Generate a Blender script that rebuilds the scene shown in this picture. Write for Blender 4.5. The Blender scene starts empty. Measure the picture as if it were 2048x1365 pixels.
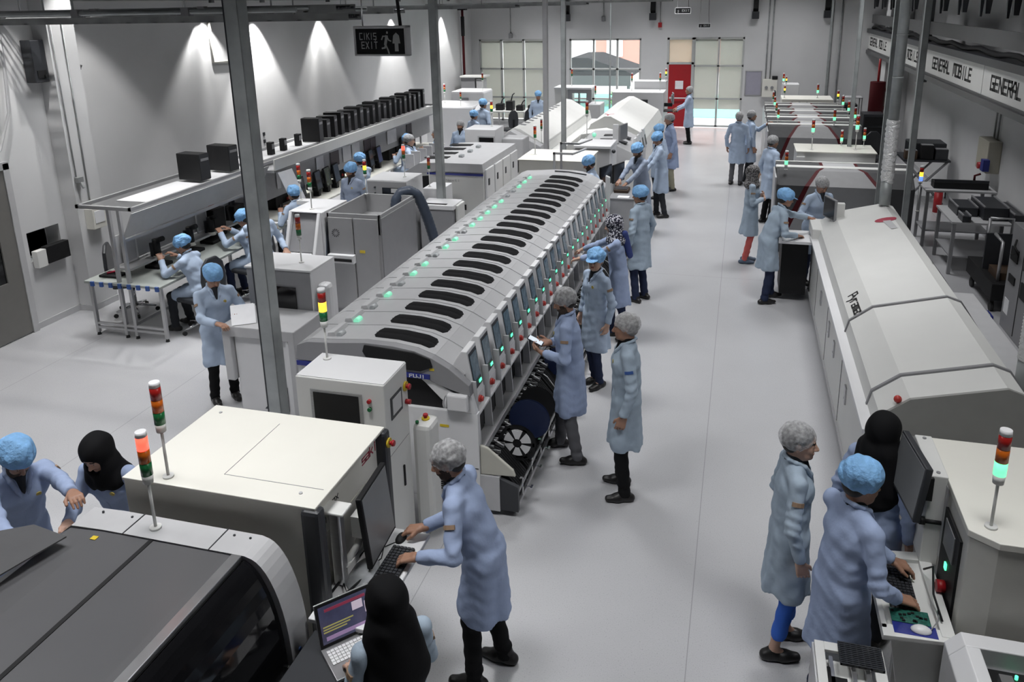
import bpy, bmesh, math, random
import numpy as np
from mathutils import Vector, Matrix, Euler
PI = math.pi
R = math.radians
random.seed(7)
SC = bpy.context.scene
COL = SC.collection

# ---------------------------------------------------------------- camera, world, light, exposure
cam_d = bpy.data.cameras.new('camera'); cam = bpy.data.objects.new('camera', cam_d); COL.objects.link(cam)
FPX = 1589.0
cam_d.sensor_width = 36.0; cam_d.lens = 36.0 * FPX / 2048.0
cam_d.shift_x = -13.0 / 2048.0; cam_d.shift_y = -237.5 / 2048.0
cam_d.clip_start = 0.1; cam_d.clip_end = 200
_pi, _ya, _ro = R(15.42), R(-15.75), R(-1.11)
_f = Vector((math.sin(_ya) * math.cos(_pi), math.cos(_ya) * math.cos(_pi), -math.sin(_pi)))
_r = Vector((math.cos(_ya), -math.sin(_ya), 0)); _u = _r.cross(_f)
_r2 = math.cos(_ro) * _r + math.sin(_ro) * _u; _u2 = -math.sin(_ro) * _r + math.cos(_ro) * _u
cam.matrix_world = Matrix(((_r2.x, _u2.x, -_f.x, 0), (_r2.y, _u2.y, -_f.y, 0), (_r2.z, _u2.z, -_f.z, 4.25), (0, 0, 0, 1)))
SC.camera = cam

SC.view_settings.view_transform = 'Standard'; SC.view_settings.look = 'None'
SC.view_settings.gamma = 1; SC.view_settings.use_curve_mapping = False
SC.view_settings.exposure = 0.14
SC.cycles.use_denoising = True; SC.cycles.use_adaptive_sampling = True; SC.cycles.adaptive_threshold = .015
SC.cycles.max_bounces = 6; SC.cycles.diffuse_bounces = 3; SC.cycles.glossy_bounces = 3
SC.cycles.transmission_bounces = 4; SC.cycles.transparent_max_bounces = 8
SC.cycles.caustics_reflective = False; SC.cycles.caustics_refractive = False
SC.cycles.sample_clamp_indirect = 4

W = bpy.data.worlds.new('world'); SC.world = W; W.use_nodes = True
W.node_tree.nodes['Background'].inputs[0].default_value = (0.95, 0.98, 1.0, 1)
W.node_tree.nodes['Background'].inputs[1].default_value = 3.6

def area_light(name, loc, rot, sx, sy, power, color=(1, 1, 1), spread=180):
    d = bpy.data.lights.new(name, 'AREA'); d.shape = 'RECTANGLE'; d.size = sx; d.size_y = sy
    d.energy = power; d.color = color; d.spread = R(spread)
    o = bpy.data.objects.new(name, d); o.location = loc; o.rotation_euler = rot; COL.objects.link(o); return o
def spot_light(name, loc, rot, power, angle, blend, color=(1, 1, 1), size=.05):
    d = bpy.data.lights.new(name, 'SPOT'); d.energy = power; d.spot_size = R(angle); d.spot_blend = blend
    d.color = color; d.shadow_soft_size = size
    o = bpy.data.objects.new(name, d); o.location = loc; o.rotation_euler = rot; COL.objects.link(o); return o
# pendant luminaires over the hall (their light; housings are built with the ceiling)
LUM = [(x, y) for x in (-6.6, -2.9, 1.2) for y in (3.5, 9.0, 14.5, 20.0, 25.0)]
for x, y in LUM:
    area_light('luminaire_light', (x, y, 6.05), (0, 0, 0), 1.5, 0.9, (58 if y < 5 else 70 if y < 12 else 84) * (1 if x < 0 else .9), (0.985, 0.99, 1.0), 102 if x < 0 else 116)
# wall washing spots under the left cable tray
for y, p, a in ((5.6, 170, 95), (7.6, 190, 90), (9.45, 200, 82), (12.75, 240, 84), (14.35, 520, 74), (17.0, 400, 74), (21.0, 560, 66), (24.9, 380, 64)):
    spot_light('wall_spot', (-9.22, y, 4.34) if y > 10 else (-8.45, y, 5.4), (0, R(-2), 0), p, a, .35, (1, .99, .97), .03)
# daylight entering through the glazed openings of the back wall
for _n, _x, _w, _h in (('window_portal', -4.63, 2.5, 3.0), ('door_portal', -1.27, 2.5, 3.0)):
    _o = area_light(_n, (_x, 27.75, 1.5), (R(-90), 0, 0), _w, _h, 1); _o.data.cycles.is_portal = True

# ---------------------------------------------------------------- materials
def mat(name, col, rough=.5, metal=0., noise=.0, nscale=8., bump=0., bscale=60., emit=None, estr=0., alpha=1., spec=.5, stretch=None, trans=0.):
    m = bpy.data.materials.new(name); m.use_nodes = True
    nt = m.node_tree; b = nt.nodes['Principled BSDF']
    b.inputs['Roughness'].default_value = rough; b.inputs['Metallic'].default_value = metal
    b.inputs['Specular IOR Level'].default_value = spec
    c = (*col, 1)
    tc = nt.nodes.new('ShaderNodeTexCoord')
    src = tc.outputs['Object']
    if stretch:
        mp = nt.nodes.new('ShaderNodeMapping'); mp.inputs['Scale'].default_value = stretch
        nt.links.new(src, mp.inputs[0]); src = mp.outputs[0]
    n = nt.nodes.new('ShaderNodeTexNoise'); n.inputs['Scale'].default_value = nscale; n.inputs['Detail'].default_value = 4
    nt.links.new(src, n.inputs['Vector'])
    k = noise if noise else .03
    rp = nt.nodes.new('ShaderNodeValToRGB')
    rp.color_ramp.elements[0].position = .3; rp.color_ramp.elements[1].position = .7
    rp.color_ramp.elements[0].color = (*[max(0, x * (1 - k)) for x in col], 1)
    rp.color_ramp.elements[1].color = (*[min(1, x * (1 + k)) for x in col], 1)
    nt.links.new(n.outputs['Fac'], rp.inputs[0]); nt.links.new(rp.outputs[0], b.inputs['Base Color'])
    if bump:
        n2 = nt.nodes.new('ShaderNodeTexNoise'); n2.inputs['Scale'].default_value = bscale; n2.inputs['Detail'].default_value = 3
        nt.links.new(src, n2.inputs['Vector'])
        bp = nt.nodes.new('ShaderNodeBump'); bp.inputs['Strength'].default_value = bump; bp.inputs['Distance'].default_value = .02
        nt.links.new(n2.outputs['Fac'], bp.inputs['Height']); nt.links.new(bp.outputs[0], b.inputs['Normal'])
    if emit:
        b.inputs['Emission Color'].default_value = (*emit, 1); b.inputs['Emission Strength'].default_value = estr
    if trans:
        tl = nt.nodes.new('ShaderNodeBsdfTranslucent'); tl.inputs[0].default_value = c; mxs = nt.nodes.new('ShaderNodeMixShader'); mxs.inputs[0].default_value = trans
        out = nt.nodes['Material Output']; nt.links.new(b.outputs[0], mxs.inputs[1]); nt.links.new(tl.outputs[0], mxs.inputs[2]); nt.links.new(mxs.outputs[0], out.inputs[0])
    if alpha < 1:
        b.inputs['Alpha'].default_value = alpha
    return m
M = {}
M['wall'] = mat('wall_paint', (.64, .64, .645), .75, noise=.03, nscale=1.5)
M['white'] = mat('white_enamel', (.72, .72, .73), .38, noise=.02, nscale=3)
M['offwhite'] = mat('offwhite_enamel', (.70, .70, .68), .42, noise=.02, nscale=3)
M['cream'] = mat('cream_enamel', (.78, .765, .70), .42, noise=.02, nscale=2)
M['lgrey'] = mat('light_grey_enamel', (.48, .48, .49), .42, noise=.03)
M['mgrey'] = mat('mid_grey_enamel', (.26, .26, .27), .42, noise=.03)
M['dgrey'] = mat('dark_grey_enamel', (.085, .085, .088), .45, noise=.04)
M['charcoal'] = mat('charcoal_plastic', (.03, .032, .037), .42, noise=.05)
M['black'] = mat('black_plastic', (.011, .011, .012), .6, noise=.1, spec=.3)
M['glassblk'] = mat('smoked_glass', (.006, .006, .007), .08, noise=.1)
M['roofgrey'] = mat('metallic_grey_sheet', (.125, .125, .13), .38, .25, noise=.03, nscale=2)
M['steel'] = mat('brushed_steel', (.55, .55, .56), .3, .85, noise=.06, stretch=(1, 1, 12))
M['chrome'] = mat('bright_metal', (.75, .75, .76), .15, 1.)
M['galv'] = mat('galvanised_steel', (.36, .38, .38), .5, .35, noise=.16, nscale=5)
M['galvd'] = mat('dull_galvanised_steel', (.34, .35, .35), .55, .3, noise=.2, nscale=5)
M['alu'] = mat('aluminium_profile', (.50, .50, .51), .38, .6, noise=.04)
M['foil'] = mat('crumpled_foil', (.92, .92, .92), .28, .4, bump=1., bscale=45)
M['navy'] = mat('navy_blue_enamel', (.02, .03, .22), .4)
M['blueink'] = mat('blue_print', (.04, .10, .32), .5)
M['maroon'] = mat('maroon_enamel', (.075, .008, .011), .65, spec=.2)
M['red'] = mat('red_enamel', (.36, .010, .015), .45)
M['redink'] = mat('red_print', (.36, .02, .05), .5)
M['blackink'] = mat('black_print', (.02, .02, .02), .6)
M['whiteink'] = mat('white_print', (.75, .75, .75), .6)
M['yellow'] = mat('yellow_plastic', (.65, .48, .03), .45)
M['paper'] = mat('white_paper', (.82, .82, .84), .7)
M['rubber'] = mat('black_rubber', (.02, .02, .02), .7)
M['hose'] = mat('blue_grey_hose', (.05, .065, .095), .4, noise=.1)
M['pcb'] = mat('green_board', (.02, .12, .09), .4, noise=.6, nscale=60)
M['brown'] = mat('dark_brown', (.06, .035, .02), .6)
def lens(name, col, lit):
    return mat(name, col, .25, emit=col if lit else None, estr=lit)
M['red_off'] = lens('red_lens', (.30, .012, .01), .0); M['amb_off'] = lens('amber_lens', (.50, .11, .008), 0.); M['grn_off'] = lens('green_lens', (.01, .13, .04), 0.)
M['red_on'] = lens('lit_red_lens', (1., .10, .06), 1.6); M['amb_on'] = lens('lit_amber_lens', (1., .50, .04), 1.8)
M['grn_on'] = lens('lit_green_lens', (.16, 1., .40), 1.35); M['blu_on'] = lens('lit_blue_lens', (.1, .22, .9), 1.5)
M['grn_lamp'] = mat('lit_green_dome', (.38, .80, .60), .25, emit=(.22, .95, .58), estr=.42)
M['clr_lamp'] = mat('clear_dome', (.42, .44, .45), .15, noise=.2, nscale=60)
M['led'] = mat('green_led', (.1, .9, .4), .3, emit=(.1, 1, .45), estr=1.6)
M['desk'] = mat('grey_worktop', (.34, .36, .34), .5)
M['blind'] = mat('beige_roller_blind', (.64, .62, .57), .8, noise=.03, alpha=.9, trans=.34)
M['warmpanel'] = mat('warm_translucent_panel', (.80, .68, .58), .7, trans=.45)
M['outwhite'] = mat('exterior_white', (.85, .85, .85), .7)
M['pinkwall'] = mat('pink_render', (.48, .24, .19), .8)
M['cabgrey'] = mat('cabinet_grey_enamel', (.33, .33, .335), .5, noise=.02)
M['turq'] = mat('turquoise_court', (.16, .62, .52), .6)
M['leaf'] = mat('leaf_green', (.10, .30, .06), .6, noise=.5, nscale=5)

def floor_material():
    m = bpy.data.materials.new('grey_vinyl_floor'); m.use_nodes = True; nt = m.node_tree; b = nt.nodes['Principled BSDF']
    b.inputs['Roughness'].default_value = .27; b.inputs['Specular IOR Level'].default_value = .5
    tc = nt.nodes.new('ShaderNodeTexCoord')
    n = nt.nodes.new('ShaderNodeTexNoise'); n.inputs['Scale'].default_value = 120; n.inputs['Detail'].default_value = 2
    n2 = nt.nodes.new('ShaderNodeTexNoise'); n2.inputs['Scale'].default_value = .8; n2.inputs['Detail'].default_value = 4
    nt.links.new(tc.outputs['Object'], n.inputs['Vector']); nt.links.new(tc.outputs['Object'], n2.inputs['Vector'])
    rp = nt.nodes.new('ShaderNodeValToRGB'); e = rp.color_ramp.elements
    e[0].position = .27; e[0].color = (.30, .30, .31, 1); e[1].position = .36; e[1].color = (.47, .47, .485, 1)
    e3 = rp.color_ramp.elements.new(.72); e3.color = (.50, .50, .515, 1)
    nt.links.new(n.outputs['Fac'], rp.inputs[0])
    mx = nt.nodes.new('ShaderNodeMixRGB'); mx.blend_type = 'MULTIPLY'; mx.inputs[0].default_value = 1
    r2 = nt.nodes.new('ShaderNodeValToRGB'); r2.color_ramp.elements[0].position = .35; r2.color_ramp.elements[0].color = (.93, .93, .93, 1); r2.color_ramp.elements[1].position = .65
    nt.links.new(n2.outputs['Fac'], r2.inputs[0]); nt.links.new(rp.outputs[0], mx.inputs[1]); nt.links.new(r2.outputs[0], mx.inputs[2])
    # welded sheet joints every 2 m across, and cross joints
    sep = nt.nodes.new('ShaderNodeSeparateXYZ'); nt.links.new(tc.outputs['Object'], sep.inputs[0])
    def line(sock, off, per, w):
        a = nt.nodes.new('ShaderNodeMath'); a.operation = 'ADD'; a.inputs[1].default_value = off; nt.links.new(sock, a.inputs[0])
        p = nt.nodes.new('ShaderNodeMath'); p.operation = 'PINGPONG'; p.inputs[1].default_value = per / 2; nt.links.new(a.outputs[0], p.inputs[0])
        l = nt.nodes.new('ShaderNodeMath'); l.operation = 'LESS_THAN'; l.inputs[1].default_value = w; nt.links.new(p.outputs[0], l.inputs[0]); return l.outputs[0]
    ad = nt.nodes.new('ShaderNodeMath'); ad.operation = 'MAXIMUM'
    nt.links.new(line(sep.outputs[0], .15, 2.0, .0035), ad.inputs[0]); nt.links.new(line(sep.outputs[1], 1.7, 14., .003), ad.inputs[1])
    mx2 = nt.nodes.new('ShaderNodeMixRGB'); mx2.inputs[2].default_value = (.23, .23, .235, 1)
    sc = nt.nodes.new('ShaderNodeMath'); sc.operation = 'MULTIPLY'; sc.inputs[1].default_value = .6; nt.links.new(ad.outputs[0], sc.inputs[0])
    nt.links.new(sc.outputs[0], mx2.inputs[0]); nt.links.new(mx.outputs[0], mx2.inputs[1]); nt.links.new(mx2.outputs[0], b.inputs['Base Color'])
    return m
M['floor'] = floor_material()

# ---------------------------------------------------------------- mesh builder
class MB:
    def __init__(s): s.v = []; s.f = []; s.mi = []; s.sm = []
    def add(s, vs, fs, mi=0, smooth=False):
        o = len(s.v); s.v += [tuple(v) for v in vs]
        for f in fs: s.f.append(tuple(i + o for i in f)); s.mi.append(mi); s.sm.append(smooth)
        return s
    def box(s, x0, x1, y0, y1, z0, z1, mi=0):
        return s.add([(x0, y0, z0), (x1, y0, z0), (x1, y1, z0), (x0, y1, z0), (x0, y0, z1), (x1, y0, z1), (x1, y1, z1), (x0, y1, z1)],
                     [(0, 3, 2, 1), (4, 5, 6, 7), (0, 1, 5, 4), (1, 2, 6, 5), (2, 3, 7, 6), (3, 0, 4, 7)], mi)
    def cbox(s, cx, cy, cz, sx, sy, sz, mi=0): return s.box(cx - sx / 2, cx + sx / 2, cy - sy / 2, cy + sy / 2, cz - sz / 2, cz + sz / 2, mi)
    def prism(s, poly, axis, a0, a1, mi=0, mats=None, smooth=False):
        """poly in the plane normal to axis: x -> (y,z), y -> (x,z), z -> (x,y)"""
        n = len(poly)
        def P(p, a): return (a, p[0], p[1]) if axis == 'x' else (p[0], a, p[1]) if axis == 'y' else (p[0], p[1], a)
        vs = [P(p, a0) for p in poly] + [P(p, a1) for p in poly]
        o = len(s.v); s.v += vs
        A = sum(poly[i][0] * poly[(i + 1) % n][1] - poly[(i + 1) % n][0] * poly[i][1] for i in range(n))
        flip = (A > 0) ^ (axis == 'y')
        a = tuple(range(n)); b = tuple(range(n, 2 * n))
        caps = [(a[::-1], b)] if flip else [(a, b[::-1])]
        for c in caps[0]: s.f.append(tuple(i + o for i in c)); s.mi.append(mi); s.sm.append(False)
        for i in range(n):
            j = (i + 1) % n; q = (i, j, j + n, i + n)
            if not flip: q = q[::-1]
            s.f.append(tuple(k + o for k in q)); s.mi.append(mats[i] if mats else mi); s.sm.append(smooth)
        return s
    def cyl(s, p0, p1, r0, r1=None, seg=12, mi=0, cap=True):
        r1 = r0 if r1 is None else r1
        return s.tube([p0, p1], [r0, r1], seg, mi, cap)
    def tube(s, pts, r, seg=8, mi=0, cap=True):
        pts = [Vector(p) for p in pts]; n = len(pts); rs = r if isinstance(r, (list, tuple)) else [r] * n
        up = None; rings = []
        for i, p in enumerate(pts):
            d = (pts[min(i + 1, n - 1)] - pts[max(i - 1, 0)]).normalized()
            if up is None: up = Vector((0, 0, 1)) if abs(d.z) < .9 else Vector((0, 1, 0))
            x = d.cross(up).normalized(); up = x.cross(d).normalized()
            rings.append([p + (x * math.cos(2 * PI * k / seg) + up * math.sin(2 * PI * k / seg)) * rs[i] for k in range(seg)])
        o = len(s.v)
        for rg in rings: s.v += [tuple(v) for v in rg]
        for i in range(n - 1):
            for k in range(seg):
                k2 = (k + 1) % seg; s.f.append((o + i * seg + k, o + i * seg + k2, o + (i + 1) * seg + k2, o + (i + 1) * seg + k)); s.mi.append(mi); s.sm.append(seg > 4)
        if cap:
            s.f.append(tuple(o + k for k in range(seg))[::-1]); s.mi.append(mi); s.sm.append(False)
            s.f.append(tuple(o + (n - 1) * seg + k for k in range(seg))); s.mi.append(mi); s.sm.append(False)
        return s
    def sphere(s, c, rx, ry=None, rz=None, seg=14, rings=8, mi=0, zmin=-1.):
        ry = ry or rx; rz = rz or rx; vs = []; fs = []
        th0 = math.asin(zmin)
        for i in range(rings + 1):
            t = th0 + (PI / 2 - th0) * i / rings
            for k in range(seg):
                a = 2 * PI * k / seg
                vs.append((c[0] + rx * math.cos(t) * math.cos(a), c[1] + ry * math.cos(t) * math.sin(a), c[2] + rz * math.sin(t)))
        for i in range(rings):
            for k in range(seg):
                k2 = (k + 1) % seg; fs.append((i * seg + k, i * seg + k2, (i + 1) * seg + k2, (i + 1) * seg + k))
        fs.append(tuple(range(seg))[::-1])
        return s.add(vs, fs, mi, True)
    def xf(s, mtx, start=0):
        for i in range(start, len(s.v)): s.v[i] = tuple(mtx @ Vector(s.v[i]))
        return s
def obj(name, mb, mats, parent=None, org=(0, 0, 0), bev=0., label=None, solid=0.):
    """one mesh object; vertices are given in the frame whose origin the parent sits at, shifted by org"""
    me = bpy.data.meshes.new(name)
    me.from_pydata([(v[0] - org[0], v[1] - org[1], v[2] - org[2]) for v in mb.v], [], mb.f)
    for m in (mats if isinstance(mats, (list, tuple)) else [mats]): me.materials.append(M[m] if isinstance(m, str) else m)
    me.polygons.foreach_set('material_index', mb.mi); me.polygons.foreach_set('use_smooth', mb.sm)
    me.update()
    o = bpy.data.objects.new(name, me); COL.objects.link(o)
    if parent: o.parent = parent
    if bev:
        b = o.modifiers.new('bevel', 'BEVEL'); b.width = bev; b.segments = 2; b.limit_method = 'ANGLE'; b.angle_limit = R(40)
    if label: o['label'] = label
    return o
def tag(o, label, cat, group=None, kind=None):
    o['label'] = label; o['category'] = cat
    if group: o['group'] = group
    if kind: o['kind'] = kind
    return o
def struct(name, mb, mats, label=None, bev=0.):
    o = obj(name, mb, mats, bev=bev); o['kind'] = 'structure'
    if label: o['label'] = label
    return o
def copy_tree(o, parent=None):
    c = o.copy(); COL.objects.link(c); c.parent = parent
    for ch in list(o.children): copy_tree(ch, c)
    return c
class Thing:
    """an Empty at the base of a thing; parts are given in world (or thing) coordinates"""
    def __init__(s, name, label, cat, loc, group=None, local=False, rotz=0.):
        s.e = bpy.data.objects.new(name, None); COL.objects.link(s.e); s.e.empty_display_size = .1
        s.e.location = loc; s.e.rotation_euler = (0, 0, rotz)
        tag(s.e, label, cat, group); s.org = (0, 0, 0) if local else tuple(loc)
    def part(s, name, mb, mats, parent=None, bev=0., label=None):
        return obj(name, mb, mats, parent or s.e, s.org, bev, label)

# letters drawn as strokes on a 4 x 6 grid
GL = {'A': ['0 0,0 4,1.2 6,2.8 6,4 4,4 0', '0 2.6,4 2.6'], 'B': ['0 0,0 6,3 6,3.6 5,3.2 3.2,0 3.2', '3.2 3.2,4 2,3.4 0,0 0'], 'C': ['4 6,0 6,0 0,4 0'],
      'E': ['4 6,0 6,0 0,4 0', '0 3,3.4 3'], 'F': ['4 6,0 6,0 0', '0 3,3.2 3'], 'G': ['4 6,0 6,0 0,4 0,4 2.8,2.2 2.8'], 'I': ['2 0,2 6'],
      'J': ['4 6,4 0,1 0,0 1.4'], 'K': ['0 0,0 6', '4 6,0 2.8', '1.2 3.6,4 0'], 'L': ['0 6,0 0,4 0'], 'M': ['0 0,0 6,4 6,4 0', '2 6,2 1.5'],
      'N': ['0 0,0 6,4 0,4 6'], 'O': ['0 0,0 6,4 6,4 0,0 0'], 'P': ['0 0,0 6,4 6,4 2.8,0 2.8'], 'R': ['0 0,0 6,4 6,4 3,0 3', '2 3,4 0'],
      'S': ['4 6,0 6,0 3,4 3,4 0,0 0'], 'T': ['2 0,2 6', '0 6,4 6'], 'U': ['0 6,0 0,4 0,4 6'], 'X': ['0 0,4 6', '0 6,4 0'], 'Y': ['0 6,2 3,4 6', '2 3,2 0'],
      's': ['4 4,0 4,0 2,4 2,4 0,0 0'], 'a': ['0 4,4 4,4 0,0 0,0 2,4 2'], 'k': ['0 0,0 6', '4 4,0 1.6', '1.5 2.4,4 0'], 'i': ['2 0,2 4', '2 5.2,2 6'],
      'y': ['0 4,2 0', '4 4,1 -2'], 'r': ['0 0,0 4,3 4'], 'm': ['0 0,0 4,4 4,4 0', '2 4,2 0'], 'x': ['0 0,4 4', '0 4,4 0'], 'h': ['0 0,0 6', '0 4,4 4,4 0'],
      'e': ['4 0,0 0,0 4,4 4,4 2,0 2'], 'l': ['2 0,2 6'], 'c': ['4 4,0 4,0 0,4 0'], 'o': ['0 0,0 4,4 4,4 0,0 0'], 'n': ['0 0,0 4,4 4,4 0'], 't': ['1.5 6,1.5 0,4 0', '0 4,4 4'],
      ' ': [], ',': ['1 -1,2 0'], '.': ['2 0,2 .6']}
def letters(mb, text, origin, right, up, h, bold=.9, gap=1.5, mi=0, wid=1.):
    """flat stroke lettering, 1.2 mm thick, standing on the surface right x up"""
    o = Vector(origin); rt = Vector(right).normalized(); u = Vector(up).normalized(); n = rt.cross(u)
    k = h / 6.; x = 0.
    for ch in text:
        for st in GL.get(ch, []):
            pts = [tuple(float(c) for c in p.split()) for p in st.split(',')]
            for (ax, ay), (bx, by) in zip(pts, pts[1:]):
                d = Vector((bx - ax, by - ay)); L = d.length; d /= L; w = bold * .5; e = w
                q = Vector((-d.y, d.x))
                cs = [(ax - d.x * e + q.x * w, ay - d.y * e + q.y * w), (bx + d.x * e + q.x * w, by + d.y * e + q.y * w), (bx + d.x * e - q.x * w, by + d.y * e - q.y * w), (ax - d.x * e - q.x * w, ay - d.y * e - q.y * w)]
                lo = [o + rt * ((x + c[0]) * k * wid) + u * (c[1] * k) for c in cs]; hi = [p + n * .0015 for p in lo]
                mb.add(lo + hi, [(3, 2, 1, 0)[::-1], (4, 5, 6, 7)[::-1], (0, 4, 5, 1), (1, 5, 6, 2), (2, 6, 7, 3), (3, 7, 4, 0)], mi)
        x += 4 + gap
    return x * k * wid
# ================================================================ the hall
XL, XR, YB, ZC = -9.5, 4.4, 27.85, 6.9
mb = MB(); mb.box(XL - .3, XR + .3, -3, YB + .2, -.1, 0); struct('floor', mb, 'floor', 'pale grey speckled vinyl floor with thin seams')
mb = MB(); mb.box(XL - .3, XR + .3, -3, YB + .3, ZC, ZC + .1); struct('ceiling', mb, 'dgrey')
# left wall: recessed fuse niche near the camera, door, then the long wall
mb = MB()
# near part (x = -9.25) with a rectangular niche y 8.18..8.72, z .95..1.38
for y0, y1, z0, z1 in ((-3, 8.18, 0, ZC), (8.72, 8.85, 0, ZC), (8.18, 8.72, 0, .95), (8.18, 8.72, 1.36, ZC)):
    mb.box(-9.55, -9.25, y0, y1, z0, z1)
mb.box(-9.56, -9.5, 8.1, 8.8, .9, 1.4)
mb.box(-9.75, XL, 8.85, YB + .2, 0, ZC)
struct('wall_left', mb, 'wall')
mb = MB(); mb.box(XL - .05, -9.0, 8.85, 9.32, 0, ZC); struct('wall_left_pilaster', mb, 'wall', 'white pilaster standing proud of the left wall')
mb = MB(); mb.box(-9.25, -9.235, -3, 8.85, 0, .09); mb.box(-9.25, -8.985, 8.835, 8.85, 0, .09); mb.box(-9.0, -8.985, 8.85, 9.32, 0, .09); mb.box(XL, XL + .015, 9.32, YB, 0, .09)
struct('baseboard_left', mb, 'lgrey')
mb = MB(); mb.box(XR - .015, XR, -3, YB, 0, .09); struct('baseboard_right', mb, 'lgrey')
mb = MB(); mb.box(XR, XR + .3, -3, YB + .2, 0, ZC); struct('wall_right', mb, 'wall')
mb = MB(); mb.box(3.45, XR + .05, 27.2, YB + .1, 0, ZC); struct('wall_right_pilaster', mb, 'wall')
mb = MB(); mb.box(3.8, XR + .05, 24.2, 24.9, 0, ZC); struct('wall_right_pier', mb, 'wall')
mb = MB(); mb.box(XL - .3, XR + .3, -3.2, -3, 0, ZC); struct('wall_front', mb, 'wall')
# back wall with three openings
mb = MB()
ops = [(-9.2, -6.75, .12, 3.02), (-5.88, -3.38, .12, 3.02), (-2.5, .02, .0, 3.04)]
xs = XL - .3
for a, b, z0, z1 in ops:
    mb.box(xs, a, YB, YB + .3, 0, ZC); mb.box(a, b, YB, YB + .3, z1, ZC)
    if z0 > 0: mb.box(a, b, YB, YB + .3, 0, z0)
    xs = b
mb.box(xs, XR + .3, YB, YB + .3, 0, ZC)
struct('wall_back', mb, 'wall')
mb = MB()
for a, b in ((XL, -2.5), (.05, XR)): mb.box(a, b, YB - .015, YB, 0, .09)
struct('baseboard_back', mb, 'lgrey')

M['pane'] = mat('window_glass', (.9, .95, .95), .02, alpha=.10)
M['frame'] = mat('white_window_frame', (.50, .51, .50), .5)
def glazing(n, a, b, z0, z1, cols, rows, blind):
    w = MB()
    w.box(a, a + .06, YB + .02, YB + .1, z0, z1); w.box(b - .06, b, YB + .02, YB + .1, z0, z1)
    w.box(a, b, YB + .02, YB + .1, z0, z0 + .06); w.box(a, b, YB + .02, YB + .1, z1 - .06, z1)
    for c in cols: w.box(c - .035, c + .035, YB + .02, YB + .1, z0, z1)
    for r in rows: w.box(a, b, YB + .02, YB + .1, r - .03, r + .03)
    f = struct(n, w, 'frame')
    g = MB(); g.box(a + .03, b - .03, YB + .055, YB + .062, z0 + .03, z1 - .03); obj('glass', g, 'pane', f)
    for (x0, x1, zb) in blind:
        q = MB(); q.box(x0, x1, YB + .11, YB + .116, zb, z1 - .05); q.cyl((x0, YB + .12, z1 - .1), (x1, YB + .12, z1 - .1), .03); obj('roller_blind', q, 'blind', f)
    return f
glazing('window_1', -9.2, -6.75, .12, 3.02, (-8.38, -7.56), (1.98, .97), [(-9.15, -8.42, .2), (-8.34, -7.6, .2), (-7.52, -6.8, .2)])
glazing('window_2', -5.88, -3.38, .12, 3.02, (-5.03, -4.2), (1.98, .95), [])
d = glazing('door_1', -1.62, .02, .04, 3.04, (-.8,), (2.1, 1.0), [(-1.56, -.84, .64), (-.76, -.04, .64)])
mb = MB(); mb.box(-1.68, -1.6, YB, YB + .12, 0, 3.04); mb.box(-2.5, -2.43, YB, YB + .12, 0, 3.04); mb.box(-2.5, -1.6, YB, YB + .12, 2.15, 2.22); mb.box(-2.5, -1.6, YB, YB + .12, 2.97, 3.04)
f = struct('door_2', mb, 'frame')
mb = MB(); mb.box(-2.43, -1.66, YB + .01, YB + .07, .03, 2.15); obj('door_leaf', mb, 'red', f, label='bright red metal fire door leaf')
mb = MB(); mb.box(-2.2, -1.93, YB - .004, YB + .01, 1.32, 1.6); obj('notice', mb, 'paper', f)
mb = MB(); mb.cyl((-2.38, YB - .07, 1.02), (-1.7, YB - .07, 1.02), .022); mb.box(-2.38, -2.32, YB - .08, YB + .01, .99, 1.05); mb.box(-1.76, -1.7, YB - .08, YB + .01, .99, 1.05); obj('panic_bar', mb, 'white', f)
mb = MB(); mb.box(-2.43, -1.66, YB + .05, YB + .056, 2.22, 2.97); obj('glass', mb, 'pane', f)
mb = MB(); mb.box(-2.43, -1.66, YB + .08, YB + .085, 2.22, 2.97); obj('translucent_panel', mb, 'warmpanel', f)
# grey double door with dark window at the left edge
mb = MB(); mb.box(-9.26, -9.2, 6.0, 6.07, 0, 2.3); mb.box(-9.26, -9.2, 7.98, 8.07, 0, 2.36); mb.box(-9.26, -9.2, 6.0, 8.07, 2.28, 2.38)
f = struct('door_3', mb, 'lgrey')
mb = MB()
for y0, y1, z0, z1 in ((6.07, 7.98, .02, .8), (6.07, 7.98, 1.95, 2.28), (6.07, 6.3, .8, 1.95), (7.75, 7.98, .8, 1.95)): mb.box(-9.255, -9.215, y0, y1, z0, z1)
obj('door_leaf', mb, mat('grey_door_paint', (.17, .165, .155), .5), f, label='taupe grey lower door leaf')
mb = MB(); mb.box(-9.25, -9.235, 6.3, 7.75, .8, 1.95); obj('window_pane', mb, 'glassblk', f)
# exterior seen through the openings
mb = MB(); mb.box(-25, 20, 28.3, 60, -.12, -.02); struct('ground_outside', mb, 'outwhite')
mb = MB(); mb.box(-12, 8, 30.5, 38, -.02, .0); struct('ground_court', mb, 'turq', 'turquoise court surface outside the windows')
T = Thing('house', 'pink rendered house seen through the middle window', 'building', (-4, 52, 0))
mb = MB(); mb.box(-8.9, 4, 50, 56, 0, 6.2); T.part('wall', mb, 'pinkwall')
for k in range(5):
    mb = MB(); x = -8.2 + k * 2.3; mb.box(x, x + 1.0, 49.92, 50.0, 1.0, 2.6); mb.box(x, x + 1., 49.9, 49.92, .95, 1.0); T.part('window', mb, 'outwhite')
mb = MB(); mb.prism([(49.6, 6.2), (56.4, 6.2), (53, 7.6)], 'x', -9.2, 4.5); T.part('roof', mb, 'maroon')
T = Thing('tree', 'pale green tree left of the pink house outside', 'tree', (-11.6, 50, 0)); mb = MB(); rr = random.Random(9)
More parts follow.
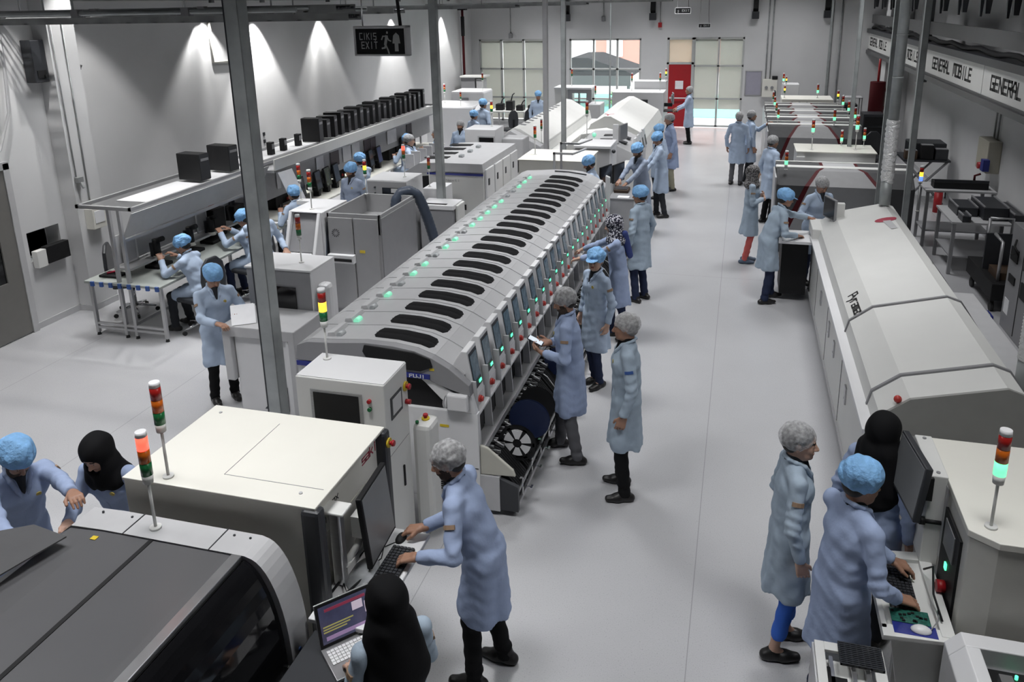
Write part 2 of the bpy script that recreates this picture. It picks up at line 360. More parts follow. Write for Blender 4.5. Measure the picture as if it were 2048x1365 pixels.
for k in range(420):
    q = Vector((rr.gauss(0, 1), rr.gauss(0, 1), rr.gauss(0, 1))).normalized() * 1.5 * rr.uniform(.5, 1); c = Vector((-11.8, 50, 2.9)) + q; t = Vector((rr.uniform(-1, 1), rr.uniform(-1, 1), rr.uniform(-1, 1))).normalized() * .3; u = t.orthogonal().normalized() * .14
    mb.add([c - u, c + t, c + u, c - t], [(0, 1, 2, 3)])
T.part('foliage', mb, 'leaf'); mb = MB(); mb.cyl((-11.8, 50, 0), (-11.8, 50, 2), .15); T.part('trunk', mb, 'brown')
T = Thing('canopy', 'dark grey pitched canopy outside the middle window', 'canopy', (-6, 34, 0))
mb = MB(); mb.prism([(-8.0, 1.3), (-4.3, 1.3), (-4.5, 1.45), (-6.2, 2.02), (-6.9, 2.02)], 'y', 33, 37); M['canvas'] = mat('dark_canopy_canvas', (.03, .03, .033), .95, spec=.05); T.part('roof', mb, 'canvas')
mb = MB(); mb.box(-7.9, -4.4, 32.95, 33.0, .88, 1.3); T.part('valance', mb, 'dgrey')
for x in (-7.8, -6.1, -4.5):
    mb = MB(); mb.box(x - .06, x + .06, 33, 33.12, 0, 1.3); T.part('post', mb, 'dgrey')
for i, (x, y, r) in enumerate(((-4.35, 29.3, .42), (-3.8, 29.6, .3))):
    T = Thing('potted_shrub', ('larger' if i == 0 else 'smaller') + ' green shrub outside the low panes of the middle window', 'shrub', (x, y, 0), 'shrubs outside the window')
    mb = MB(); rr = random.Random(i)
    for k in range(170):
        a, b = rr.uniform(0, 2 * PI), rr.uniform(-1, 1); q = Vector((math.cos(a) * (1 - b * b) ** .5, math.sin(a) * (1 - b * b) ** .5, b)) * r * rr.uniform(.5, 1)
        c = Vector((x, y, .45 + r * .6)) + q; t = Vector((rr.uniform(-1, 1), rr.uniform(-1, 1), rr.uniform(-.3, 1))).normalized() * .09; u = t.orthogonal().normalized() * .035
        mb.add([c - u, c + t, c + u, c - t], [(0, 1, 2, 3)])
    T.part('foliage', mb, 'leaf')
    mb = MB(); mb.cyl((x, y, 0), (x, y, .3), .14, .18); T.part('pot', mb, 'outwhite')

# luminaires on the ceiling
for i, (x, y) in enumerate(LUM):
    T = Thing('ceiling_light', 'suspended rectangular LED ceiling light', 'ceiling light', (x, y, 6.1), 'rows of suspended ceiling lights')
    mb = MB(); mb.box(x - .8, x + .8, y - .5, y + .5, 6.1, 6.2); T.part('housing', mb, 'white')
    mb = MB(); mb.cyl((x, y, 6.2), (x, y, ZC), .01, seg=6); T.part('hanging_rod', mb, 'galv')

# ---------------------------------------------------------------- steel posts
def post(x, y, w, z1, label, z0=0., d=None, box=True, mt='galv'):
    T = Thing('steel_post', label, 'post', (x, y, z0)); d = d or w
    mb = MB()
    if box:
        t = .012
        mb.box(x - w / 2, x + w / 2, y - d / 2, y - d / 2 + t, z0, z1); mb.box(x - w / 2, x - w / 2 + t, y - d / 2, y + d / 2, z0, z1)
        mb.box(x + w / 2 - t, x + w / 2, y - d / 2, y + d / 2, z0, z1); mb.box(x - w / 2, x + w / 2, y + d / 2 - t, y + d / 2, z0, z1)
    else: mb.cyl((x, y, z0), (x, y, z1), w / 2, seg=14)
    T.part('shaft', mb, mt, bev=.006 if box else 0)
    mb = MB(); mb.box(x - w * .9, x + w * .9, y - d * .9, y + d * .9, z0, z0 + .012); T.part('base_plate', mb, mt)
    return T
P1 = post(-3.86, 5.62, .135, 6.9, 'thick galvanised square post standing between the grey kiosk and white cabinet')
mb = MB(); mb.box(-3.925, -3.912, 5.5505, 5.5535, .3, 6.6); P1.part('rail_groove', mb, 'charcoal')
post(-4.86, 12.4, .125, 6.9, 'galvanised square post behind the long placement line, beside the blue-grey hose')
post(-3.97, 16.4, .10, 6.9, 'slim galvanised post left of the pair behind the tubular frame', mt='alu')
post(-3.60, 16.45, .095, 6.9, 'slim galvanised post right of the pair behind the tubular frame')
post(-4.18, 26.2, .05, 6.9, 'thin grey post in front of the middle window', mt='galv')
post(2.51, 12.9, .085, 6.9, 'galvanised post just right of the foil-wrapped exhaust duct')
post(2.03, 16.1, .07, 6.9, 'thin galvanised post left of the exhaust duct, before the far machines')
post(2.22, 13.6, .075, 6.9, 'galvanised post directly behind the foil exhaust duct')
post(2.58, 27.1, .06, 6.9, 'far thin post near the back right corner', mt='galv')
# exhaust duct rising from the oven
T = Thing('exhaust_duct', 'vertical exhaust duct with foil sleeve rising from far end of white oven', 'duct', (1.99, 11.62, 1.5))
mb = MB(); mb.cyl((1.99, 11.62, 1.47), (1.99, 11.62, 1.8), .075, seg=20); T.part('collar', mb, 'galv')
mb = MB(); rr = random.Random(4); pts = [(1.99 + .006 * math.sin(i), 11.62, 1.79 + i * .012) for i in range(72)]
mb.tube(pts, [.078 + .006 * (i % 2) + rr.uniform(-.002, .003) for i in range(72)], 20); T.part('foil_sleeve', mb, 'foil')
mb = MB(); mb.cyl((1.99, 11.62, 2.6), (1.99, 11.62, 6.9), .068, seg=20)
for z in (3.2, 3.75, 4.3, 5): mb.cyl((1.99, 11.62, z), (1.99, 11.62, z + .02), .072, seg=20)
T.part('pipe', mb, 'galv')
T = Thing('exhaust_duct', 'short foil exhaust duct by near corner of white oven at the right edge', 'duct', (2.33, 6.65, 1.2))
mb = MB(); mb.cyl((2.33, 6.65, 1.15), (2.33, 6.65, 1.45), .09, seg=20); T.part('collar', mb, 'galv')
mb = MB(); mb.tube([(2.33, 6.65, 1.44 + i * .014) for i in range(50)], [.092 + .007 * (i % 2) for i in range(50)], 20); T.part('foil_sleeve', mb, 'foil'); mb = MB(); mb.cyl((2.33, 6.65, 2.12), (2.33, 6.65, 6.9), .085, seg=18); T.part('pipe', mb, 'galv')

# ---------------------------------------------------------------- cable trays along the top of the picture
def tray(name, label, x0, x1, y, z, w=.3, ladder=True, mt='galvd'):
    T = Thing(name, label, 'cable tray', ((x0 + x1) / 2, y, z))
    mb = MB(); mb.box(x0, x1, y - w / 2, y - w / 2 + .004, z, z + .06); mb.box(x0, x1, y + w / 2 - .004, y + w / 2, z, z + .06)
    n = int((x1 - x0) / .3)
    for i in range(n + 1): mb.box(x0 + i * .3, x0 + i * .3 + .05, y - w / 2, y + w / 2, z, z + .012)
    T.part('tray', mb, mt)
    mb = MB(); rr = random.Random(int(y * 10))
    for k in range(5):
        yy = y - w / 2 + .04 + k * (w - .08) / 4
        mb.tube([(x0 + (x1 - x0) * i / 14, yy + rr.uniform(-.012, .012), z + .025 + rr.uniform(0, .02)) for i in range(15)], .011, 6)
    T.part('cables', mb, 'charcoal'); 
    for x in np.arange(x0 + .5, x1, 2.4):
        m2 = MB(); m2.cyl((x, y, z), (x, y, 6.9), .008, seg=6); T.part('hanger', m2, 'galvd')
    return T
tray('cable_tray', 'galvanised cable tray crossing the top left, nearest the camera', -9.2, -3.2, 6.2, 4.21, .35)
tray('cable_tray', 'lowest galvanised cable tray at the very top left edge', -9.2, -3.3, 6.55, 4.135, .25)
tray('cable_tray', 'galvanised cable tray crossing the top left behind the nearest one', -9.2, -3.6, 8.2, 4.17, .3)
tray('cable_tray', 'long galvanised cable tray crossing above the bench at mid hall', -9.4, -3.5, 12.6, 4.18, .3)
tray('cable_tray', 'farther galvanised cable tray ending near the slim post pair', -9.4, -3.2, 17.0, 4.19, .3)
tray('cable_tray', 'farthest galvanised cable tray near the back wall', -9.4, -2.0, 23.5, 4.22, .3)
T = Thing('light_rail', 'steel rail for wall spotlights along the left wall top', 'rail', (-9.2, 17, 4.36))
mb = MB(); mb.box(-9.35, -9.3, 7, 27.5, 4.4, 4.46)
for y in (8, 12, 16, 20, 24): mb.box(-9.5, -9.3, y, y + .04, 4.42, 4.45)
T.part('rail', mb, 'galvd')
for y in (12.75, 14.35, 17.0, 21.0, 24.9):
    mb = MB(); mb.cyl((-9.22, y, 4.36), (-9.22, y, 4.46), .05, .05); mb.box(-9.32, -9.22, y - .01, y + .01, 4.42, 4.44); T.part('spot_head', mb, 'charcoal')

for k, (y, z, r, lab) in enumerate(((5.75, 4.235, .02, 'nearest'), (5.95, 4.25, .014, 'second'), (7.0, 4.225, .018, 'third'), (10.3, 4.20, .022, 'fourth'))):
    T = Thing('ceiling_conduit', lab + ' grey conduit run crossing the top left corner beside the cable trays', 'conduit', (-6, y, z), 'conduit runs at the top left')
    mb = MB(); xe = -3.4 if y < 9 else -5.4; mb.tube([(-9.2, y, z), (xe, y, z)], r, 8); T.part('pipe', mb, 'galv')
    for x in np.arange(-8.8, xe - .1, 1.1):
        mb = MB(); mb.cbox(x, y, z, .07, r * 3.4, r * 3.4); T.part('clamp', mb, 'mgrey')
# ---------------------------------------------------------------- left wall fittings
T = Thing('fuse_niche', 'open black fuse niche with dark cover hanging on the left wall', 'electrical box', (-9.25, 8.45, .95))
mb = MB(); mb.box(-9.53, -9.5, 8.19, 8.71, .96, 1.35); mb.box(-9.5, -9.3, 8.185, 8.19, .96, 1.35); T.part('back_box', mb, 'black')
mb = MB(); mb.prism([(-9.245, 8.36), (-9.14, 8.36), (-9.14, 8.74), (-9.245, 8.74)], 'z', .88, 1.12); T.part('cover', mb, 'black', bev=.005)
mb = MB(); mb.box(-9.245, -9.15, 8.20, 8.355, .86, 1.10); T.part('side_box', mb, 'offwhite', bev=.006)
T = Thing('wall_unit', 'dark grey ventilation unit mounted high on left wall', 'wall unit', (-9.2, 8.77, 3.35))
mb = MB(); mb.box(-9.25, -9.08, 8.62, 8.84, 3.34, 3.9); T.part('casing', mb, 'charcoal', bev=.01)
mb = MB(); mb.box(-9.08, -9.07, 8.66, 8.8, 3.4, 3.5); mb.cyl((-9.07, 8.78, 3.42), (-9.05, 8.78, 3.42), .025); T.part('grille', mb, 'black')
def pipe(name, label, cat, pts, r, mt, group=None, extra=None):
    T = Thing(name, label, cat, pts[0], group); mb = MB(); mb.tube(pts, r, 8); T.part('pipe', mb, mt)
    if extra:
        for (en, emb, em) in extra: T.part(en, emb, em, bev=.004)
    return T
m1 = MB(); m1.box(-8.99, -8.93, 8.88, 8.98, 1.92, 2.0); m1.cyl((-8.94, 8.93, 1.92), (-8.9, 8.93, 1.84), .02)
pipe('conduit', 'thin conduit on the pilaster ending in a small valve', 'conduit', [(-8.985, 8.9, 4.2), (-8.985, 8.91, 2.0)], .008, 'galvd', extra=[('valve', m1, 'galvd')])
m1 = MB(); m1.box(-9.0, -8.86, 8.96, 9.2, 1.22, 1.52); m2 = MB(); m2.box(-8.86, -8.85, 8.99, 9.17, 1.3, 1.48)
pipe('conduit', 'thin conduit down the pilaster to a cream socket box behind the bench', 'conduit', [(-8.985, 9.1, 4.2), (-8.985, 9.08, 1.5)], .009, 'galvd', extra=[('socket_box', m1, 'cream'), ('lid', m2, 'paper')])
T = Thing('wall_speaker', 'small dark wedge speaker on the left wall beside the pilaster', 'speaker', (-9.4, 9.6, 3.38))
mb = MB(); mb.prism([(-9.5, 3.55), (-9.28, 3.5), (-9.4, 3.32), (-9.5, 3.32)], 'y', 9.5, 9.66); T.part('casing', mb, 'dgrey', bev=.01)
mb = MB(); mb.cyl((-9.31, 9.58, 3.44), (-9.3, 9.58, 3.43), .05); T.part('grille', mb, 'black')
pipe('hanging_cable', 'loose dark cables drooping down the left wall edge', 'cable', [(-9.2, 8.3, 4.2), (-9.2, 8.28, 3.6), (-9.18, 8.2, 3.0), (-9.15, 7.95, 2.55), (-9.1, 7.6, 2.35), (-9.1, 7.0, 2.3)], .017, 'lgrey')
pipe('conduit', 'pale conduit dropping down left wall to a junction box before thick post', 'conduit', [(XL + .02, 12.95, 4.3), (XL + .02, 12.95, 3.3), (XL + .02, 13.45, 3.28)], .03, 'cream')
T = Thing('cable_duct', 'tall white vertical trunking on left wall right of thick post', 'trunking', (XL, 14, 0))
mb = MB(); mb.box(XL, XL + .05, 14.05, 14.17, .1, 3.25); T.part('trunking', mb, 'white', bev=.006)
mb = MB(); mb.box(XL, XL + .02, 14.32, 14.38, 1.55, 1.62); T.part('switch', mb, 'charcoal'); mb = MB(); mb.box(XL, XL + .02, 14.32, 14.38, 1.7, 1.77); T.part('switch', mb, 'charcoal')
pipe('conduit', 'thin brown conduit down the far left wall', 'conduit', [(XL + .02, 23.9, 4.2), (XL + .02, 23.9, .2)], .014, 'brown')
# red sprinkler pipe
T = Thing('sprinkler_pipe', 'dark red sprinkler pipe with valves in the far left corner', 'pipe', (-9.38, 26.6, 0))
mb = MB(); mb.tube([(-9.36, 26.6, .1), (-9.36, 26.6, 4.12)], .045, 10); mb.tube([(-9.36, 26.6, 4.17), (-8.5, 26.9, 4.2), (-7.2, 26.9, 4.2)], .05, 10); T.part('pipe', mb, 'maroon')
mb = MB(); mb.cyl((-9.36, 26.6, 3.2), (-9.36, 26.6, 3.85), .065); mb.cbox(-9.36, 26.6, 4.12, .3, .2, .12); mb.cbox(-8.9, 26.75, 4.17, .35, .15, .12); T.part('valve', mb, 'black')

# ---------------------------------------------------------------- back wall fittings
for x, z, lab in ((-8.0, 3.15, 'left of the three windows'), (-4.68, 3.68, 'above the middle window'), (-2.76, 3.46, 'left of the red door, red tipped')):
    m1 = MB(); m1.cbox(x, YB - .05, z, .12, .1, .16)
    pipe('conduit', 'back wall conduit with small box, ' + lab, 'conduit', [(x, YB - .03, 4.3), (x, YB - .03, z)], .016, 'galvd', 'drop conduits', extra=[('junction_box', m1, 'red' if x > -3 else 'mgrey')])
for x, lab in ((-3.0, 'over the gap between window and red door'), (.31, 'right of the green exit signs'), (2.5, 'near the back right corner'), (-5.95, 'beside the slim posts')):
    T = Thing('wall_box', 'dark bracketed unit high on the back wall ' + lab, 'wall unit', (x, YB - .1, 3.7)); mb = MB(); mb.prism([(YB, 4.3), (YB - .12, 4.3), (YB - .2, 3.95), (YB, 3.75)], 'x', x - .08, x + .08); T.part('bracket', mb, 'black')
    mb = MB(); mb.box(x - .11, x + .11, YB - .25, YB, 3.62, 3.85); T.part('housing', mb, 'charcoal', bev=.01)
for i, x in enumerate((.74, .88)):
    pipe('conduit', ('left' if i == 0 else 'right') + ' of the conduit pair dropping to the cream box on the back wall', 'conduit', [(x, YB - .03, 4.3), (x, YB - .03, 1.7)], .022, 'galvd', 'back wall conduit pair')
for i, x in enumerate((2.68, 2.95)):
    pipe('conduit', ('left' if i == 0 else 'right') + ' of two slim conduits by the far right corner', 'conduit', [(x, YB - .03, 4.3), (x, YB - .03, .3)], .025, 'galvd', 'corner conduits')
T = Thing('notice_board', 'lilac grey notice board on the back wall right of the glass door', 'board', (.35, YB, 1.55)); mb = MB(); mb.box(.12, .6, YB - .02, YB, 1.16, 1.92); T.part('board', mb, mat('lilac_board', (.36, .35, .42), .6)); mb = MB()
for a in (.1, .6): mb.box(a, a + .02, YB - .03, YB, 1.14, 1.94)
mb.box(.1, .62, YB - .03, YB, 1.92, 1.94); mb.box(.1, .62, YB - .03, YB, 1.14, 1.16); T.part('frame', mb, 'alu')
T = Thing('electrical_box', 'cream electrical box with round sockets on the back wall', 'electrical box', (.88, YB, 1.1)); mb = MB(); mb.box(.65, 1.12, YB - .18, YB, 1.1, 1.68); T.part('casing', mb, 'cream', bev=.01)
for x in (.78, .96):
    mb = MB(); mb.cyl((x, YB - .22, 1.42), (x, YB - .18, 1.42), .05); T.part('socket', mb, 'mgrey')
mb = MB(); mb.box(.95, 1.12, YB - .2, YB, 1.7, 1.78); T.part('switch_box', mb, 'black')
M['signprint'] = mat('grey_sign_print', (.50, .51, .51), .5)
# hanging exit signs
def exit_sign(loc, w, h, rz, label, detail):
    T = Thing('exit_sign', label, 'exit sign', loc, 'hanging exit signs' if not detail else None, local=True, rotz=rz)
    t = .05
    mb = MB(); mb.box(-w / 2, w / 2, -t, t, h - .022, h); mb.box(-w / 2, w / 2, -t, t, 0, .018); mb.box(-w / 2, -w / 2 + .018, -t, t, 0, h); mb.box(w / 2 - .018, w / 2, -t, t, 0, h)
    T.part('frame', mb, 'white', bev=.004)
    mb = MB(); mb.box(-w / 2 + .01, w / 2 - .01, -t + .008, t - .008, .01, h - .01); T.part('face_panel', mb, 'black')
    y = -t + .006
    mb = MB()
    if detail:
        letters(mb, 'ÇIKIŞ'.replace('Ç', 'C').replace('Ş', 'S'), (-w * .385, y, h * .56), (1, 0, 0), (0, 0, 1), h * .2, 1.0, 1.6, wid=.70)
        mb.add([(-w * .36, y - .002, h * .53), (-w * .345, y - .002, h * .56), (-w * .375, y - .002, h * .56)], [(0, 1, 2)]); mb.add([(-w * .088, y - .002, h * .50), (-w * .07, y - .002, h * .545), (-w * .10, y - .002, h * .545)], [(0, 1, 2)])
        letters(mb, 'EXIT', (-w * .355, y, h * .26), (1, 0, 0), (0, 0, 1), h * .21, 1.0, 2.4, wid=.72)
    else:
        letters(mb, 'EXIT', (-w * .05, y, h * .34), (1, 0, 0), (0, 0, 1), h * .32, 1.0, 1.6)
    T.part('lettering', mb, 'signprint')
    # running figure and arrow
    ox, s = (w * .1, h) if detail else (-w * .3, h * .8)
    mb = MB()
    def limb(pts, r):
        for a, b in zip(pts, pts[1:]):
            a = Vector((ox + a[0] * s, 0, a[1] * s)); b = Vector((ox + b[0] * s, 0, b[1] * s)); d = (b - a).normalized(); q = Vector((-d.z, 0, d.x)) * r * s; e = d * r * s * .6
            mb.add([(v.x, y - .001, v.z) for v in (a - e + q, b + e + q, b + e - q, a - e - q)], [(0, 1, 2, 3)])
    limb([(.06, .66), (0, .4)], .05); limb([(0, .4), (-.02, .28), (-.13, .26)], .028); limb([(.0, .4), (.09, .2), (.12, .09)], .028); limb([(.05, .66), (-.08, .66), (-.13, .55)], .022); limb([(.07, .66), (.13, .53), (.21, .50)], .022)
    mb.add([(ox + .085 * s + .035 * s * math.cos(a * PI / 5), y - .001, .78 * s + .045 * s * math.sin(a * PI / 5)) for a in range(10)], [tuple(range(10))])
    if detail:
        ax = w * .31; mb.add([(ax - .07 * w * .5, y - .001, .16 * h), (ax + .07 * w * .5, y - .001, .16 * h), (ax + .07 * w * .5, y - .001, .5 * h), (ax - .07 * w * .5, y - .001, .5 * h)], [(0, 1, 2, 3)])
        mb.add([(ax - .075 * w, y - .001, .42 * h), (ax + .075 * w, y - .001, .42 * h), (ax + .055 * w, y - .001, .68 * h), (ax, y - .001, .78 * h), (ax - .055 * w, y - .001, .68 * h)], [(0, 1, 2, 3, 4)])
    T.part('pictogram', mb, 'signprint')
    for sx in (-.36, .36):
        mb = MB(); mb.tube([(sx * w, 0, h), (sx * w - .02 * (sx > 0), 0, h + .25), (sx * w - .05 * (sx > 0), 0, h + 2.2)], .006 if sx < 0 or not detail else .016, 6); T.part('hanger', mb, 'chrome' if sx < 0 else 'black')
    return T
exit_sign((-3.03, 6.5, 3.83), .50, .255, R(-2), 'white framed hanging sign reading CIKIS EXIT with running figure', True)
exit_sign((-1.93, 26.6, 3.83), .5, .2, 0, 'small green and black exit sign above the red door, the higher one', False)
exit_sign((-1.28, 27.4, 3.36), .4, .15, 0, 'smallest exit sign on back wall above glass door, the lower one', False)

# ---------------------------------------------------------------- right side: name band on dark gantry
T = Thing('sign_band', 'long white fascia lettered GENERAL MOBILE along the right side', 'sign', (3.7, 16, 2.6))
BX = 3.72
for i, (y0, y1) in enumerate(((3.5, 10.2), (10.22, 14.4), (14.42, 18.8), (19.3, 23.0), (23.05, 27.2))):
    mb = MB(); mb.box(BX, BX + .03, y0, y1, 2.66, 3.18); T.part('panel', mb, 'offwhite')
mb = MB(); mb.box(BX - .06, BX + .1, 3.5, 27.8, 2.56, 2.66); mb.box(BX - .02, BX + .5, 3.5, 27.8, 2.66, 2.7); T.part('lower_beam', mb, 'dgrey')
mb = MB(); mb.box(BX - .08, BX + .5, 3.5, 27.8, 3.18, 3.3); T.part('upper_beam', mb, 'charcoal')
for y in (18.95, 8.0): 
    mb = MB(); mb.box(BX - .1, BX + .1, y, y + .2, 2.45, 4.6); T.part('upright', mb, 'dgrey')
for y0 in (13.94, 18.1, 22.6, 26.9, 9.6):
    mb = MB(); letters(mb, 'GENERAL MOBILE', (BX, y0, 2.83), (0, -1, 0), (0, 0, 1), .2, 1.3, 1.6, wid=1.16); T.part('lettering', mb, 'blackink')
T = Thing('overhead_gantry', 'dark overhead gantry with clamps above the white fascia', 'gantry', (3.9, 16, 3.3))
mb = MB(); mb.box(3.75, 3.79, 3.5, 27.15, 3.46, 3.72); mb.box(3.6, 3.79, 3.5, 27.15, 4.5, 4.6); T.part('beam', mb, 'dgrey')
mb = MB(); mb.tube([(3.78, 3.5 + i * .5, 3.36 + .03 * math.sin(i * 1.7)) for i in range(48)], .045, 8); T.part('cable_bundle', mb, 'black')
for k in range(16):
    y = 4.5 + k * 1.45; mb = MB(); mb.prism([(3.66, 4.5), (3.8, 4.5), (3.76, 3.95), (3.69, 3.95)], 'y', y, y + .1); mb.prism([(3.66, 4.5), (3.75, 4.5), (3.72, 3.9), (3.69, 3.9)], 'y', y + .3, y + .36); T.part('clamp', mb, 'charcoal')
T = Thing('fire_hose_cabinet', 'dark red fire hose cylinder with red riser on the right wall', 'fire cabinet', (3.62, 24.0, 1.05))
mb = MB(); mb.cyl((3.62, 24.0, 1.05), (3.62, 24.0, 1.98), .2, seg=20); T.part('cabinet', mb, 'maroon', bev=.01); mb = MB(); mb.box(3.66, 3.84, 24.06, 24.26, 1.2, 1.3); mb.box(3.66, 3.84, 24.06, 24.26, 1.7, 1.8); T.part('wall_bracket', mb, 'red')
mb = MB(); mb.cyl((3.62, 24.0, 1.98), (3.62, 24.0, 2.6), .03); T.part('riser', mb, 'red')
T = Thing('fuse_box', 'beige fuse box with red and blue sockets on the right wall', 'electrical box', (4.3, 15.6, 1.2))
mb = MB(); mb.box(4.18, 4.4, 15.3, 15.95, 1.22, 1.78); T.part('casing', mb, mat('beige_plastic', (.42, .40, .33), .5), bev=.012)
mb = MB(); mb.cyl((4.1, 15.5, 1.33), (4.18, 15.5, 1.33), .06); T.part('socket', mb, 'red'); mb = MB(); mb.cbox(4.15, 15.25, 1.38, .1, .16, .2); T.part('socket', mb, 'navy')
for y in (15.55, 15.75):
    pipe('conduit', 'thin conduit above the beige fuse box, ' + ('nearer' if y < 15.6 else 'farther') + ' of two', 'conduit', [(4.37, y, 1.78), (4.37, y, 2.6)], .016, 'galvd', 'fuse box conduits')
# ================================================================ machines
def tower(T, x, y, z, lit='', order='rag', s=1., top='white', poleh=.27, alum=True):
    """signal tower bolted on a machine: pole with lens segments as sub-parts"""
    mb = MB(); mb.cyl((x, y, z), (x, y, z + .012), .032 * s, seg=14); mb.cyl((x, y, z), (x, y, z + poleh), .0085 * s, seg=8)
    mb.cyl((x, y, z + poleh), (x, y, z + poleh + .05 * s), .027 * s, .031 * s, seg=14)
    p = T.part('signal_tower', mb, 'white' if not alum else ['offwhite'])
    zz = z + poleh + .05 * s; k = .078 * s
    for c in order[::-1]:
        m = {'r': 'red', 'a': 'amb', 'g': 'grn', 'b': 'blu'}[c]
        m2 = MB(); m2.cyl((x, y, zz), (x, y, zz + k * .97), .031 * s, seg=16)
        T.part({'r': 'red_lens', 'a': 'amber_lens', 'g': 'green_lens', 'b': 'blue_lens'}[c], m2, m + ('_on' if c in lit else '_off'), p)
        zz += k
    m2 = MB(); m2.cyl((x, y, zz), (x, y, zz + .03 * s), .031 * s, .029 * s, seg=16); T.part('cap', m2, top, p)
def estop(T, x, y, z, n=(1, 0, 0), r=.022, parent=None, base=True):
    n = Vector(n).normalized(); c = Vector((x, y, z))
    if base:
        m = MB(); m.cyl(c, c + n * .012, r * 1.5, seg=14); b = T.part('button_base', m, 'yellow', parent)
    m = MB(); m.cyl(c, c + n * .03, r * .6, seg=10); m.cyl(c + n * .03, c + n * .045, r, r * .85, seg=14); T.part('emergency_button', m, 'red', parent)
def monitor(T, c, w, h, rz, tilt, face='screen_off', frame='black', name='monitor', thick=.035):
    """flat monitor; rz = direction it faces (deg from +x), tilt up in deg"""
    mt = Matrix.Translation(c) @ Matrix.Rotation(R(rz), 4, 'Z') @ Matrix.Rotation(R(-tilt), 4, 'Y')
    m = MB(); m.box(-thick, 0, -w / 2, w / 2, -h / 2, h / 2); m.box(-thick - .03, -thick, -w * .3, w * .3, -h * .3, h * .3); m.xf(mt)
    p = T.part(name, m, frame, bev=.006)
    m = MB(); m.box(0, .002, -w / 2 + .015, w / 2 - .015, -h / 2 + .02, h / 2 - .015); m.xf(mt); T.part('screen', m, face, p)
    return p
def keyboard(T, c, w, d, rz, n='keyboard'):
    mt = Matrix.Translation(c) @ Matrix.Rotation(R(rz), 4, 'Z')
    m = MB(); m.box(-w / 2, w / 2, -d / 2, d / 2, 0, .014); m.xf(mt); p = T.part(n, m, 'black', bev=.003) if T else m
    k = MB(); nx, ny = int(w / .021), int(d / .024)
    for i in range(nx):
        for j in range(ny): k.cbox(-w / 2 + (i + .5) * w / nx, -d / 2 + (j + .5) * d / ny, .018, w / nx * .78, d / ny * .76, .008)
    k.xf(mt); T.part('keys', k, 'charcoal', p)
    return p
M['screen_off'] = mat('dim_grey_screen', (.20, .205, .21), .35, noise=.1, nscale=3)
M['screen_dark'] = mat('dark_screen', (.012, .013, .016), .15)
M['screen_blue'] = mat('blue_grey_screen', (.085, .12, .15), .2, noise=.5, nscale=18, emit=(.16, .28, .36), estr=.06)
M['bright'] = mat('pale_display', (.6, .6, .6), .4)

# ---- A: dark domed machine, bottom left
T = Thing('printing_machine', 'dark grey domed machine with smoked curved window filling the bottom left corner', 'machine', (-3.0, 2.3, 0))
prof = [(-3.74, .6), (-3.74, 1.22), (-3.68, 1.34), (-3.52, 1.44), (-3.3, 1.455), (-2.52, 1.455), (-2.42, 1.45)]
mb = MB(); mb.box(-3.74, -2.25, .3, 3.2, 0, .95); T.part('base_cabinet', mb, 'mgrey', bev=.01)
def arcp(x0=-2.40, z0=1.45, x1=-2.19, z1=.80, n=12): return [(x0 + (x1 - x0) * math.sin(PI / 2 * i / n), z1 + (z0 - z1) * math.cos(PI / 2 * i / n) ** .9) for i in range(n + 1)]
arc = arcp()
roof = prof + arc
def shell(pts, y0, y1, t):
    """thin bent sheet following pts"""
    m = MB(); n = len(pts); inn = []
    for i in range(n):
        a = Vector(pts[max(i - 1, 0)]); b = Vector(pts[min(i + 1, n - 1)]); d = (b - a).normalized(); inn.append((pts[i][0] + d.y * -1 * -t * 1, pts[i][1] - d.x * t) if False else (pts[i][0] + d.y * t, pts[i][1] - d.x * t))
    for i in range(n - 1):
        q = [pts[i], pts[i + 1], inn[i + 1], inn[i]]
        m.prism(q, 'y', y0, y1)
    return m
mb = shell([p for p in prof if p[0] <= -2.4], .3, 3.04, .03); T.part('roof_panel', mb, 'roofgrey')
mb = MB()
mb.box(-2.99, -2.965, .3, 3.04, 1.452, 1.459); T.part('roof_joint', mb, 'black')
mb = MB(); mb.box(-2.47, -2.41, .3, 3.04, 1.44, 1.468); T.part('edge_rail', mb, 'steel', bev=.004)
mb = MB()
pts2 = [(-3.72, .8), (-3.72, 1.2), (-3.66, 1.34), (-3.52, 1.452), (-3.3, 1.462), (-2.4, 1.462)] + [(p[0] + .015, p[1] + .005) for p in arc[1:]]
mb.prism(pts2, 'y', 3.045, 3.22); T.part('end_hood', mb, 'lgrey')
for k, x in enumerate((-3.17, -2.62)):
    mb = MB(); mb.box(x, x + .006, 3.045, 3.222, 1.462, 1.4655); T.part('hood_joint', mb, 'charcoal')
for x in (-3.42, -3.22, -2.55, -2.45):
    mb = MB(); mb.cyl((x, 3.18, 1.46), (x, 3.18, 1.468), .007, seg=8); T.part('screw', mb, 'charcoal')
mb = shell([(-2.40, 1.44)] + [(p[0] - .015, p[1] - .01) for p in arc[1:]], .3, 3.04, .02); T.part('curved_window', mb, 'glassblk', label='smoked black curved window')
mb = MB(); mb.prism([(-2.22, .80), (-2.15, .80), (-2.12, .70), (-2.22, .70)], 'y', .3, 3.04); T.part('lower_rail', mb, 'chrome', bev=.005)
mb = MB(); mb.box(-2.26, -2.16, .3, 3.04, .45, .69); T.part('front_panel', mb, 'maroon')
mb = MB(); mb.box(-2.3, -2.17, 3.02, 3.22, .4, .8); T.part('corner_post', mb, 'lgrey', bev=.01)
mb = MB(); mb.cyl((-2.165, 3.12, .72), (-2.155, 3.12, .72), .03); T.part('warning_label', mb, 'yellow')
mb = MB(); mb.cyl((-2.2, 3.12, .85), (-2.17, 3.12, .85), .012); T.part('lock', mb, 'blueink')
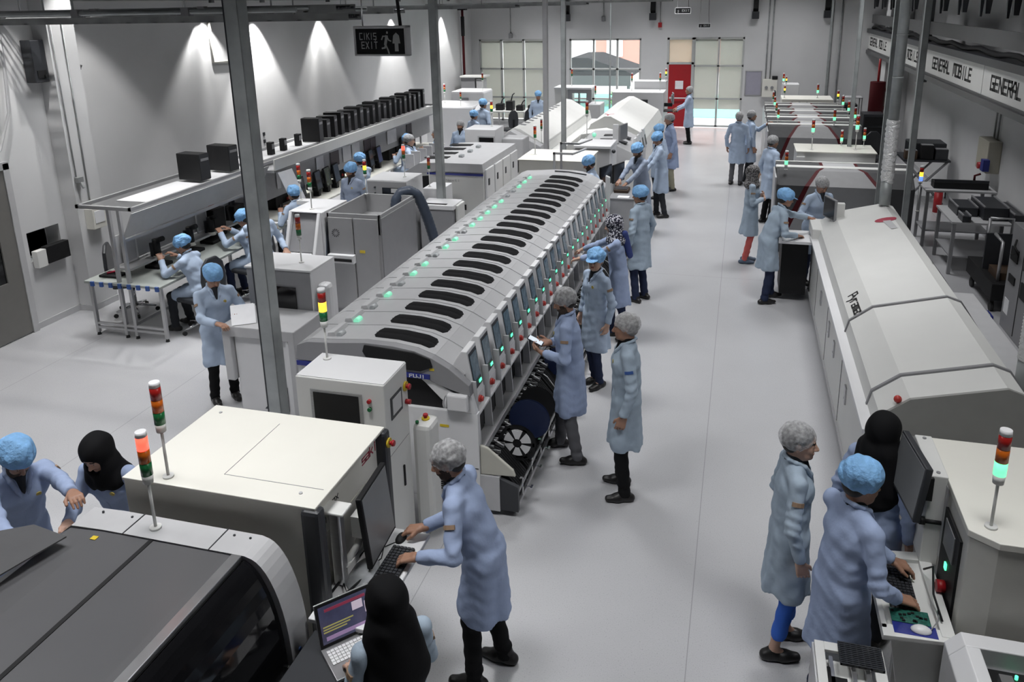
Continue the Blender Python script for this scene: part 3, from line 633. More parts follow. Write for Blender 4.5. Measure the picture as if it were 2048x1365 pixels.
mb = MB(); mb.prism([(-3.40, 2.90), (-3.66, 2.94), (-3.95, 2.75), (-3.95, 2.20), (-3.52, 2.45)], 'z', 1.50, 1.508); T.part('raised_cover', mb, 'dgrey', label='raised dark triangular cover sheet')
mb = MB(); mb.tube([(-3.6, 2.85, 1.40), (-3.55, 2.85, 1.502)], .012, 8); T.part('cover_stay', mb, 'steel')
mb = MB(); mb.cbox(-3.3, 2.98, 1.457, .035, .03, .004); T.part('warning_sticker', mb, 'yellow')
mb = MB(); mb.cbox(-2.95, 1.35, 1.2, .1, .4, .02)
tower(T, -3.02, 3.13, 1.463, 'r', poleh=.29)

# ---- B: cream inspection machine with monitor and keyboard shelf
T = Thing('inspection_machine', 'cream inspection machine with charcoal corner posts, right beside man with mouse', 'machine', (-2.76, 3.75, 0))
mb = MB(); mb.box(-3.40, -2.17, 3.34, 4.22, 0, 1.58); T.part('body', mb, 'cream', bev=.006)
mb = MB(); mb.box(-3.40, -2.13, 3.33, 4.23, 1.58, 1.60); T.part('top_panel', mb, 'cream', bev=.004)
mb = MB(); mb.box(-2.82, -2.17, 3.5, 3.503, 1.6, 1.602); mb.box(-2.823, -2.82, 3.5, 4.1, 1.6, 1.602); T.part('panel_joint', mb, 'mgrey')
for x, y in ((-3.3, 4.14), (-2.28, 3.44)):
    mb = MB(); mb.cyl((x, y, 1.6), (x, y, 1.606), .011, seg=8); T.part('cap_screw', mb, 'lgrey')
for y in (3.31, 4.17):
    mb = MB(); mb.box(-2.22, -2.10, y, y + .085, .1, 1.585); T.part('corner_post', mb, 'charcoal', bev=.025)
mb = MB(); letters(mb, 'saki', (-2.169, 3.97, 1.47), (0, 1, 0), (0, 0, 1), .06, .9, 1.4); T.part('maker_mark', mb, 'redink')
mb = MB(); letters(mb, 'sherox', (-2.169, 3.42, 1.45), (0, 1, 0), (0, 0, 1), .045, .8, 1.3); letters(mb, 'inline 3D'.replace('3D', 'x'), (-2.169, 3.42, 1.39), (0, 1, 0), (0, 0, 1), .035, .6, 1.3); T.part('model_mark', mb, 'blackink')
estop(T, -2.10, 4.21, 1.5)
mb = MB(); mb.box(-2.17, -2.165, 3.42, 4.15, .55, 1.33); T.part('front_door', mb, 'cream')
mb = MB(); mb.box(-2.16, -1.77, 3.2, 4.05, .955, .985); T.part('shelf', mb, 'white', bev=.006)
mb = MB(); mb.prism([(-2.16, .6), (-2.16, .955), (-1.85, .955)], 'y', 3.95, 3.97); mb.prism([(-2.16, .6), (-2.16, .955), (-1.85, .955)], 'y', 3.25, 3.27); T.part('shelf_bracket', mb, 'lgrey')
mb = MB(); mb.box(-2.14, -2.07, 3.47, 3.53, .99, 1.48); T.part('arm_column', mb, 'steel', bev=.01)
mb = MB(); mb.box(-2.2, -2.03, 3.44, 3.56, 1.48, 1.5); T.part('arm_cap', mb, 'offwhite', bev=.008)
mb = MB(); mb.tube([(-2.10, 3.52, 1.08), (-2.07, 3.66, 1.14), (-2.05, 3.72, 1.26)], .022, 8); mb.cbox(-2.06, 3.7, 1.27, .07, .12, .14); mb.box(-2.09, -2.06, 3.5, 3.72, 1.05, 1.1); T.part('monitor_arm', mb, 'offwhite')
monitor(T, (-1.985, 3.79, 1.27), .40, .47, 4, 5, 'screen_off')
mb = MB(); mb.tube([(-2.1, 3.5, 1.0), (-2.02, 3.4, 1.02), (-1.98, 3.6, 1.0), (-2.03, 3.7, 1.1), (-2.08, 3.62, 1.04), (-2.12, 3.4, 1.0)], .008, 6); T.part('cable_loop', mb, 'black')
tower(T, -3.13, 3.40, 1.6, '', poleh=.30)
T = Thing('keyboard', 'black keyboard under the man\'s hand on the cream machine shelf', 'keyboard', (-1.86, 3.66, .985))
keyboard(T, (-1.87, 3.66, .986), .145, .42, 0, 'casing')
T = Thing('mouse', 'black mouse beside the keyboard on the cream machine shelf', 'mouse', (-1.93, 3.97, .985))
mb = MB(); mb.sphere((-1.93, 3.955, .986), .033, .055, .032, zmin=0.); T.part('casing', mb, 'black')
mb = MB(); mb.tube([(-1.95, 3.91, .99), (-2.0, 3.85, .99), (-1.97, 3.75, .99), (-2.03, 3.62, .99), (-2.09, 3.5, .99)], .003, 5); T.part('cable', mb, 'black')
T = Thing('cable_bag', 'clear plastic sleeve of papers on the white shelf below the monitor', 'plastic bag', (-2.02, 3.6, .985))
mb = MB(); mb.sphere((-2.02, 3.60, .99), .085, .15, .03, zmin=0.); T.part('sleeve', mb, mat('clear_plastic', (.6, .62, .64), .12, alpha=.5, noise=.2, nscale=14, bump=.6, bscale=14))
# laptop on small table between the two machines
T = Thing('laptop', 'open laptop with dark screen image before the black scarf woman', 'laptop', (-1.82, 3.05, .90), rotz=0)
ex = Vector((.66, .75, 0)).normalized(); ey = Vector((.75, -.66, 0)).normalized()   # along the hinge / toward the user
O = Vector((-2.0, 3.05, .925))
def lp(a, b, c): return O + ex * a + ey * b + Vector((0, 0, c))
def slab(m, a0, a1, b0, b1, c0, c1): m.add([lp(a0, b0, c0), lp(a1, b0, c0), lp(a1, b1, c0), lp(a0, b1, c0), lp(a0, b0, c1), lp(a1, b0, c1), lp(a1, b1, c1), lp(a0, b1, c1)], [(0, 1, 2, 3), (7, 6, 5, 4), (0, 4, 5, 1), (1, 5, 6, 2), (2, 6, 7, 3), (3, 7, 4, 0)]); return m
base = T.part('base', slab(MB(), 0, .31, 0, .24, 0, .02), 'steel', bev=.003)
mb = MB()
for i in range(13):
    for j in range(5): slab(mb, .02 + i * .021, .038 + i * .021, .03 + j * .022, .049 + j * .022, .02, .025)
T.part('keys', mb, 'white', base)
h, t = .235, .06
def sc(a, u): return lp(a, -u * t / h, .02 + u)
def quad3(m, a0, a1, u0, u1, off, mi=0):
    n = ey * off; m.add([sc(a0, u0) + n, sc(a1, u0) + n, sc(a1, u1) + n, sc(a0, u1) + n, sc(a0, u0) + n - ey * .008, sc(a1, u0) + n - ey * .008, sc(a1, u1) + n - ey * .008, sc(a0, u1) + n - ey * .008], [(0, 1, 2, 3), (7, 6, 5, 4), (0, 4, 5, 1), (1, 5, 6, 2), (2, 6, 7, 3), (3, 7, 4, 0)], mi); return m
lid = T.part('lid', quad3(MB(), 0, .31, 0, h, 0), 'steel', bev=.002)
T.part('bezel', quad3(MB(), .003, .307, .003, h - .003, .003), 'black', lid)
T.part('screen', quad3(MB(), .018, .292, .02, h - .018, .005), mat('screen_image', (.03, .035, .06), .2, noise=.7, nscale=9, emit=(.05, .05, .10), estr=.5), lid)
mb = MB(); quad3(mb, .05, .28, .185, .2, .0065, 0); quad3(mb, .04, .28, .035, .055, .0065, 2)
for k in range(3): quad3(mb, .03, .2 - .02 * k, .105 - k * .014, .111 - k * .014, .0065, 1)
quad3(mb, .20, .26, .135, .18, .0065, 3); quad3(mb, .27, .285, .1, .16, .0065, 3)
T.part('screen_windows', mb, [mat('red_title', (.2, .03, .06), .3, emit=(.45, .06, .12), estr=.22), mat('yellow_code', (.25, .23, .06), .3, emit=(.5, .46, .15), estr=.3), mat('mauve_bar', (.3, .2, .35), .3, emit=(.32, .22, .4), estr=.35), mat('pale_image', (.6, .5, .6), .3, emit=(.7, .6, .7), estr=.35)], lid)
T = Thing('laptop_stand', 'dark box cabinet carrying the laptop between the two machines', 'stand', (-1.9, 3.0, 0))
mb = MB(); mb.box(-2.1, -1.70, 2.72, 3.19, 0, .90); T.part('cabinet', mb, 'charcoal', bev=.008)
mb = MB(); mb.box(-2.12, -1.68, 2.70, 3.195, .90, .922); T.part('top', mb, 'charcoal', bev=.004)
mb = MB(); mb.box(-2.16, -1.95, 3.20, 3.215, 1.02, 1.05); 

# ---- C: tall white loader cabinet
T = Thing('loader_cabinet', 'tall white loader cabinet with dark window and amber lit signal tower', 'machine', (-2.75, 4.97, 0))
mb = MB(); mb.box(-3.1, -2.38, 4.76, 5.17, 0, 1.6); T.part('body', mb, 'offwhite', bev=.008)
mb = MB(); mb.box(-3.095, -2.385, 4.77, 5.165, 1.6, 1.606); T.part('lid', mb, 'white', bev=.003)
mb = MB(); mb.box(-2.98, -2.56, 4.752, 4.762, .9, 1.51); T.part('window_frame', mb, 'steel'); mb = MB(); mb.box(-2.955, -2.585, 4.748, 4.754, .92, 1.49); T.part('window', mb, 'glassblk')
for z, m_ in ((1.465, 'red'), (1.4, 'grn_off')):
    mb = MB(); mb.cyl((-2.5, 4.76, z), (-2.5, 4.74, z), .016, seg=12); T.part('push_button', mb, m_)
mb = MB(); mb.box(-2.385, -2.374, 4.85, 5.05, 1.27, 1.45); p = T.part('touch_panel', mb, 'charcoal'); mb = MB(); mb.box(-2.374, -2.371, 4.875, 5.025, 1.3, 1.43); T.part('display', mb, 'bright', p)
estop(T, -2.38, 5.12, 1.42, r=.026); 
mb = MB(); mb.cyl((-2.38, 5.12, 1.29), (-2.34, 5.12, 1.29), .02); T.part('button', mb, 'red')
mb = MB(); mb.box(-2.385, -2.368, 5.0, 5.02, .62, .8); T.part('handle', mb, 'black', bev=.004)
mb = MB(); mb.box(-2.381, -2.3775, 4.79, 5.14, 1.0, 1.003); T.part('door_joint', mb, 'mgrey')
mb = MB(); mb.box(-3.1, -2.3, 4.78, 5.6, 0, .12); T.part('plinth', mb, 'lgrey')
mb = MB(); mb.box(-2.38, -2.22, 5.19, 5.4, .12, 1.05); T.part('control_pod', mb, 'offwhite', bev=.04)
estop(T, -2.3, 5.3, 1.05, (0, 0, 1))
mb = MB(); mb.cyl((-2.34, 5.22, 1.05), (-2.34, 5.22, 1.07), .014); T.part('push_button', mb, 'grn_off')
tower(T, -3.0, 5.07, 1.606, 'a')

# ---- D: long modular placement line (21 modules)
FY0, FP, FN = 5.68, .326, 21
roofp = [(-3.62, 1.30), (-3.60, 1.42), (-3.5, 1.462), (-3.25, 1.478), (-2.95, 1.505), (-2.7, 1.50), (-2.5, 1.475), (-2.35, 1.425), (-2.2, 1.345), (-2.1, 1.27)]
def module(lit, first, label):
    """module in its own frame: x as in the hall, y 0..FP"""
    T = Thing('placement_module', label, 'placement module', (0, 0, 0), 'modules of the long placement line', local=True)
    g = .004
    mb = MB(); mb.prism([(-3.62, 0), (-3.62, 1.30)] + roofp[1:] + [(-2.08, .85), (-2.08, 0)], 'y', g, FP - g); T.part('housing', mb, ['lgrey' if not first else 'lgrey'])
    mb = MB(); n = len(roofp)
    for i in range(n - 1):
        (x0, z0), (x1, z1) = roofp[i], roofp[i + 1]; d = Vector((x1 - x0, z1 - z0)).normalized(); q = (-d.y * .006, d.x * .006)
        mb.prism([(x0, z0), (x1, z1), (x1 + q[0], z1 + q[1]), (x0 + q[0], z0 + q[1])], 'y', g * 2, FP - g * 2, smooth=False)
    T.part('roof_panel', mb, mat_roof)
    # dark lid window, a shallow pill lying on the roof
    def on_roof(x):
        for (x0, z0), (x1, z1) in zip(roofp, roofp[1:]):
            if x0 <= x <= x1: return z0 + (z1 - z0) * (x - x0) / (x1 - x0)
        return 1.4
    mb = MB(); N = 16; xs = [-2.95 + .56 * i / N for i in range(N + 1)]; rows = []
    for i, x in enumerate(xs):
        t = abs(2 * i / N - 1); hw = .100 * (1 - max(0, (t - .86) / .14) ** 2 * .55) ; zc = on_roof(x)
        rows.append([(x, FP / 2 - hw, zc + .006), (x, FP / 2 - hw * .88, zc + .014 * (1 - t ** 10) + .004), (x, FP / 2 - .005, zc + .014 * (1 - t ** 10) + .004), (x, FP / 2, zc + .008), (x, FP / 2 + .005, zc + .014 * (1 - t ** 10) + .004), (x, FP / 2 + hw * .88, zc + .014 * (1 - t ** 10) + .004), (x, FP / 2 + hw, zc + .006)])
    vs = [p for r in rows for p in r]; fs = [(a * 7 + b, (a + 1) * 7 + b, (a + 1) * 7 + b + 1, a * 7 + b + 1) for a in range(N) for b in range(6)] + [tuple(range(7)), tuple(N * 7 + k for k in range(7))[::-1]]
    mb.add(vs, fs, 0, True); T.part('lid_window', mb, 'lidblack', label='black ribbed lid window')
    # lamp housing and lamp
    mb = MB(); mb.prism([(-3.38, 1.465), (-3.37, 1.51), (-3.31, 1.52), (-3.29, 1.475)], 'y', .06, .30); T.part('lamp_base', mb, 'lgrey', bev=.006)
    mb = MB(); mb.cyl((-3.26, .06, 1.492), (-3.26, .14, 1.492), .027, seg=12); mb.box(-3.287, -3.233, .06, .14, 1.465, 1.492); T.part('lamp', mb, 'grn_lamp' if lit else 'clr_lamp', label='green glowing lamp' if lit else 'clear unlit lamp')
    # monitor pod standing at the front edge
    mb = MB(); mb.prism([(-2.2, 1.04), (-2.2, 1.36), (-2.13, 1.47), (-2.08, 1.47), (-2.015, 1.06)], 'y', .03, .26); p = T.part('monitor_pod', mb, 'white', bev=.006)
    d = Vector((.065, 0, -.41)); o = Vector((-2.079, 0, 1.46)); nrm = Vector((.41, 0, .065)).normalized()
    def face(m, a0, a1, y0, y1, off, mi=0):
        A, B = o + d * a0 + nrm * off, o + d * a1 + nrm * off; C_, D_ = A - nrm * .006, B - nrm * .006
        m.add([(A.x, y0, A.z), (A.x, y1, A.z), (B.x, y1, B.z), (B.x, y0, B.z), (C_.x, y0, C_.z), (C_.x, y1, C_.z), (D_.x, y1, D_.z), (D_.x, y0, D_.z)], [(0, 3, 2, 1), (4, 5, 6, 7), (0, 1, 5, 4), (1, 2, 6, 5), (2, 3, 7, 6), (3, 0, 4, 7)], mi); return m
    q = T.part('bezel', face(MB(), .05, .85, .05, .24, .003), 'charcoal', p); T.part('screen', face(MB(), .12, .66, .068, .222, .006), 'screen_blue', p)
    T.part('indicator', face(MB(), .74, .80, .17, .225, .008), 'led', p)
    mb = MB(); mb.cyl((-2.05, .14, 1.0), (-2.0, .14, 1.0), .03, seg=12); mb.cyl((-2.0, .14, 1.0), (-1.985, .14, 1.0), .022, seg=12); T.part('emergency_button', mb, 'redbtn')
    mb = MB(); mb.box(-2.12, -2.02, .02, .30, .93, 1.05); mb.box(-2.1, -1.98, .01, .315, .9, .93); T.part('control_shelf', mb, 'white', bev=.008)
    mb = MB(); mb.box(-2.11, -2.04, .02, .305, .64, .9); T.part('inner_window', mb, 'glassblk'); mb = MB(); mb.prism([(-2.04, .62), (-1.965, .62), (-2.0, 1.22), (-2.05, 1.22)], 'y', .001, .02); T.part('side_strut', mb, 'lgrey')
    mb = MB(); mb.box(-2.06, -1.93, 0, FP, .58, .64); T.part('rail', mb, 'alu', bev=.004)
    # feeder bank
    mb = MB(); rr = random.Random(len(label)); mb.box(-2.08, -1.98, 0, FP, .1, .58)
    for k in range(9):
        y = .02 + k * .033; mb.prism([(-2.0, .56), (-1.86, .50), (-1.66, .26), (-1.66, .14), (-2.0, .14)], 'y', y, y + .022)
    T.part('feeder_bank', mb, 'black')
    mb = MB()
    for k in (1, 3, 6, 7): mb.box(-1.92, -1.84, .025 + k * .033, .037 + k * .033, .50, .528); mb.box(-1.99, -1.9, .02 + k * .033, .042 + k * .033, .545, .565)
    T.part('feeder_clips', mb, 'steel')
    mb = MB(); mb.tube([(-1.93, .06, .56), (-1.8, .07, .47), (-1.7, .07, .33)], .006, 5); mb.tube([(-1.93, .22, .57), (-1.84, .225, .52)], .006, 5); T.part('carrier_tape', mb, 'white')
    mb = MB(); mb.box(-1.72, -1.64, 0, FP, .10, .14); mb.box(-1.66, -1.645, 0, FP, .22, .235); T.part('lower_rail', mb, 'steel')
    mb = MB(); mb.box(-1.665, -1.64, .1, .13, .14, .3); mb.cbox(-1.61, .2, .16, .06, .012, .012); mb.cbox(-1.585, .2, .16, .02, .05, .02); T.part('lock_lever', mb, 'chrome')
    return T.e
M['lidblack'] = mat('dull_black_plastic', (.010, .010, .011), .85, spec=.12)
M['redbtn'] = mat('red_button', (.5, .05, .04), .4)
mat_roof = mat('pale_grey_panel', (.50, .50, .51), .33, .2, noise=.02)
mA = module(False, True, 'nearest placement module of the long line, next to the white end panel, lamp unlit')
mB_ = module(True, False, 'second placement module from the near end, green lamp lit')
litset = {1, 3, 5, 6, 8, 9, 11, 12, 13, 14, 15, 18, 19, 20}
ordn = 'nearest second third fourth fifth sixth seventh eighth ninth tenth eleventh twelfth thirteenth fourteenth fifteenth sixteenth seventeenth eighteenth nineteenth twentieth farthest'.split()
for i in range(FN):
    o = mA if i == 0 else mB_ if i == 1 else copy_tree(mB_ if i in litset else mA)
    o.location = (0, FY0 + i * FP, 0)
    o['label'] = '%s placement module of the long line counted from its near end, lamp %s' % (ordn[i], 'glowing green' if i in litset else 'unlit')
YE = FY0 + FN * FP
T = Thing('end_panel', 'near end of long placement line with FUJI strip and black opening', 'end panel', (-2.8, 5.62, 0))
mb = MB(); P = [(-3.62, 1.30), (-3.60, 1.43), (-3.5, 1.47), (-3.25, 1.485), (-2.95, 1.515), (-2.7, 1.51), (-2.5, 1.485), (-2.35, 1.435), (-2.2, 1.355), (-2.03, 1.22), (-2.02, 1.12), (-2.3, 1.2), (-2.45, 1.27), (-2.55, 1.29)]
mb.prism([(-3.62, 1.29)] + P[1:], 'y', 5.60, 5.68); T.part('upper_cowl', mb, 'mgrey', bev=.004)
mb = MB()
mb.box(-3.62, -3.05, 5.62, 5.68, 0, 1.29); mb.prism([(-3.05, .96), (-1.97, .96), (-1.97, .1), (-3.05, .1)], 'y', 5.62, 5.68); mb.prism([(-2.15, 1.12), (-2.02, 1.12), (-1.98, .96), (-2.15, .96)], 'y', 5.62, 5.68); mb.prism([(-2.5, 1.27), (-2.3, 1.2), (-2.15, 1.12), (-2.15, 1.02), (-2.28, 1.06), (-2.42, 1.2)], 'y', 5.615, 5.68); T.part('white_panel', mb, 'white', bev=.004)
mb = MB(); mb.box(-3.05, -2.15, 5.655, 5.68, .96, 1.24); T.part('opening', mb, 'black')
mb = MB(); mb.box(-3.61, -2.37, 5.590, 5.599, 1.245, 1.287); T.part('blue_strip', mb, 'navy')
mb = MB(); letters(mb, 'FUJI', (-2.55, 5.590, 1.252), (1, 0, 0), (0, 0, 1), .027, 1.2, 1.6, wid=1.45); T.part('lettering', mb, 'whiteink')
mb = MB(); mb.box(-2.22, -2.04, 5.56, 5.62, .99, 1.14); mb.cyl((-2.25, 5.59, 1.06), (-2.22, 5.59, 1.06), .055, seg=12); T.part('motor_cover', mb, 'white', bev=.02)
mb = MB(); mb.box(-2.95, -2.35, 5.60, 5.61, 1.39, 1.40)
mb = MB(); P2 = [(-2.97, 1.44), (-2.9, 1.32), (-2.45, 1.31), (-2.34, 1.36), (-2.36, 1.43), (-2.5, 1.475), (-2.95, 1.50)]
mb.prism(P2, 'y', 5.585, 5.60); T.part('dark_window', mb, 'black', bev=.006)
mb = MB(); mb.box(-2.37, -2.33, 5.596, 5.60, 1.325, 1.345); T.part('warning_label', mb, 'yellow')
for (x, z) in ((-2.36, .80), (-2.28, .62)):
    mb = MB(); mb.add([(x, 5.617, z), (x + .035, 5.617, z), (x + .0175, 5.617, z + .035)], [(0, 1, 2)]); mb.box(x + .05, x + .13, 5.617, 5.619, z + .005, z + .028); T.part('warning_label', mb, 'yellow')
mb = MB()
for k in range(6): mb.box(-2.42, -2.24, 5.616, 5.622, .20 + k * .022, .211 + k * .022)
T.part('vent_slots', mb, 'black')
mb = MB(); mb.box(-2.55, -1.98, 5.617, 5.622, .44, .446); T.part('panel_joint', mb, 'black')
mb = MB(); mb.prism([(-1.97, .66), (-1.9, .64), (-1.68, .46), (-1.66, .40), (-1.97, .38)], 'y', 5.64, 5.67); T.part('side_plate', mb, mat('pale_beige_plate', (.50, .49, .43), .5), bev=.01)
mb = MB(); mb.box(-1.97, -1.8, 5.63, 5.68, .05, .38); T.part('foot_panel', mb, 'lgrey'); mb = MB(); mb.prism([(-1.8, .36), (-1.64, .30), (-1.64, .06), (-1.8, .06)], 'y', 5.64, 5.68); T.part('dark_foot', mb, 'charcoal')
T = Thing('far_end_housing', 'low grey end cap of the placement line at its far end', 'end panel', (-2.8, YE, 0))
mb = MB(); mb.prism([(-3.62, 0), (-3.62, 1.30)] + roofp[1:] + [(-2.05, 1.0), (-2.05, 0)], 'y', YE + .01, YE + .5); T.part('housing', mb, 'lgrey', bev=.01)
mb = MB(); mb.tube([(-2.95, YE + .25, 1.52), (-2.7, YE + .22, 1.52), (-2.4, YE + .18, 1.49)], .012, 6); T.part('handle', mb, 'charcoal')
mb = MB(); mb.prism([(-2.05, 1.0), (-1.98, 1.0), (-1.98, 1.5), (-2.05, 1.53)], 'y', YE - .02, YE + .06); T.part('white_post', mb, 'white', bev=.008)
# component reels in the feeder area
def reel(x, y, z, r, mt, spoke, label):
    T = Thing('component_reel', label, 'reel', (x, y, z), 'component reels on the feeders')
    for s in (-.012, .012):
        mb = MB(); n = 28
        if spoke:
            for k in range(6):
                a = k * PI / 3; c0, c1 = (a - .13, a + .13)
                mb.add([(x + r * .2 * math.cos(c0), y + s, z + r * .2 * math.sin(c0)), (x + r * .93 * math.cos(c0), y + s, z + r * .93 * math.sin(c0)), (x + r * .93 * math.cos(c1), y + s, z + r * .93 * math.sin(c1)), (x + r * .2 * math.cos(c1), y + s, z + r * .2 * math.sin(c1))], [(0, 1, 2, 3)])
            for (ra, rb) in ((0, .24), (.82, 1)):
                vs = [(x + r * q * math.cos(2 * PI * k / n), y + s, z + r * q * math.sin(2 * PI * k / n)) for q in (ra, rb) for k in range(n)]; mb.add(vs, [(k, (k + 1) % n, n + (k + 1) % n, n + k) for k in range(n)])
        else: mb.cyl((x, y + s - .001, z), (x, y + s + .001, z), r, seg=n)
        T.part('flange', mb, mt)
    mb = MB(); mb.cyl((x, y - .011, z), (x, y + .011, z), r * .72, seg=28); T.part('tape_coil', mb, 'white' if spoke else 'charcoal')
M['reelblue'] = mat('dark_blue_plastic', (.012, .02, .06), .35)
reel(-1.735, 5.98, .52, .17, 'black', True, 'black spoked reel showing white tape at the near end of the feeders')
reel(-1.70, 6.27, .60, .19, 'reelblue', False, 'large dark blue reel behind the spoked one')
reel(-1.71, 6.6, .58, .17, 'black', False, 'black reel on the feeders left of the man with tablet')
reel(-1.72, 7.6, .55, .16, 'reelblue', False, 'blue reel on the feeders beside woman in blue cap')

# ---- white oven along the right
T = Thing('reflow_oven', 'long white oven with sloping hood along the right of the aisle', 'oven', (1.7, 8.6, 0))
Y0, Y1 = 6.05, 11.75
mb = MB(); mb.box(1.10, 2.35, Y0, Y1, .1, .98); mb.box(1.12, 2.3, Y0 + .05, Y1 - .05, 0, .1); T.part('base_cabinet', mb, 'offwhite', bev=.006)
mb = MB(); mb.box(1.04, 1.14, Y0 - .05, Y1 - .35, .98, 1.02); T.part('ledge', mb, 'white', bev=.004)
mb = MB(); mb.box(1.085, 1.1, Y0, Y1, .90, .975); T.part('side_rail', mb, mat('blue_grey_trim', (.40, .42, .5), .4))
mb = MB(); mb.box(1.085, 1.105, Y0, Y1, .1, .14); T.part('kick_rail', mb, 'lgrey')
hood = [(1.13, 1.02), (1.16, 1.14), (1.36, 1.30), (2.0, 1.46), (2.12, 1.42), (2.4, 1.02)]
segs = [(Y0 + .0, 6.42), (6.45, 7.95), (7.98, Y1)]
for i, (a, b) in enumerate(segs):
    mb = MB(); mb.prism(hood, 'y', a, b); T.part('hood', mb, 'offwhite', bev=.006)
for y in (6.42, 7.95):
    mb = MB(); mb.prism([(1.12, 1.02), (1.15, 1.15), (1.355, 1.315), (2.0, 1.475), (2.13, 1.432), (2.41, 1.02)], 'y', y, y + .03); T.part('hood_seal', mb, 'mgrey')
mb = MB(); mb.prism([(1.13, 1.0), (1.16, 1.14), (1.36, 1.30), (2.0, 1.46), (2.12, 1.42), (2.4, 1.0)], 'y', Y0 - .03, Y0); mb.box(1.15, 2.3, Y0 - .35, Y0, .6, 1.0); T.part('entry_hood', mb, mat('warm_grey_enamel', (.30, .30, .285), .5))
mb = MB(); mb.sphere((1.28, Y0 + .02, 1.27), .03); T.part('emergency_button', mb, 'redbtn')
for y in (7.75, 9.2, 10.6):
    mb = MB(); mb.box(1.096, 1.101, y, y + .006, .14, .9); T.part('door_joint', mb, 'charcoal')
for y in (7.3, 8.35, 8.9, 9.9):
    mb = MB(); mb.box(1.085, 1.102, y, y + .09, .55, .72); mb.cyl((1.08, y + .05, .6), (1.09, y + .05, .6), .012); T.part('latch', mb, 'steel')
# maker emblem: red lozenge with grey tail on the hood slope
def on_hood(x): return 1.30 + (x - 1.36) * .16 / .64
mb = MB(); nn = 14; cx, cy = 1.9, 10.9
mb.add([(cx + .13 * math.cos(2 * PI * k / nn) , cy + .10 * math.sin(2 * PI * k / nn) + .0, on_hood(cx + .13 * math.cos(2 * PI * k / nn)) + .004) for k in range(nn)], [tuple(range(nn))]); T.part('emblem', mb, 'redink')
mb = MB(); mb.add([(1.86, 10.86, on_hood(1.86) + .006), (1.95, 10.84, on_hood(1.95) + .006), (1.97, 10.45, on_hood(1.97) + .006), (1.90, 10.45, on_hood(1.90) + .006)], [(0, 1, 2, 3)]); T.part('emblem_tail', mb, 'lgrey')
mb = MB(); s0 = Vector((1.21, 8.55, 1.185)); letters(mb, 'Pyramax', s0, (0, -1, 0), (.2, 0, .16), .1, .95, 1.3); T.part('model_name', mb, 'blackink')
mb = MB(); letters(mb, 'Pyramax', (2.17, 9.2, 1.36), (0, -1, 0), (-.28, 0, .4), .1, .9, 1.3); letters(mb, 'zero turn', (2.2, 8.0, 1.3), (0, -1, 0), (-.28, 0, .4), .08, .9, 1.3); T.part('rear_lettering', mb, 'blackink')
mb = MB(); mb.box(2.38, 2.62, 6.2, 9.4, 1.0, 1.02); T.part('rear_tray', mb, 'lgrey')
mb = MB(); mb.box(1.05, 1.3, Y1 - .5, Y1 + .1, 1.0, 1.16); T.part('control_box', mb, 'offwhite', bev=.01)
monitor(T, (1.26, 11.45, 1.42), .34, .30, 200, 0, 'screen_dark', 'mgrey')
mb = MB(); mb.tube([(1.3, 11.45, 1.1), (1.3, 11.45, 1.4)], .02); mb.box(1.36, 1.46, 11.4, 11.5, 1.2, 1.5); T.part('monitor_stand', mb, 'offwhite')
mb = MB(); mb.box(.62, 1.06, 11.25, 11.85, .93, .97); mb.box(.62, .66, 11.25, 11.85, .97, 1.0); T.part('keyboard_tray', mb, 'white')
mb = MB(); mb.box(.68, 1.04, 11.5, 12.1, .1, .9); T.part('rear_box', mb, 'black')

# ---- machine at bottom right
T = Thing('inspection_station', 'cream machine with rounded vent and lit green tower at the right edge', 'machine', (2.1, 4.6, 0))
mb = MB(); mb.prism([(1.30, 5.1), (3.2, 5.1), (3.2, 4.06), (1.42, 4.06), (1.30, 4.14)], 'z', 0, 1.46); T.part('body', mb, mat('warm_cream_enamel', (.62, .61, .565), .42), bev=.006)
mb = MB(); mb.prism([(1.30, 5.1), (3.2, 5.1), (3.2, 4.05), (1.42, 4.05), (1.29, 4.14)], 'z', 1.46, 1.50); T.part('top_panel', mb, 'cream', bev=.004)
mb = MB(); mb.box(1.20, 1.30, 4.62, 5.1, .9, 1.51); T.part('front_column', mb, 'offwhite', bev=.006)
for y in (4.66, 5.06):
    mb = MB(); mb.cyl((1.25, y, 1.51), (1.25, y, 1.516), .012, seg=10); T.part('bolt', mb, 'mgrey')
mb = MB(); mb.box(1.285, 1.30, 4.22, 4.55, .45, 1.36); p = T.part('control_strip', mb, 'black'); 
mb = MB(); mb.box(1.28, 1.286, 4.3, 4.5, 1.15, 1.32); T.part('strip_display', mb, 'screen_off', p)
mb = MB(); mb.box(1.276, 1.286, 4.38, 4.41, 1.05, 1.09); T.part('green_switch', mb, 'led', p)
for z in (.95, .78):
    mb = MB(); mb.cyl((1.24, 4.37, z), (1.285, 4.37, z), .035 if z > .9 else .022, seg=14); T.part('emergency_button', mb, 'red', p)
mb = MB(); mb.box(1.292, 1.3, 4.58, 5.05, .98, 1.46); mb.box(1.293, 1.3, 4.3, 4.5, .15, .4); T.part('front_door', mb, 'lgrey')
for y, z in ((4.62, 1.2), (4.9, 1.0)):
    mb = MB(); mb.cyl((1.2, y, z), (1.29, y, z), .014); mb.cyl((1.17, y, z), (1.2, y, z), .025); T.part('knob', mb, 'black')
mb = MB(); mb.cyl((1.78, 4.06, 1.33), (1.78, 4.05, 1.33), .05, seg=20); T.part('round_vent', mb, 'black'); mb = MB(); mb.cyl((1.78, 4.05, 1.33), (1.78, 4.046, 1.33), .03, seg=20); T.part('vent_disc', mb, 'charcoal')
mb = MB(); mb.box(1.78, 1.84, 4.055, 4.06, .86, .885); T.part('warning_label', mb, 'redink')
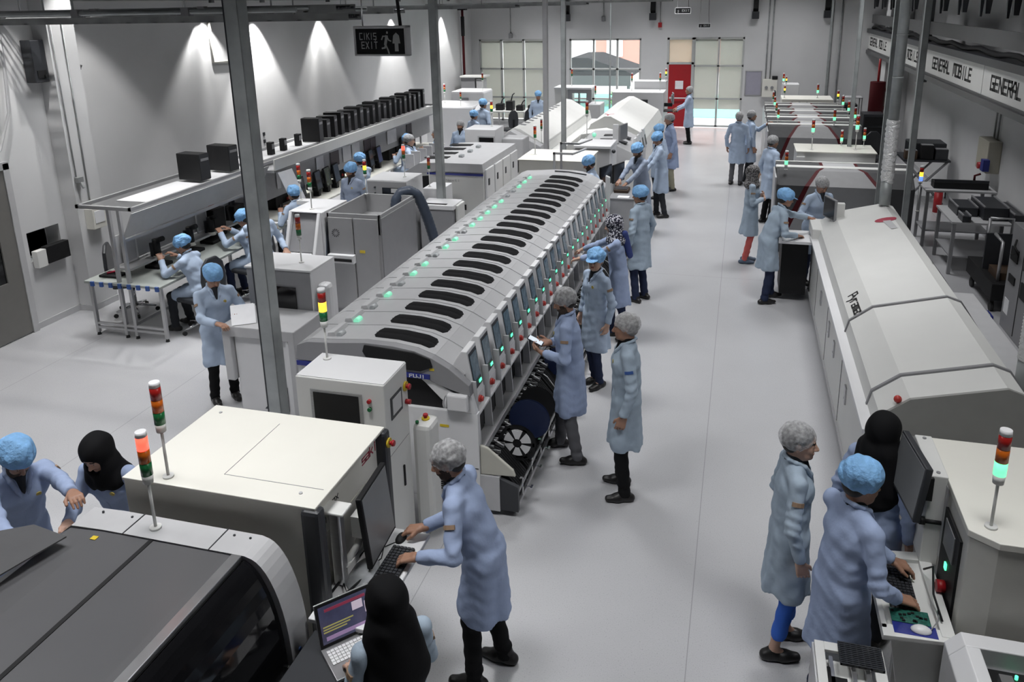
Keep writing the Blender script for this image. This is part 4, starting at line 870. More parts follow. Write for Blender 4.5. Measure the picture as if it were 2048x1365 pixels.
mb = MB(); mb.prism([(.90, 3.96), (1.27, 4.0), (1.27, 4.72), (.90, 4.66)], 'z', .86, .885); mb.box(.9, .93, 4.0, 4.66, .885, .91); mb.prism([(.9, 3.94), (1.27, 3.97), (1.27, 4.06), (.9, 4.03)], 'z', .885, .91); mb.box(1.2, 1.27, 4.0, 4.7, .885, .915); mb.prism([(.9, 4.6), (1.27, 4.64), (1.27, 4.72), (.9, 4.67)], 'z', .885, .91); T.part('keyboard_shelf', mb, 'offwhite', bev=.003)
mb = MB(); mb.box(1.0, 1.28, 4.1, 4.15, .1, .86); mb.prism([(1.05, .3), (1.3, .3), (1.3, .86), (.95, .86)], 'y', 4.0, 4.05); T.part('shelf_support', mb, 'offwhite')
p = monitor(T, (1.09, 4.68, 1.46), .44, .36, 187, 6, 'screen_off', 'charcoal', thick=.04)
mb = MB(); mb.box(1.12, 1.22, 4.6, 4.75, 1.35, 1.5); T.part('monitor_bracket', mb, 'black')
mb = MB(); mb.tube([(1.2, 4.5, .95), (1.22, 4.4, 1.05), (1.2, 4.25, .98), (1.22, 4.1, .93)], .006, 6); T.part('cable_loop', mb, 'black')
tower(T, 1.41, 4.19, 1.5, 'g', top='white')
T = Thing('keyboard', 'black keyboard under gloved hand on the cream station shelf', 'keyboard', (1.05, 4.4, .885)); keyboard(T, (1.05, 4.38, .887), .15, .42, 0, 'casing')
T = Thing('circuit_board', 'green circuit board lying between keyboard and white mouse', 'circuit board', (1.07, 4.14, .885)); mb = MB(); mb.box(.96, 1.16, 4.06, 4.165, .912, .916); T.part('board', mb, 'pcb'); mb = MB(); rr = random.Random(3)
for k in range(14): 
    x, y = rr.uniform(.97, 1.14), rr.uniform(4.07, 4.15); mb.cbox(x, y, .919, .016, .012, .006)
T.part('chips', mb, 'black')
T = Thing('mouse', 'white mouse on blue pad at the near end of cream station shelf', 'mouse', (1.11, 4.05, .9)); mb = MB(); mb.sphere((1.10, 4.02, .911), .055, .035, .03, zmin=0.); T.part('casing', mb, 'white'); mb = MB(); mb.tube([(1.15, 4.03, .915), (1.2, 4.1, .93), (1.22, 4.2, .93)], .003, 5); T.part('cable', mb, 'mgrey')
T = Thing('mouse_pad', 'blue mouse pad at the near end of the keyboard shelf', 'mouse pad', (1.07, 4.02, .886)); mb = MB(); mb.box(.96, 1.18, 3.975, 4.06, .907, .911); T.part('pad', mb, 'navy')
T = Thing('conveyor_unit', 'low conveyor unit with perforated black plate at bottom edge', 'conveyor', (.72, 3.7, 0))
mb = MB(); mb.box(.54, .56, 3.1, 3.92, 0, .8); mb.box(.86, .90, 3.1, 3.92, 0, .8); mb.box(.54, .9, 3.1, 3.92, .3, .34); T.part('frame', mb, 'alu')
mb = MB(); mb.box(.55, .60, 3.1, 3.92, .8, .82); mb.box(.84, .9, 3.1, 3.92, .8, .82); mb.box(.6, .84, 3.1, 3.92, .74, .75); mb.box(.6, .84, 3.86, 3.92, .8, .82); T.part('side_rails', mb, 'offwhite', bev=.003)
mb = MB()
for x in (.62, .73, .8): mb.box(x, x + .02, 3.1, 3.84, .76, .80)
T.part('belt_rail', mb, 'steel'); mb = MB(); mb.cyl((.61, 3.75, .8), (.61, 3.6, .8), .012); mb.box(.61, .7, 3.5, 3.7, .76, .8); T.part('belt_motor', mb, 'black')
T = Thing('perforated_plate', 'small black perforated plate resting across the conveyor unit', 'plate', (.78, 3.86, .82)); mb = MB()
for i in range(12): mb.box(.67, .89, 3.76 + i * .0135, 3.768 + i * .0135, .825, .84)
for i in range(8): mb.box(.67 + i * .03, .677 + i * .03, 3.76, 3.92, .825, .838)
T.part('plate', mb, 'charcoal')
T = Thing('buffer_unit', 'white unit with sloped edge and black opening in the bottom right corner', 'machine', (1.9, 3.6, 0))
mb = MB(); mb.prism([(1.2, .4), (1.2, .92), (1.27, 1.0), (2.6, 1.0), (2.6, .4)], 'y', 3.86, 3.96); mb.prism([(1.2, 0), (1.2, .92), (1.27, 1.0), (1.34, 1.0), (1.34, .1)], 'y', 2.9, 3.86); mb.box(1.34, 2.6, 2.9, 3.86, .1, .88); T.part('casing', mb, 'white', bev=.006)
mb = MB(); mb.box(1.36, 2.6, 2.9, 3.84, .88, .9); T.part('opening', mb, 'black'); mb = MB(); mb.cyl((1.45, 3.55, .9), (1.45, 3.55, .96), .025); T.part('emergency_button', mb, 'red')
mb = MB(); mb.box(1.4, 1.46, 3.6, 3.75, .9, .96); mb.box(1.5, 1.54, 3.5, 3.7, .9, .94); T.part('guide_block', mb, 'steel'); mb = MB(); mb.cyl((1.5, 3.8, .9), (1.5, 3.8, .92), .008); T.part('indicator', mb, 'led')
# ================================================================ second line (left), far machines, benches
M['screen_olive'] = mat('olive_screen', (.06, .07, .03), .25); M['screen_navy'] = mat('navy_screen', (.03, .05, .16), .25)
def B(*a): m = MB(); m.box(*a); return m
# small grey kiosk beside the thick post
T = Thing('unloader_kiosk', 'low grey kiosk with recessed white door beside the thick post', 'machine', (-4.75, 6.9, 0))
mb = MB(); mb.prism([(-5.14, .42), (-5.14, 1.05), (-4.28, 1.05), (-4.28, .0), (-4.36, .0), (-4.36, .93), (-5.04, .93), (-5.04, .42)], 'y', 6.62, 7.22); T.part('hood', mb, 'lgrey', bev=.012)
T.part('door', B(-5.03, -4.42, 6.68, 6.72, .02, .93), 'white'); T.part('side_panel', B(-4.40, -4.30, 6.64, 7.2, .02, 1.0), 'white', bev=.004)
T.part('body', B(-5.02, -4.44, 6.74, 7.2, .02, .92), 'offwhite')
mb = MB(); mb.add([(-4.75, 6.675, .1), (-4.45, 6.675, .1), (-4.45, 6.675, .38), (-4.5, 6.675, .38)], [(0, 1, 2, 3)]); T.part('dark_flap', mb, 'charcoal')
T = Thing('paper_sheets', 'white sheets held at the edge of the grey kiosk', 'papers', (-4.98, 6.75, 1.06)); mb = MB()
mb.add([(-5.0, 6.62, 1.056), (-4.80, 6.75, 1.056), (-4.93, 6.93, 1.20), (-5.13, 6.80, 1.20)], [(0, 1, 2, 3)]); mb.add([(-5.0, 6.63, 1.052), (-4.80, 6.76, 1.052), (-4.92, 6.94, 1.192), (-5.12, 6.81, 1.192)], [(3, 2, 1, 0)]); T.part('sheet', mb, 'paper')
# white cabinet with dark window in its grey front
T = Thing('screen_printer', 'white topped machine with grey front window right of thick post', 'machine', (-4.7, 7.4, 0))
T.part('body', B(-5.18, -4.38, 7.22, 7.72, 0, 1.5), 'mgrey', bev=.01); T.part('top_panel', B(-5.19, -4.37, 7.20, 7.73, 1.49, 1.512), 'white', bev=.004); T.part('side_panel', B(-4.385, -4.37, 7.21, 7.73, .1, 1.49), 'white')
T.part('window', B(-4.98, -4.58, 7.205, 7.215, .98, 1.3), 'glassblk'); T.part('front_extension', B(-4.92, -4.42, 6.86, 7.2, .3, .94), 'lgrey', bev=.02)
T.part('edge_strip', B(-4.45, -4.42, 6.87, 7.19, .935, .95), 'white'); T.part('round_housing', B(-4.36, -4.22, 7.26, 7.42, .8, 1.34), 'white', bev=.05)
tower(T, -4.62, 7.45, 1.512, '', s=.9)
# white frame machine with sloped hood
T = Thing('loader_hood', 'white framed loader with grey sloping front and red amber tower', 'machine', (-5.8, 9.9, 0))
T.part('body', B(-6.0, -5.54, 9.78, 10.25, 0, 1.5), 'white', bev=.012); T.part('side_panel', B(-5.56, -5.5, 9.5, 10.25, .05, 1.5), 'white', bev=.01)
for x in (-6.02, -5.58):
    mb = MB(); mb.prism([(9.5, 1.5), (9.85, 1.5), (9.85, .2), (9.28, .2), (9.28, .95)], 'x', x, x + .05); T.part('side_frame', mb, 'white', bev=.01)
T.part('top_panel', B(-6.02, -5.5, 9.5, 10.25, 1.49, 1.51), 'white', bev=.01)
mb = MB(); mb.prism([(9.55, 1.47), (9.58, 1.47), (9.36, .97), (9.33, .97)], 'x', -5.97, -5.58); T.part('sloping_window', mb, 'mgrey'); T.part('lower_front', B(-5.97, -5.58, 9.32, 9.4, .2, .95), 'lgrey'); T.part('shelf', B(-5.97, -5.60, 9.1, 9.34, .93, .96), 'white')
mb = MB(); mb.prism([(9.6, 1.35), (10.0, 1.35), (9.9, .6), (9.45, .6)], 'x', -5.50, -5.495); T.part('side_window', mb, mat('slate_window', (.16, .18, .22), .3))
tower(T, -5.74, 9.65, 1.51, '', s=.95); tower(T, -6.2, 10.15, 1.5, '', s=.9)
T.part('rear_bracket', B(-6.25, -6.0, 10.1, 10.25, 1.44, 1.5), 'white')
# open topped grey cabinet with hose
T = Thing('solder_cabinet', 'grey open-topped cabinet with double doors and round vent', 'cabinet', (-5.1, 10.1, 0))
T.part('body', B(-5.46, -4.66, 9.55, 10.75, 0, 1.22), 'cabgrey', bev=.008)
mb = MB()
for a in ((-5.46, -4.66, 9.55, 9.58, 1.22, 1.5), (-5.46, -5.43, 9.55, 10.75, 1.22, 1.5), (-4.69, -4.66, 9.55, 10.75, 1.22, 1.5), (-5.46, -4.66, 10.72, 10.75, 1.22, 1.5)): mb.box(*a)
T.part('rim', mb, 'cabgrey', bev=.004); T.part('side_panel', B(-4.665, -4.64, 9.56, 10.75, .1, 1.45), 'mgrey')
for x0, x1 in ((-5.44, -5.07), (-5.05, -4.69)): T.part('door', B(x0, x1, 9.53, 9.55, .1, 1.44), 'cabgrey', bev=.003)
mb = MB()
for k in range(12):
    a = k * PI / 6; mb.add([(-5.33 + .06 * math.cos(a), 9.527, 1.22 + .06 * math.sin(a)), (-5.33 + .06 * math.cos(a + .3), 9.527, 1.22 + .06 * math.sin(a + .3)), (-5.33 + .02 * math.cos(a + .15), 9.527, 1.22 + .02 * math.sin(a + .15))], [(0, 1, 2)])
T.part('round_vent', mb, 'charcoal'); T.part('drawer', B(-5.45, -5.05, 9.46, 9.54, .80, .92), 'white', bev=.006); T.part('drawer_gap', B(-5.45, -5.08, 9.45, 9.46, .83, .87), 'black'); T.part('warning_label', B(-4.98, -4.9, 9.526, 9.53, .95, .99), 'yellow')
tower(T, -5.40, 10.68, 1.5, 'a', s=.85)
T = Thing('flexible_hose', 'thick blue-grey flexible hose arching from the grey cabinet', 'hose', (-4.75, 10.9, .5)); mb = MB()
pts = [(-4.95, 10.72, 1.28), (-4.94, 10.74, 1.42), (-4.88, 10.8, 1.52), (-4.78, 10.86, 1.54), (-4.68, 10.92, 1.47), (-4.62, 10.96, 1.32), (-4.58, 11.0, 1.15), (-4.54, 11.03, .98), (-4.50, 11.05, .8), (-4.46, 11.07, .6)]
fine = []
for i in range(len(pts) - 1):
    for k in range(6): fine.append(tuple(pts[i][j] + (pts[i + 1][j] - pts[i][j]) * k / 6 for j in range(3)))
mb.tube(fine, [.078 + .006 * (k % 2) for k in range(len(fine))], 16); T.part('hose', mb, 'hose'); mb = MB(); mb.cyl((-4.95, 10.72, 1.2), (-4.95, 10.72, 1.32), .09); T.part('collar', mb, 'steel')
# white box with grey windowed front
T = Thing('screen_printer', 'white box machine with small window, in front of staff at the bench', 'machine', (-5.55, 12.05, 0))
T.part('body', B(-5.92, -5.19, 11.74, 12.4, 0, 1.48), 'white', bev=.01); T.part('front_panel', B(-5.90, -5.21, 11.72, 11.74, .1, 1.46), 'cabgrey', bev=.004); T.part('window', B(-5.63, -5.33, 11.71, 11.722, 1.12, 1.36), 'glassblk'); T.part('window_label', B(-5.47, -5.34, 11.705, 11.712, 1.28, 1.35), 'bright')
for z in (1.26, 1.36):
    mb = MB(); mb.cyl((-5.76, 11.72, z), (-5.76, 11.70, z), .016); T.part('push_button', mb, 'charcoal')
tower(T, -5.36, 12.04, 1.48, 'r', s=.9)
T = Thing('transfer_unit', 'small white unit behind the windowed white box', 'machine', (-5.03, 12.7, 0)); T.part('body', B(-5.22, -4.86, 12.45, 12.95, 0, 1.2), 'white', bev=.01); T.part('front_panel', B(-5.16, -4.98, 12.435, 12.45, .3, 1.0), 'lgrey')
tower(T, -5.15, 12.6, 1.2, '', s=.85)
T = Thing('buffer_unit', 'low white topped grey unit with black slot behind hose', 'machine', (-4.72, 12.1, 0)); T.part('body', B(-5.06, -4.48, 11.9, 12.34, 0, 1.0), 'mgrey', bev=.008); T.part('top_cover', B(-5.08, -4.46, 11.88, 12.36, .98, 1.06), 'white', bev=.012); T.part('slot', B(-4.96, -4.6, 11.93, 11.99, 1.06, 1.066), 'black'); T.part('side_cover', B(-4.47, -4.42, 12.0, 12.34, .3, 1.04), 'offwhite', bev=.015)
# second placement line
T = Thing('placement_machine', 'second placement machine with blue front stripe and four white side doors', 'machine', (-5.1, 14, 0))
y0, y1 = 13.15, 15.3
mb = MB(); mb.prism([(-6.0, 0), (-6.0, 1.05), (-5.85, 1.3), (-5.55, 1.48), (-5.2, 1.5), (-4.36, 1.5), (-4.34, 1.42), (-4.34, 0)], 'y', y0, y1); T.part('body', mb, 'offwhite', bev=.01)
mb = MB(); mb.prism([(-5.98, 1.12), (-5.85, 1.32), (-5.55, 1.5), (-5.2, 1.52), (-4.35, 1.52), (-4.33, 1.36), (-5.2, 1.36), (-5.6, 1.3)], 'y', y0 - .03, y1 + .02); T.part('roof', mb, 'lgrey', bev=.006)
T.part('blue_stripe', B(-5.4, -4.34, y0 - .035, y0 - .005, 1.30, 1.335), 'navy')
mb = MB(); mb.prism([(-5.95, 1.05), (-5.7, 1.24), (-5.38, 1.27), (-5.38, .85), (-5.95, .85)], 'y', y0 - .012, y0); T.part('opening', mb, 'black'); T.part('slot', B(-5.0, -4.68, y0 - .01, y0, .66, .76), 'black')
mb = MB(); letters(mb, 'Nextl', (-5.05, y0 - .004, 1.18), (1, 0, 0), (0, 0, 1), .04, .6, 1.6, wid=1.5); T.part('lettering', mb, 'mgrey')
for k in range(4):
    yy = y0 + .06 + k * .53
    mb = MB(); mb.box(-4.34, -4.30, yy, yy + .48, .3, 1.40); p = T.part('side_door', mb, 'white', bev=.012); mb = MB(); mb.box(-4.30, -4.288, yy + .1, yy + .16, 1.1, 1.22); T.part('handle', mb, 'charcoal', p)
for k in range(4):
    mb = MB(); mb.box(-5.6, -5.15, y0 + .35 + k * .45, y0 + .55 + k * .45, 1.515, 1.53); T.part('lid_window', mb, 'black', bev=.006)
for k in range(3):
    mb = MB(); mb.box(-4.98, -4.9, y0 + .5 + k * .5, y0 + .62 + k * .5, 1.52, 1.57); T.part('lamp', mb, 'clr_lamp', bev=.01)
for k in range(5):
    mb = MB(); mb.box(-5.9, -5.72, y0 + .15 + k * .3, y0 + .17 + k * .3, 1.35, 1.62); T.part('paper_card', mb, 'paper')
# white printer in front of far-left oven
T = Thing('screen_printer', 'white machine with grey framed window behind second placement machine', 'machine', (-5.3, 16.2, 0))
T.part('body', B(-5.62, -4.94, 15.85, 16.5, 0, 1.7), 'white', bev=.015); T.part('window', B(-5.3, -4.98, 15.835, 15.85, 1.28, 1.53), 'glassblk'); T.part('window_frame', B(-5.33, -4.95, 15.84, 15.848, 1.25, 1.56), 'lgrey')
T.part('entry_tunnel', B(-4.94, -4.45, 16.3, 16.8, .98, 1.45), 'lgrey', bev=.03); T.part('dark_gap', B(-4.93, -4.6, 16.35, 16.7, .7, .97), 'black'); T.part('lower_unit', B(-4.93, -4.6, 16.3, 16.8, 0, .68), 'offwhite', bev=.01)
tower(T, -5.15, 16.3, 1.7, 'a', s=.9)
# far-left oven with slots
T = Thing('reflow_oven', 'far white oven with a row of dark slots behind the slim posts', 'oven', (-4.5, 20, 0))
hp = [(-5.15, .95), (-5.12, 1.42), (-4.95, 1.52), (-4.80, 1.50), (-4.25, 1.18), (-4.2, .95)]
T.part('base_cabinet', B(-5.15, -3.95, 17.4, 23.0, 0, .95), 'offwhite', bev=.01)
mb = MB(); mb.prism([(x, z) for x, z in hp], 'y', 17.3, 23.0); T.part('hood', mb, 'offwhite', bev=.01); mb = MB(); mb.prism([(-5.15, .9), (-5.1, 1.4), (-4.95, 1.5), (-4.25, 1.16), (-4.2, .9)], 'y', 17.0, 17.3); T.part('entry_hood', mb, 'lgrey', bev=.01)
for k in range(11):
    y = 17.8 + k * .36; mb = MB(); mb.prism([(-4.93, 1.521), (-4.81, 1.51), (-4.81, 1.517), (-4.93, 1.529)], 'y', y, y + .12); T.part('vent_slot', mb, 'mgrey')
T.part('side_rail', B(-4.28, -4.24, 17.3, 23.0, 1.12, 1.15), 'lgrey')
tower(T, -4.3, 17.3, 1.2, '', s=.85); tower(T, -4.1, 18.6, .95, '', s=.9, poleh=.8)
# cream machine after the long line
T = Thing('inspection_machine', 'cream inspection box at the far end of the long placement line', 'machine', (-3.2, 14.3, 0))
T.part('body', B(-3.86, -2.6, 13.78, 14.85, 0, 1.48), 'cream', bev=.006); T.part('top_panel', B(-3.88, -2.58, 13.76, 14.87, 1.48, 1.5), 'cream', bev=.004); T.part('corner_post', B(-2.62, -2.56, 13.8, 13.9, .05, 1.45), 'charcoal', bev=.01)
tower(T, -3.68, 14.3, 1.5, '', s=.9)
monitor(T, (-2.30, 14.15, 1.18), .42, .36, -20, 0, 'screen_dark', 'black'); T.part('monitor_arm', B(-2.6, -2.34, 14.1, 14.2, 1.1, 1.15), 'mgrey')
for (y, xa, xb, z, lab) in ((12.95 + .12, -3.05, -2.72, 1.78, 'nearer'), (13.62, -3.05, -2.72, 1.86, 'farther')):
    T2 = Thing('tubular_frame', lab + ' of two bent grey tube frames between placement line and cream box', 'frame', (xa, y, 0), 'tube frames')
    mb = MB(); mb.box(xa, xa + .035, y, y + .035, 0, z); mb.box(xa, xb, y, y + .035, z - .035, z); T2.part('upright', mb, 'lgrey')
    mb = MB(); mb.tube([(xb, y, z - .02), (xb + .14, y + .55, z - .02)], .02, 6); T2.part('cross_bar', mb, 'lgrey')
# white AOI with monitor
T = Thing('inspection_machine', 'white box machine with black monitor behind the cream one', 'machine', (-2.8, 15.8, 0))
T.part('body', B(-3.15, -2.44, 15.4, 16.15, 0, 1.45), 'lgrey', bev=.01); T.part('top_panel', B(-3.17, -2.42, 15.38, 16.2, 1.44, 1.5), 'white', bev=.01); T.part('side_panel', B(-2.45, -2.42, 15.4, 16.15, .2, 1.44), 'white'); mb = MB(); mb.sphere((-2.38, 15.5, 1.38), .04); T.part('button', mb, 'charcoal')
monitor(T, (-2.2, 15.05, 1.05), .45, .36, -20, 0, 'screen_dark', 'black'); T.part('monitor_arm', B(-2.5, -2.24, 15.1, 15.2, 1.0, 1.05), 'mgrey')
# third short placement group
T = Thing('placement_machine', 'short grey domed placement machine before the far sloping oven', 'machine', (-2.8, 17.7, 0))
mb = MB(); mb.prism([(-3.45, 0), (-3.45, 1.2), (-3.3, 1.3), (-2.6, 1.33), (-2.2, 1.15), (-2.1, .9), (-2.1, 0)], 'y', 16.7, 18.6); T.part('housing', mb, 'lgrey', bev=.01)
for k in range(2):
    mb = MB(); mb.prism([(-2.95, 1.335), (-2.6, 1.34), (-2.35, 1.27), (-2.35, 1.25), (-2.95, 1.32)], 'y', 17.1 + k * .6, 17.3 + k * .6); T.part('lid_window', mb, 'charcoal')
mb = MB(); mb.sphere((-3.15, 17.6, 1.36), .05); T.part('lamp', mb, 'grn_lamp')
for k in range(4):
    mb = MB(); mb.prism([(-2.2, 1.0), (-2.16, 1.42), (-2.12, 1.42), (-2.04, 1.0)], 'y', 16.8 + k * .45, 17.05 + k * .45); T.part('monitor_pod', mb, 'white'); mb = MB(); mb.prism([(-2.12, 1.38), (-2.115, 1.38), (-2.045, 1.06), (-2.05, 1.06)], 'y', 16.83 + k * .45, 17.02 + k * .45); T.part('screen', mb, 'charcoal')
monitor(T, (-2.38, 16.9, 1.55), .4, .34, -15, 0, 'screen_off', 'mgrey'); T.part('monitor_stand', B(-2.62, -2.5, 16.9, 17.0, 1.3, 1.7), 'white')
tower(T, -3.28, 17.4, 1.3, '', s=1.1, poleh=.5)
# far sloping oven
T = Thing('reflow_oven', 'far white oven with broad sloping hood near the middle window', 'oven', (-3.0, 21.5, 0))
T.part('base_cabinet', B(-3.75, -2.25, 19.0, 24.0, 0, .9), 'offwhite', bev=.01)
mb = MB(); mb.prism([(-3.78, .9), (-3.6, 1.3), (-3.25, 1.5), (-3.1, 1.5), (-2.35, 1.12), (-2.25, .9)], 'y', 19.6, 24.0); T.part('hood', mb, 'offwhite', bev=.01)
mb = MB(); mb.prism([(-3.78, .9), (-3.7, 1.15), (-3.2, 1.22), (-2.3, 1.0), (-2.25, .9)], 'y', 18.9, 19.6); T.part('entry_hood', mb, 'offwhite', bev=.01)
mb = MB(); letters(mb, 'Y', (-3.3, 19.75, 1.5), (1, 0, 0), (0, 1, 0), .3, .8); T.part('emblem', mb, 'redink')
T = Thing('conveyor_cabinet', 'white cabinet box with small dark window beside the red door', 'machine', (-3.0, 25, 0)); T.part('body', B(-3.85, -2.28, 24.6, 25.5, 0, 1.55), 'white', bev=.01); T.part('window', B(-3.1, -2.75, 24.585, 24.6, 1.1, 1.33), 'charcoal')
T.part('rear_box', B(-3.3, -2.3, 25.55, 26.1, 0, 1.8), 'white', bev=.01)
monitor(T, (-2.0, 24.9, 1.35), .4, .34, 10, 0, 'screen_off', 'mgrey'); T.part('monitor_stand', B(-2.3, -2.03, 24.85, 24.95, 1.1, 1.2), 'black'); T.part('operator_shelf', B(-2.28, -1.85, 24.7, 25.2, .95, .98), 'charcoal')
tower(T, -3.3, 25.0, 1.55, '', s=.9); tower(T, -2.45, 25.2, 1.55, '', s=.9); tower(T, -2.33, 25.8, 1.8, 'a', s=.9, poleh=.1)
T = Thing('grey_gate_machine', 'grey machine with see-through square opening before middle window', 'machine', (-4.9, 25, 0)); mb = MB()
for a in ((-5.25, -4.5, 1.5, 1.62), (-5.25, -5.12, .95, 1.5), (-4.66, -4.5, .95, 1.5), (-5.25, -4.5, .4, .95), (-4.92, -4.88, .95, 1.5), (-5.12, -4.66, 1.2, 1.25)): mb.box(a[0], a[1], 24.6, 24.75, a[2], a[3])
T.part('frame', mb, 'mgrey'); T.part('top_panel', B(-5.7, -4.5, 24.58, 25.4, 1.62, 1.68), 'white', bev=.01); T.part('side_unit', B(-4.5, -4.1, 23.9, 24.7, 0, 1.25), 'lgrey', bev=.03); T.part('rear_body', B(-5.7, -5.2, 24.75, 25.4, 0, 1.62), 'offwhite')
tower(T, -5.2, 25.0, 1.68, '', s=.9); tower(T, -4.3, 24.2, 1.25, '', s=.9)
# far left big white box and cabinet
T = Thing('test_chamber', 'large white rounded chamber beyond the left bench, staff in front', 'machine', (-7.7, 21.8, 0)); T.part('body', B(-8.6, -7.2, 21.0, 22.4, 0, 1.5), 'white', bev=.05)
mb = MB(); mb.prism([(21.0, 1.35), (21.5, 1.5), (22.1, 1.5), (22.1, .9), (21.0, .9)], 'x', -7.2, -6.95); T.part('side_cowl', mb, 'white', bev=.02); T.part('dark_panel', B(-7.3, -7.19, 21.1, 21.5, 1.1, 1.42), 'charcoal')
tower(T, -8.3, 21.8, 1.5, '', s=.9); tower(T, -7.6, 21.2, 1.5, '', s=.8, poleh=.15)
T = Thing('test_chamber', 'farther white chamber below the left window', 'machine', (-8.3, 24.3, 0)); T.part('body', B(-8.9, -7.8, 23.9, 24.9, 0, 1.6), 'white', bev=.06); T.part('window', B(-8.6, -8.3, 23.88, 23.9, 1.2, 1.4), 'mgrey'); tower(T, -7.95, 24.3, 1.6, '', s=.9)
T = Thing('grey_cabinet', 'tall dark grey cabinet in the far left corner', 'cabinet', (-9.0, 26.6, 0)); T.part('body', B(-9.25, -8.75, 25.9, 26.5, 0, 1.85), 'mgrey', bev=.01); T.part('top_panel', B(-9.27, -8.4, 25.85, 26.55, 1.85, 1.9), 'offwhite'); T.part('side_frame', B(-8.7, -8.45, 25.9, 26.3, .05, 1.8), 'lgrey', bev=.01)

# ---------------------------------------------------------------- left workbench
def crate(T, name, *a, m='black'): return T.part(name, B(*a), m)
T = Thing('workbench', 'long aluminium framed workbench with overhead rack along left wall', 'workbench', (-7.7, 11, 0))
bx0, bx1, zt = -8.32, -7.12, .79
T.part('worktop', B(bx0, bx1, 8.08, 11.2, zt - .035, zt), 'desk', bev=.006)
for k in range(8):
    x = bx0 + .12 + k * .145; T.part('edge_clip', B(x, x + .05, 8.06, 8.085, zt - .06, zt + .003), 'blueink')
for (x, y) in ((bx0 + .03, 8.12), (bx1 - .07, 8.12), (bx0 + .5, 8.12), (bx0 + .66, 8.12), (bx0 + .03, 11.1), (bx1 - .07, 11.1)):
    top = 1.83 if bx0 + .4 < x < bx0 + .7 else zt - .03
    T.part('leg', B(x, x + .045, y, y + .045, .04, top), 'alu', bev=.004)
    mb = MB(); mb.cyl((x + .022, y + .022, 0), (x + .022, y + .022, .04), .028, .018); T.part('foot', mb, 'rubber')
for z in (.1, .16): T.part('cross_rail', B(bx0 + .03, bx1 - .03, 8.125, 8.16, z, z + .03), 'alu')
T.part('cross_rail', B(bx0 + .5, bx0 + .54, 8.15, 11.1, .1, .14), 'alu')
# overhead rack
for x in (-8.22, -7.40): T.part('rack_rail', B(x, x + .045, 8.05, 18.8, 1.80, 1.845), 'alu')
for y in (8.05, 10.9, 13.5, 16.1, 18.76): T.part('rack_cross', B(-8.22, -7.36, y, y + .045, 1.80, 1.845), 'alu')
for y in (11.1, 13.6, 16.2, 18.7):
    T.part('rack_post', B(-7.85, -7.81, y, y + .045, 0, 1.8), 'alu')
T.part('rack_shelf', B(-7.98, -7.48, 8.5, 11.0, 1.79, 1.81), 'white'); T.part('rack_shelf', B(-8.15, -7.65, 11.0, 18.6, 1.78, 1.80), 'white')
mb = MB(); mb.prism([(-7.46, 1.74), (-7.44, 1.74), (-7.62, 1.40), (-7.64, 1.40)], 'y', 8.15, 11.3); T.part('light_panel', mb, 'lgrey', label='long grey translucent panel below the rack')
T.part('middle_rail', B(-7.66, -7.62, 8.15, 11.3, 1.34, 1.38), 'alu'); T.part('back_board', B(-7.98, -7.96, 8.3, 11.3, .95, 1.35), 'lgrey'); T.part('lower_shelf', B(-8.0, -7.72, 8.3, 11.3, .9, .93), 'alu')
for k in range(4):
    mb = MB(); y = 8.55 + k * .42; mb.prism([(-7.5, 1.72), (-7.47, 1.72), (-7.6, 1.46), (-7.63, 1.46)], 'y', y, y + .03); T.part('bracket', mb, 'white')
T.part('fascia', B(-7.36, -7.33, 11.3, 18.8, 1.66, 1.845), 'offwhite', label='long cream fascia along rack front', bev=.004)
T.part('rack_underside', B(-8.0, -7.36, 11.3, 18.8, 1.62, 1.66), 'lgrey')
T.part('hanging_panel', B(-7.62, -7.60, 11.3, 18.8, 1.12, 1.62), mat('pale_hanging_board', (.42, .42, .43), .6))
T.part('far_worktop', B(-8.4, -7.25, 11.25, 18.9, .80, .84), 'cream', bev=.01); T.part('far_back_rail', B(-8.45, -8.4, 11.3, 18.9, .84, 1.3), 'charcoal')
for y in (11.4, 13.6, 15.8, 18.2): T.part('far_leg', B(-7.35, -7.3, y, y + .05, 0, .8), 'alu')
M['brown_plaque'] = mat('brown_plaque', (.06, .045, .05), .5)
# documents clipped on the bench
def sheet(x, y0, y1, z0, z1, label, m='paper'):
    o = obj('document', B(x, x + .004, y0, y1, z0, z1), m); tag(o, label, 'document', 'documents hung on the bench'); return o
for i, (y, x) in enumerate(((8.42, -7.93), (9.95, -7.93))):
    T2 = Thing('framed_document', ('nearer' if i == 0 else 'farther') + ' white framed instruction sheet standing on the bench', 'document', (x, y, .93), 'framed documents')
    mb = MB()
    for a in ((y, y + .02, .94, 1.34), (y + .24, y + .26, .94, 1.34), (y, y + .26, .94, .96), (y, y + .26, 1.32, 1.34)): mb.box(x, x + .015, *a)
    T2.part('frame', mb, 'white'); T2.part('sheet', B(x + .002, x + .006, y + .02, y + .24, .96, 1.32), mat('grey_sheet', (.45, .45, .47), .6))
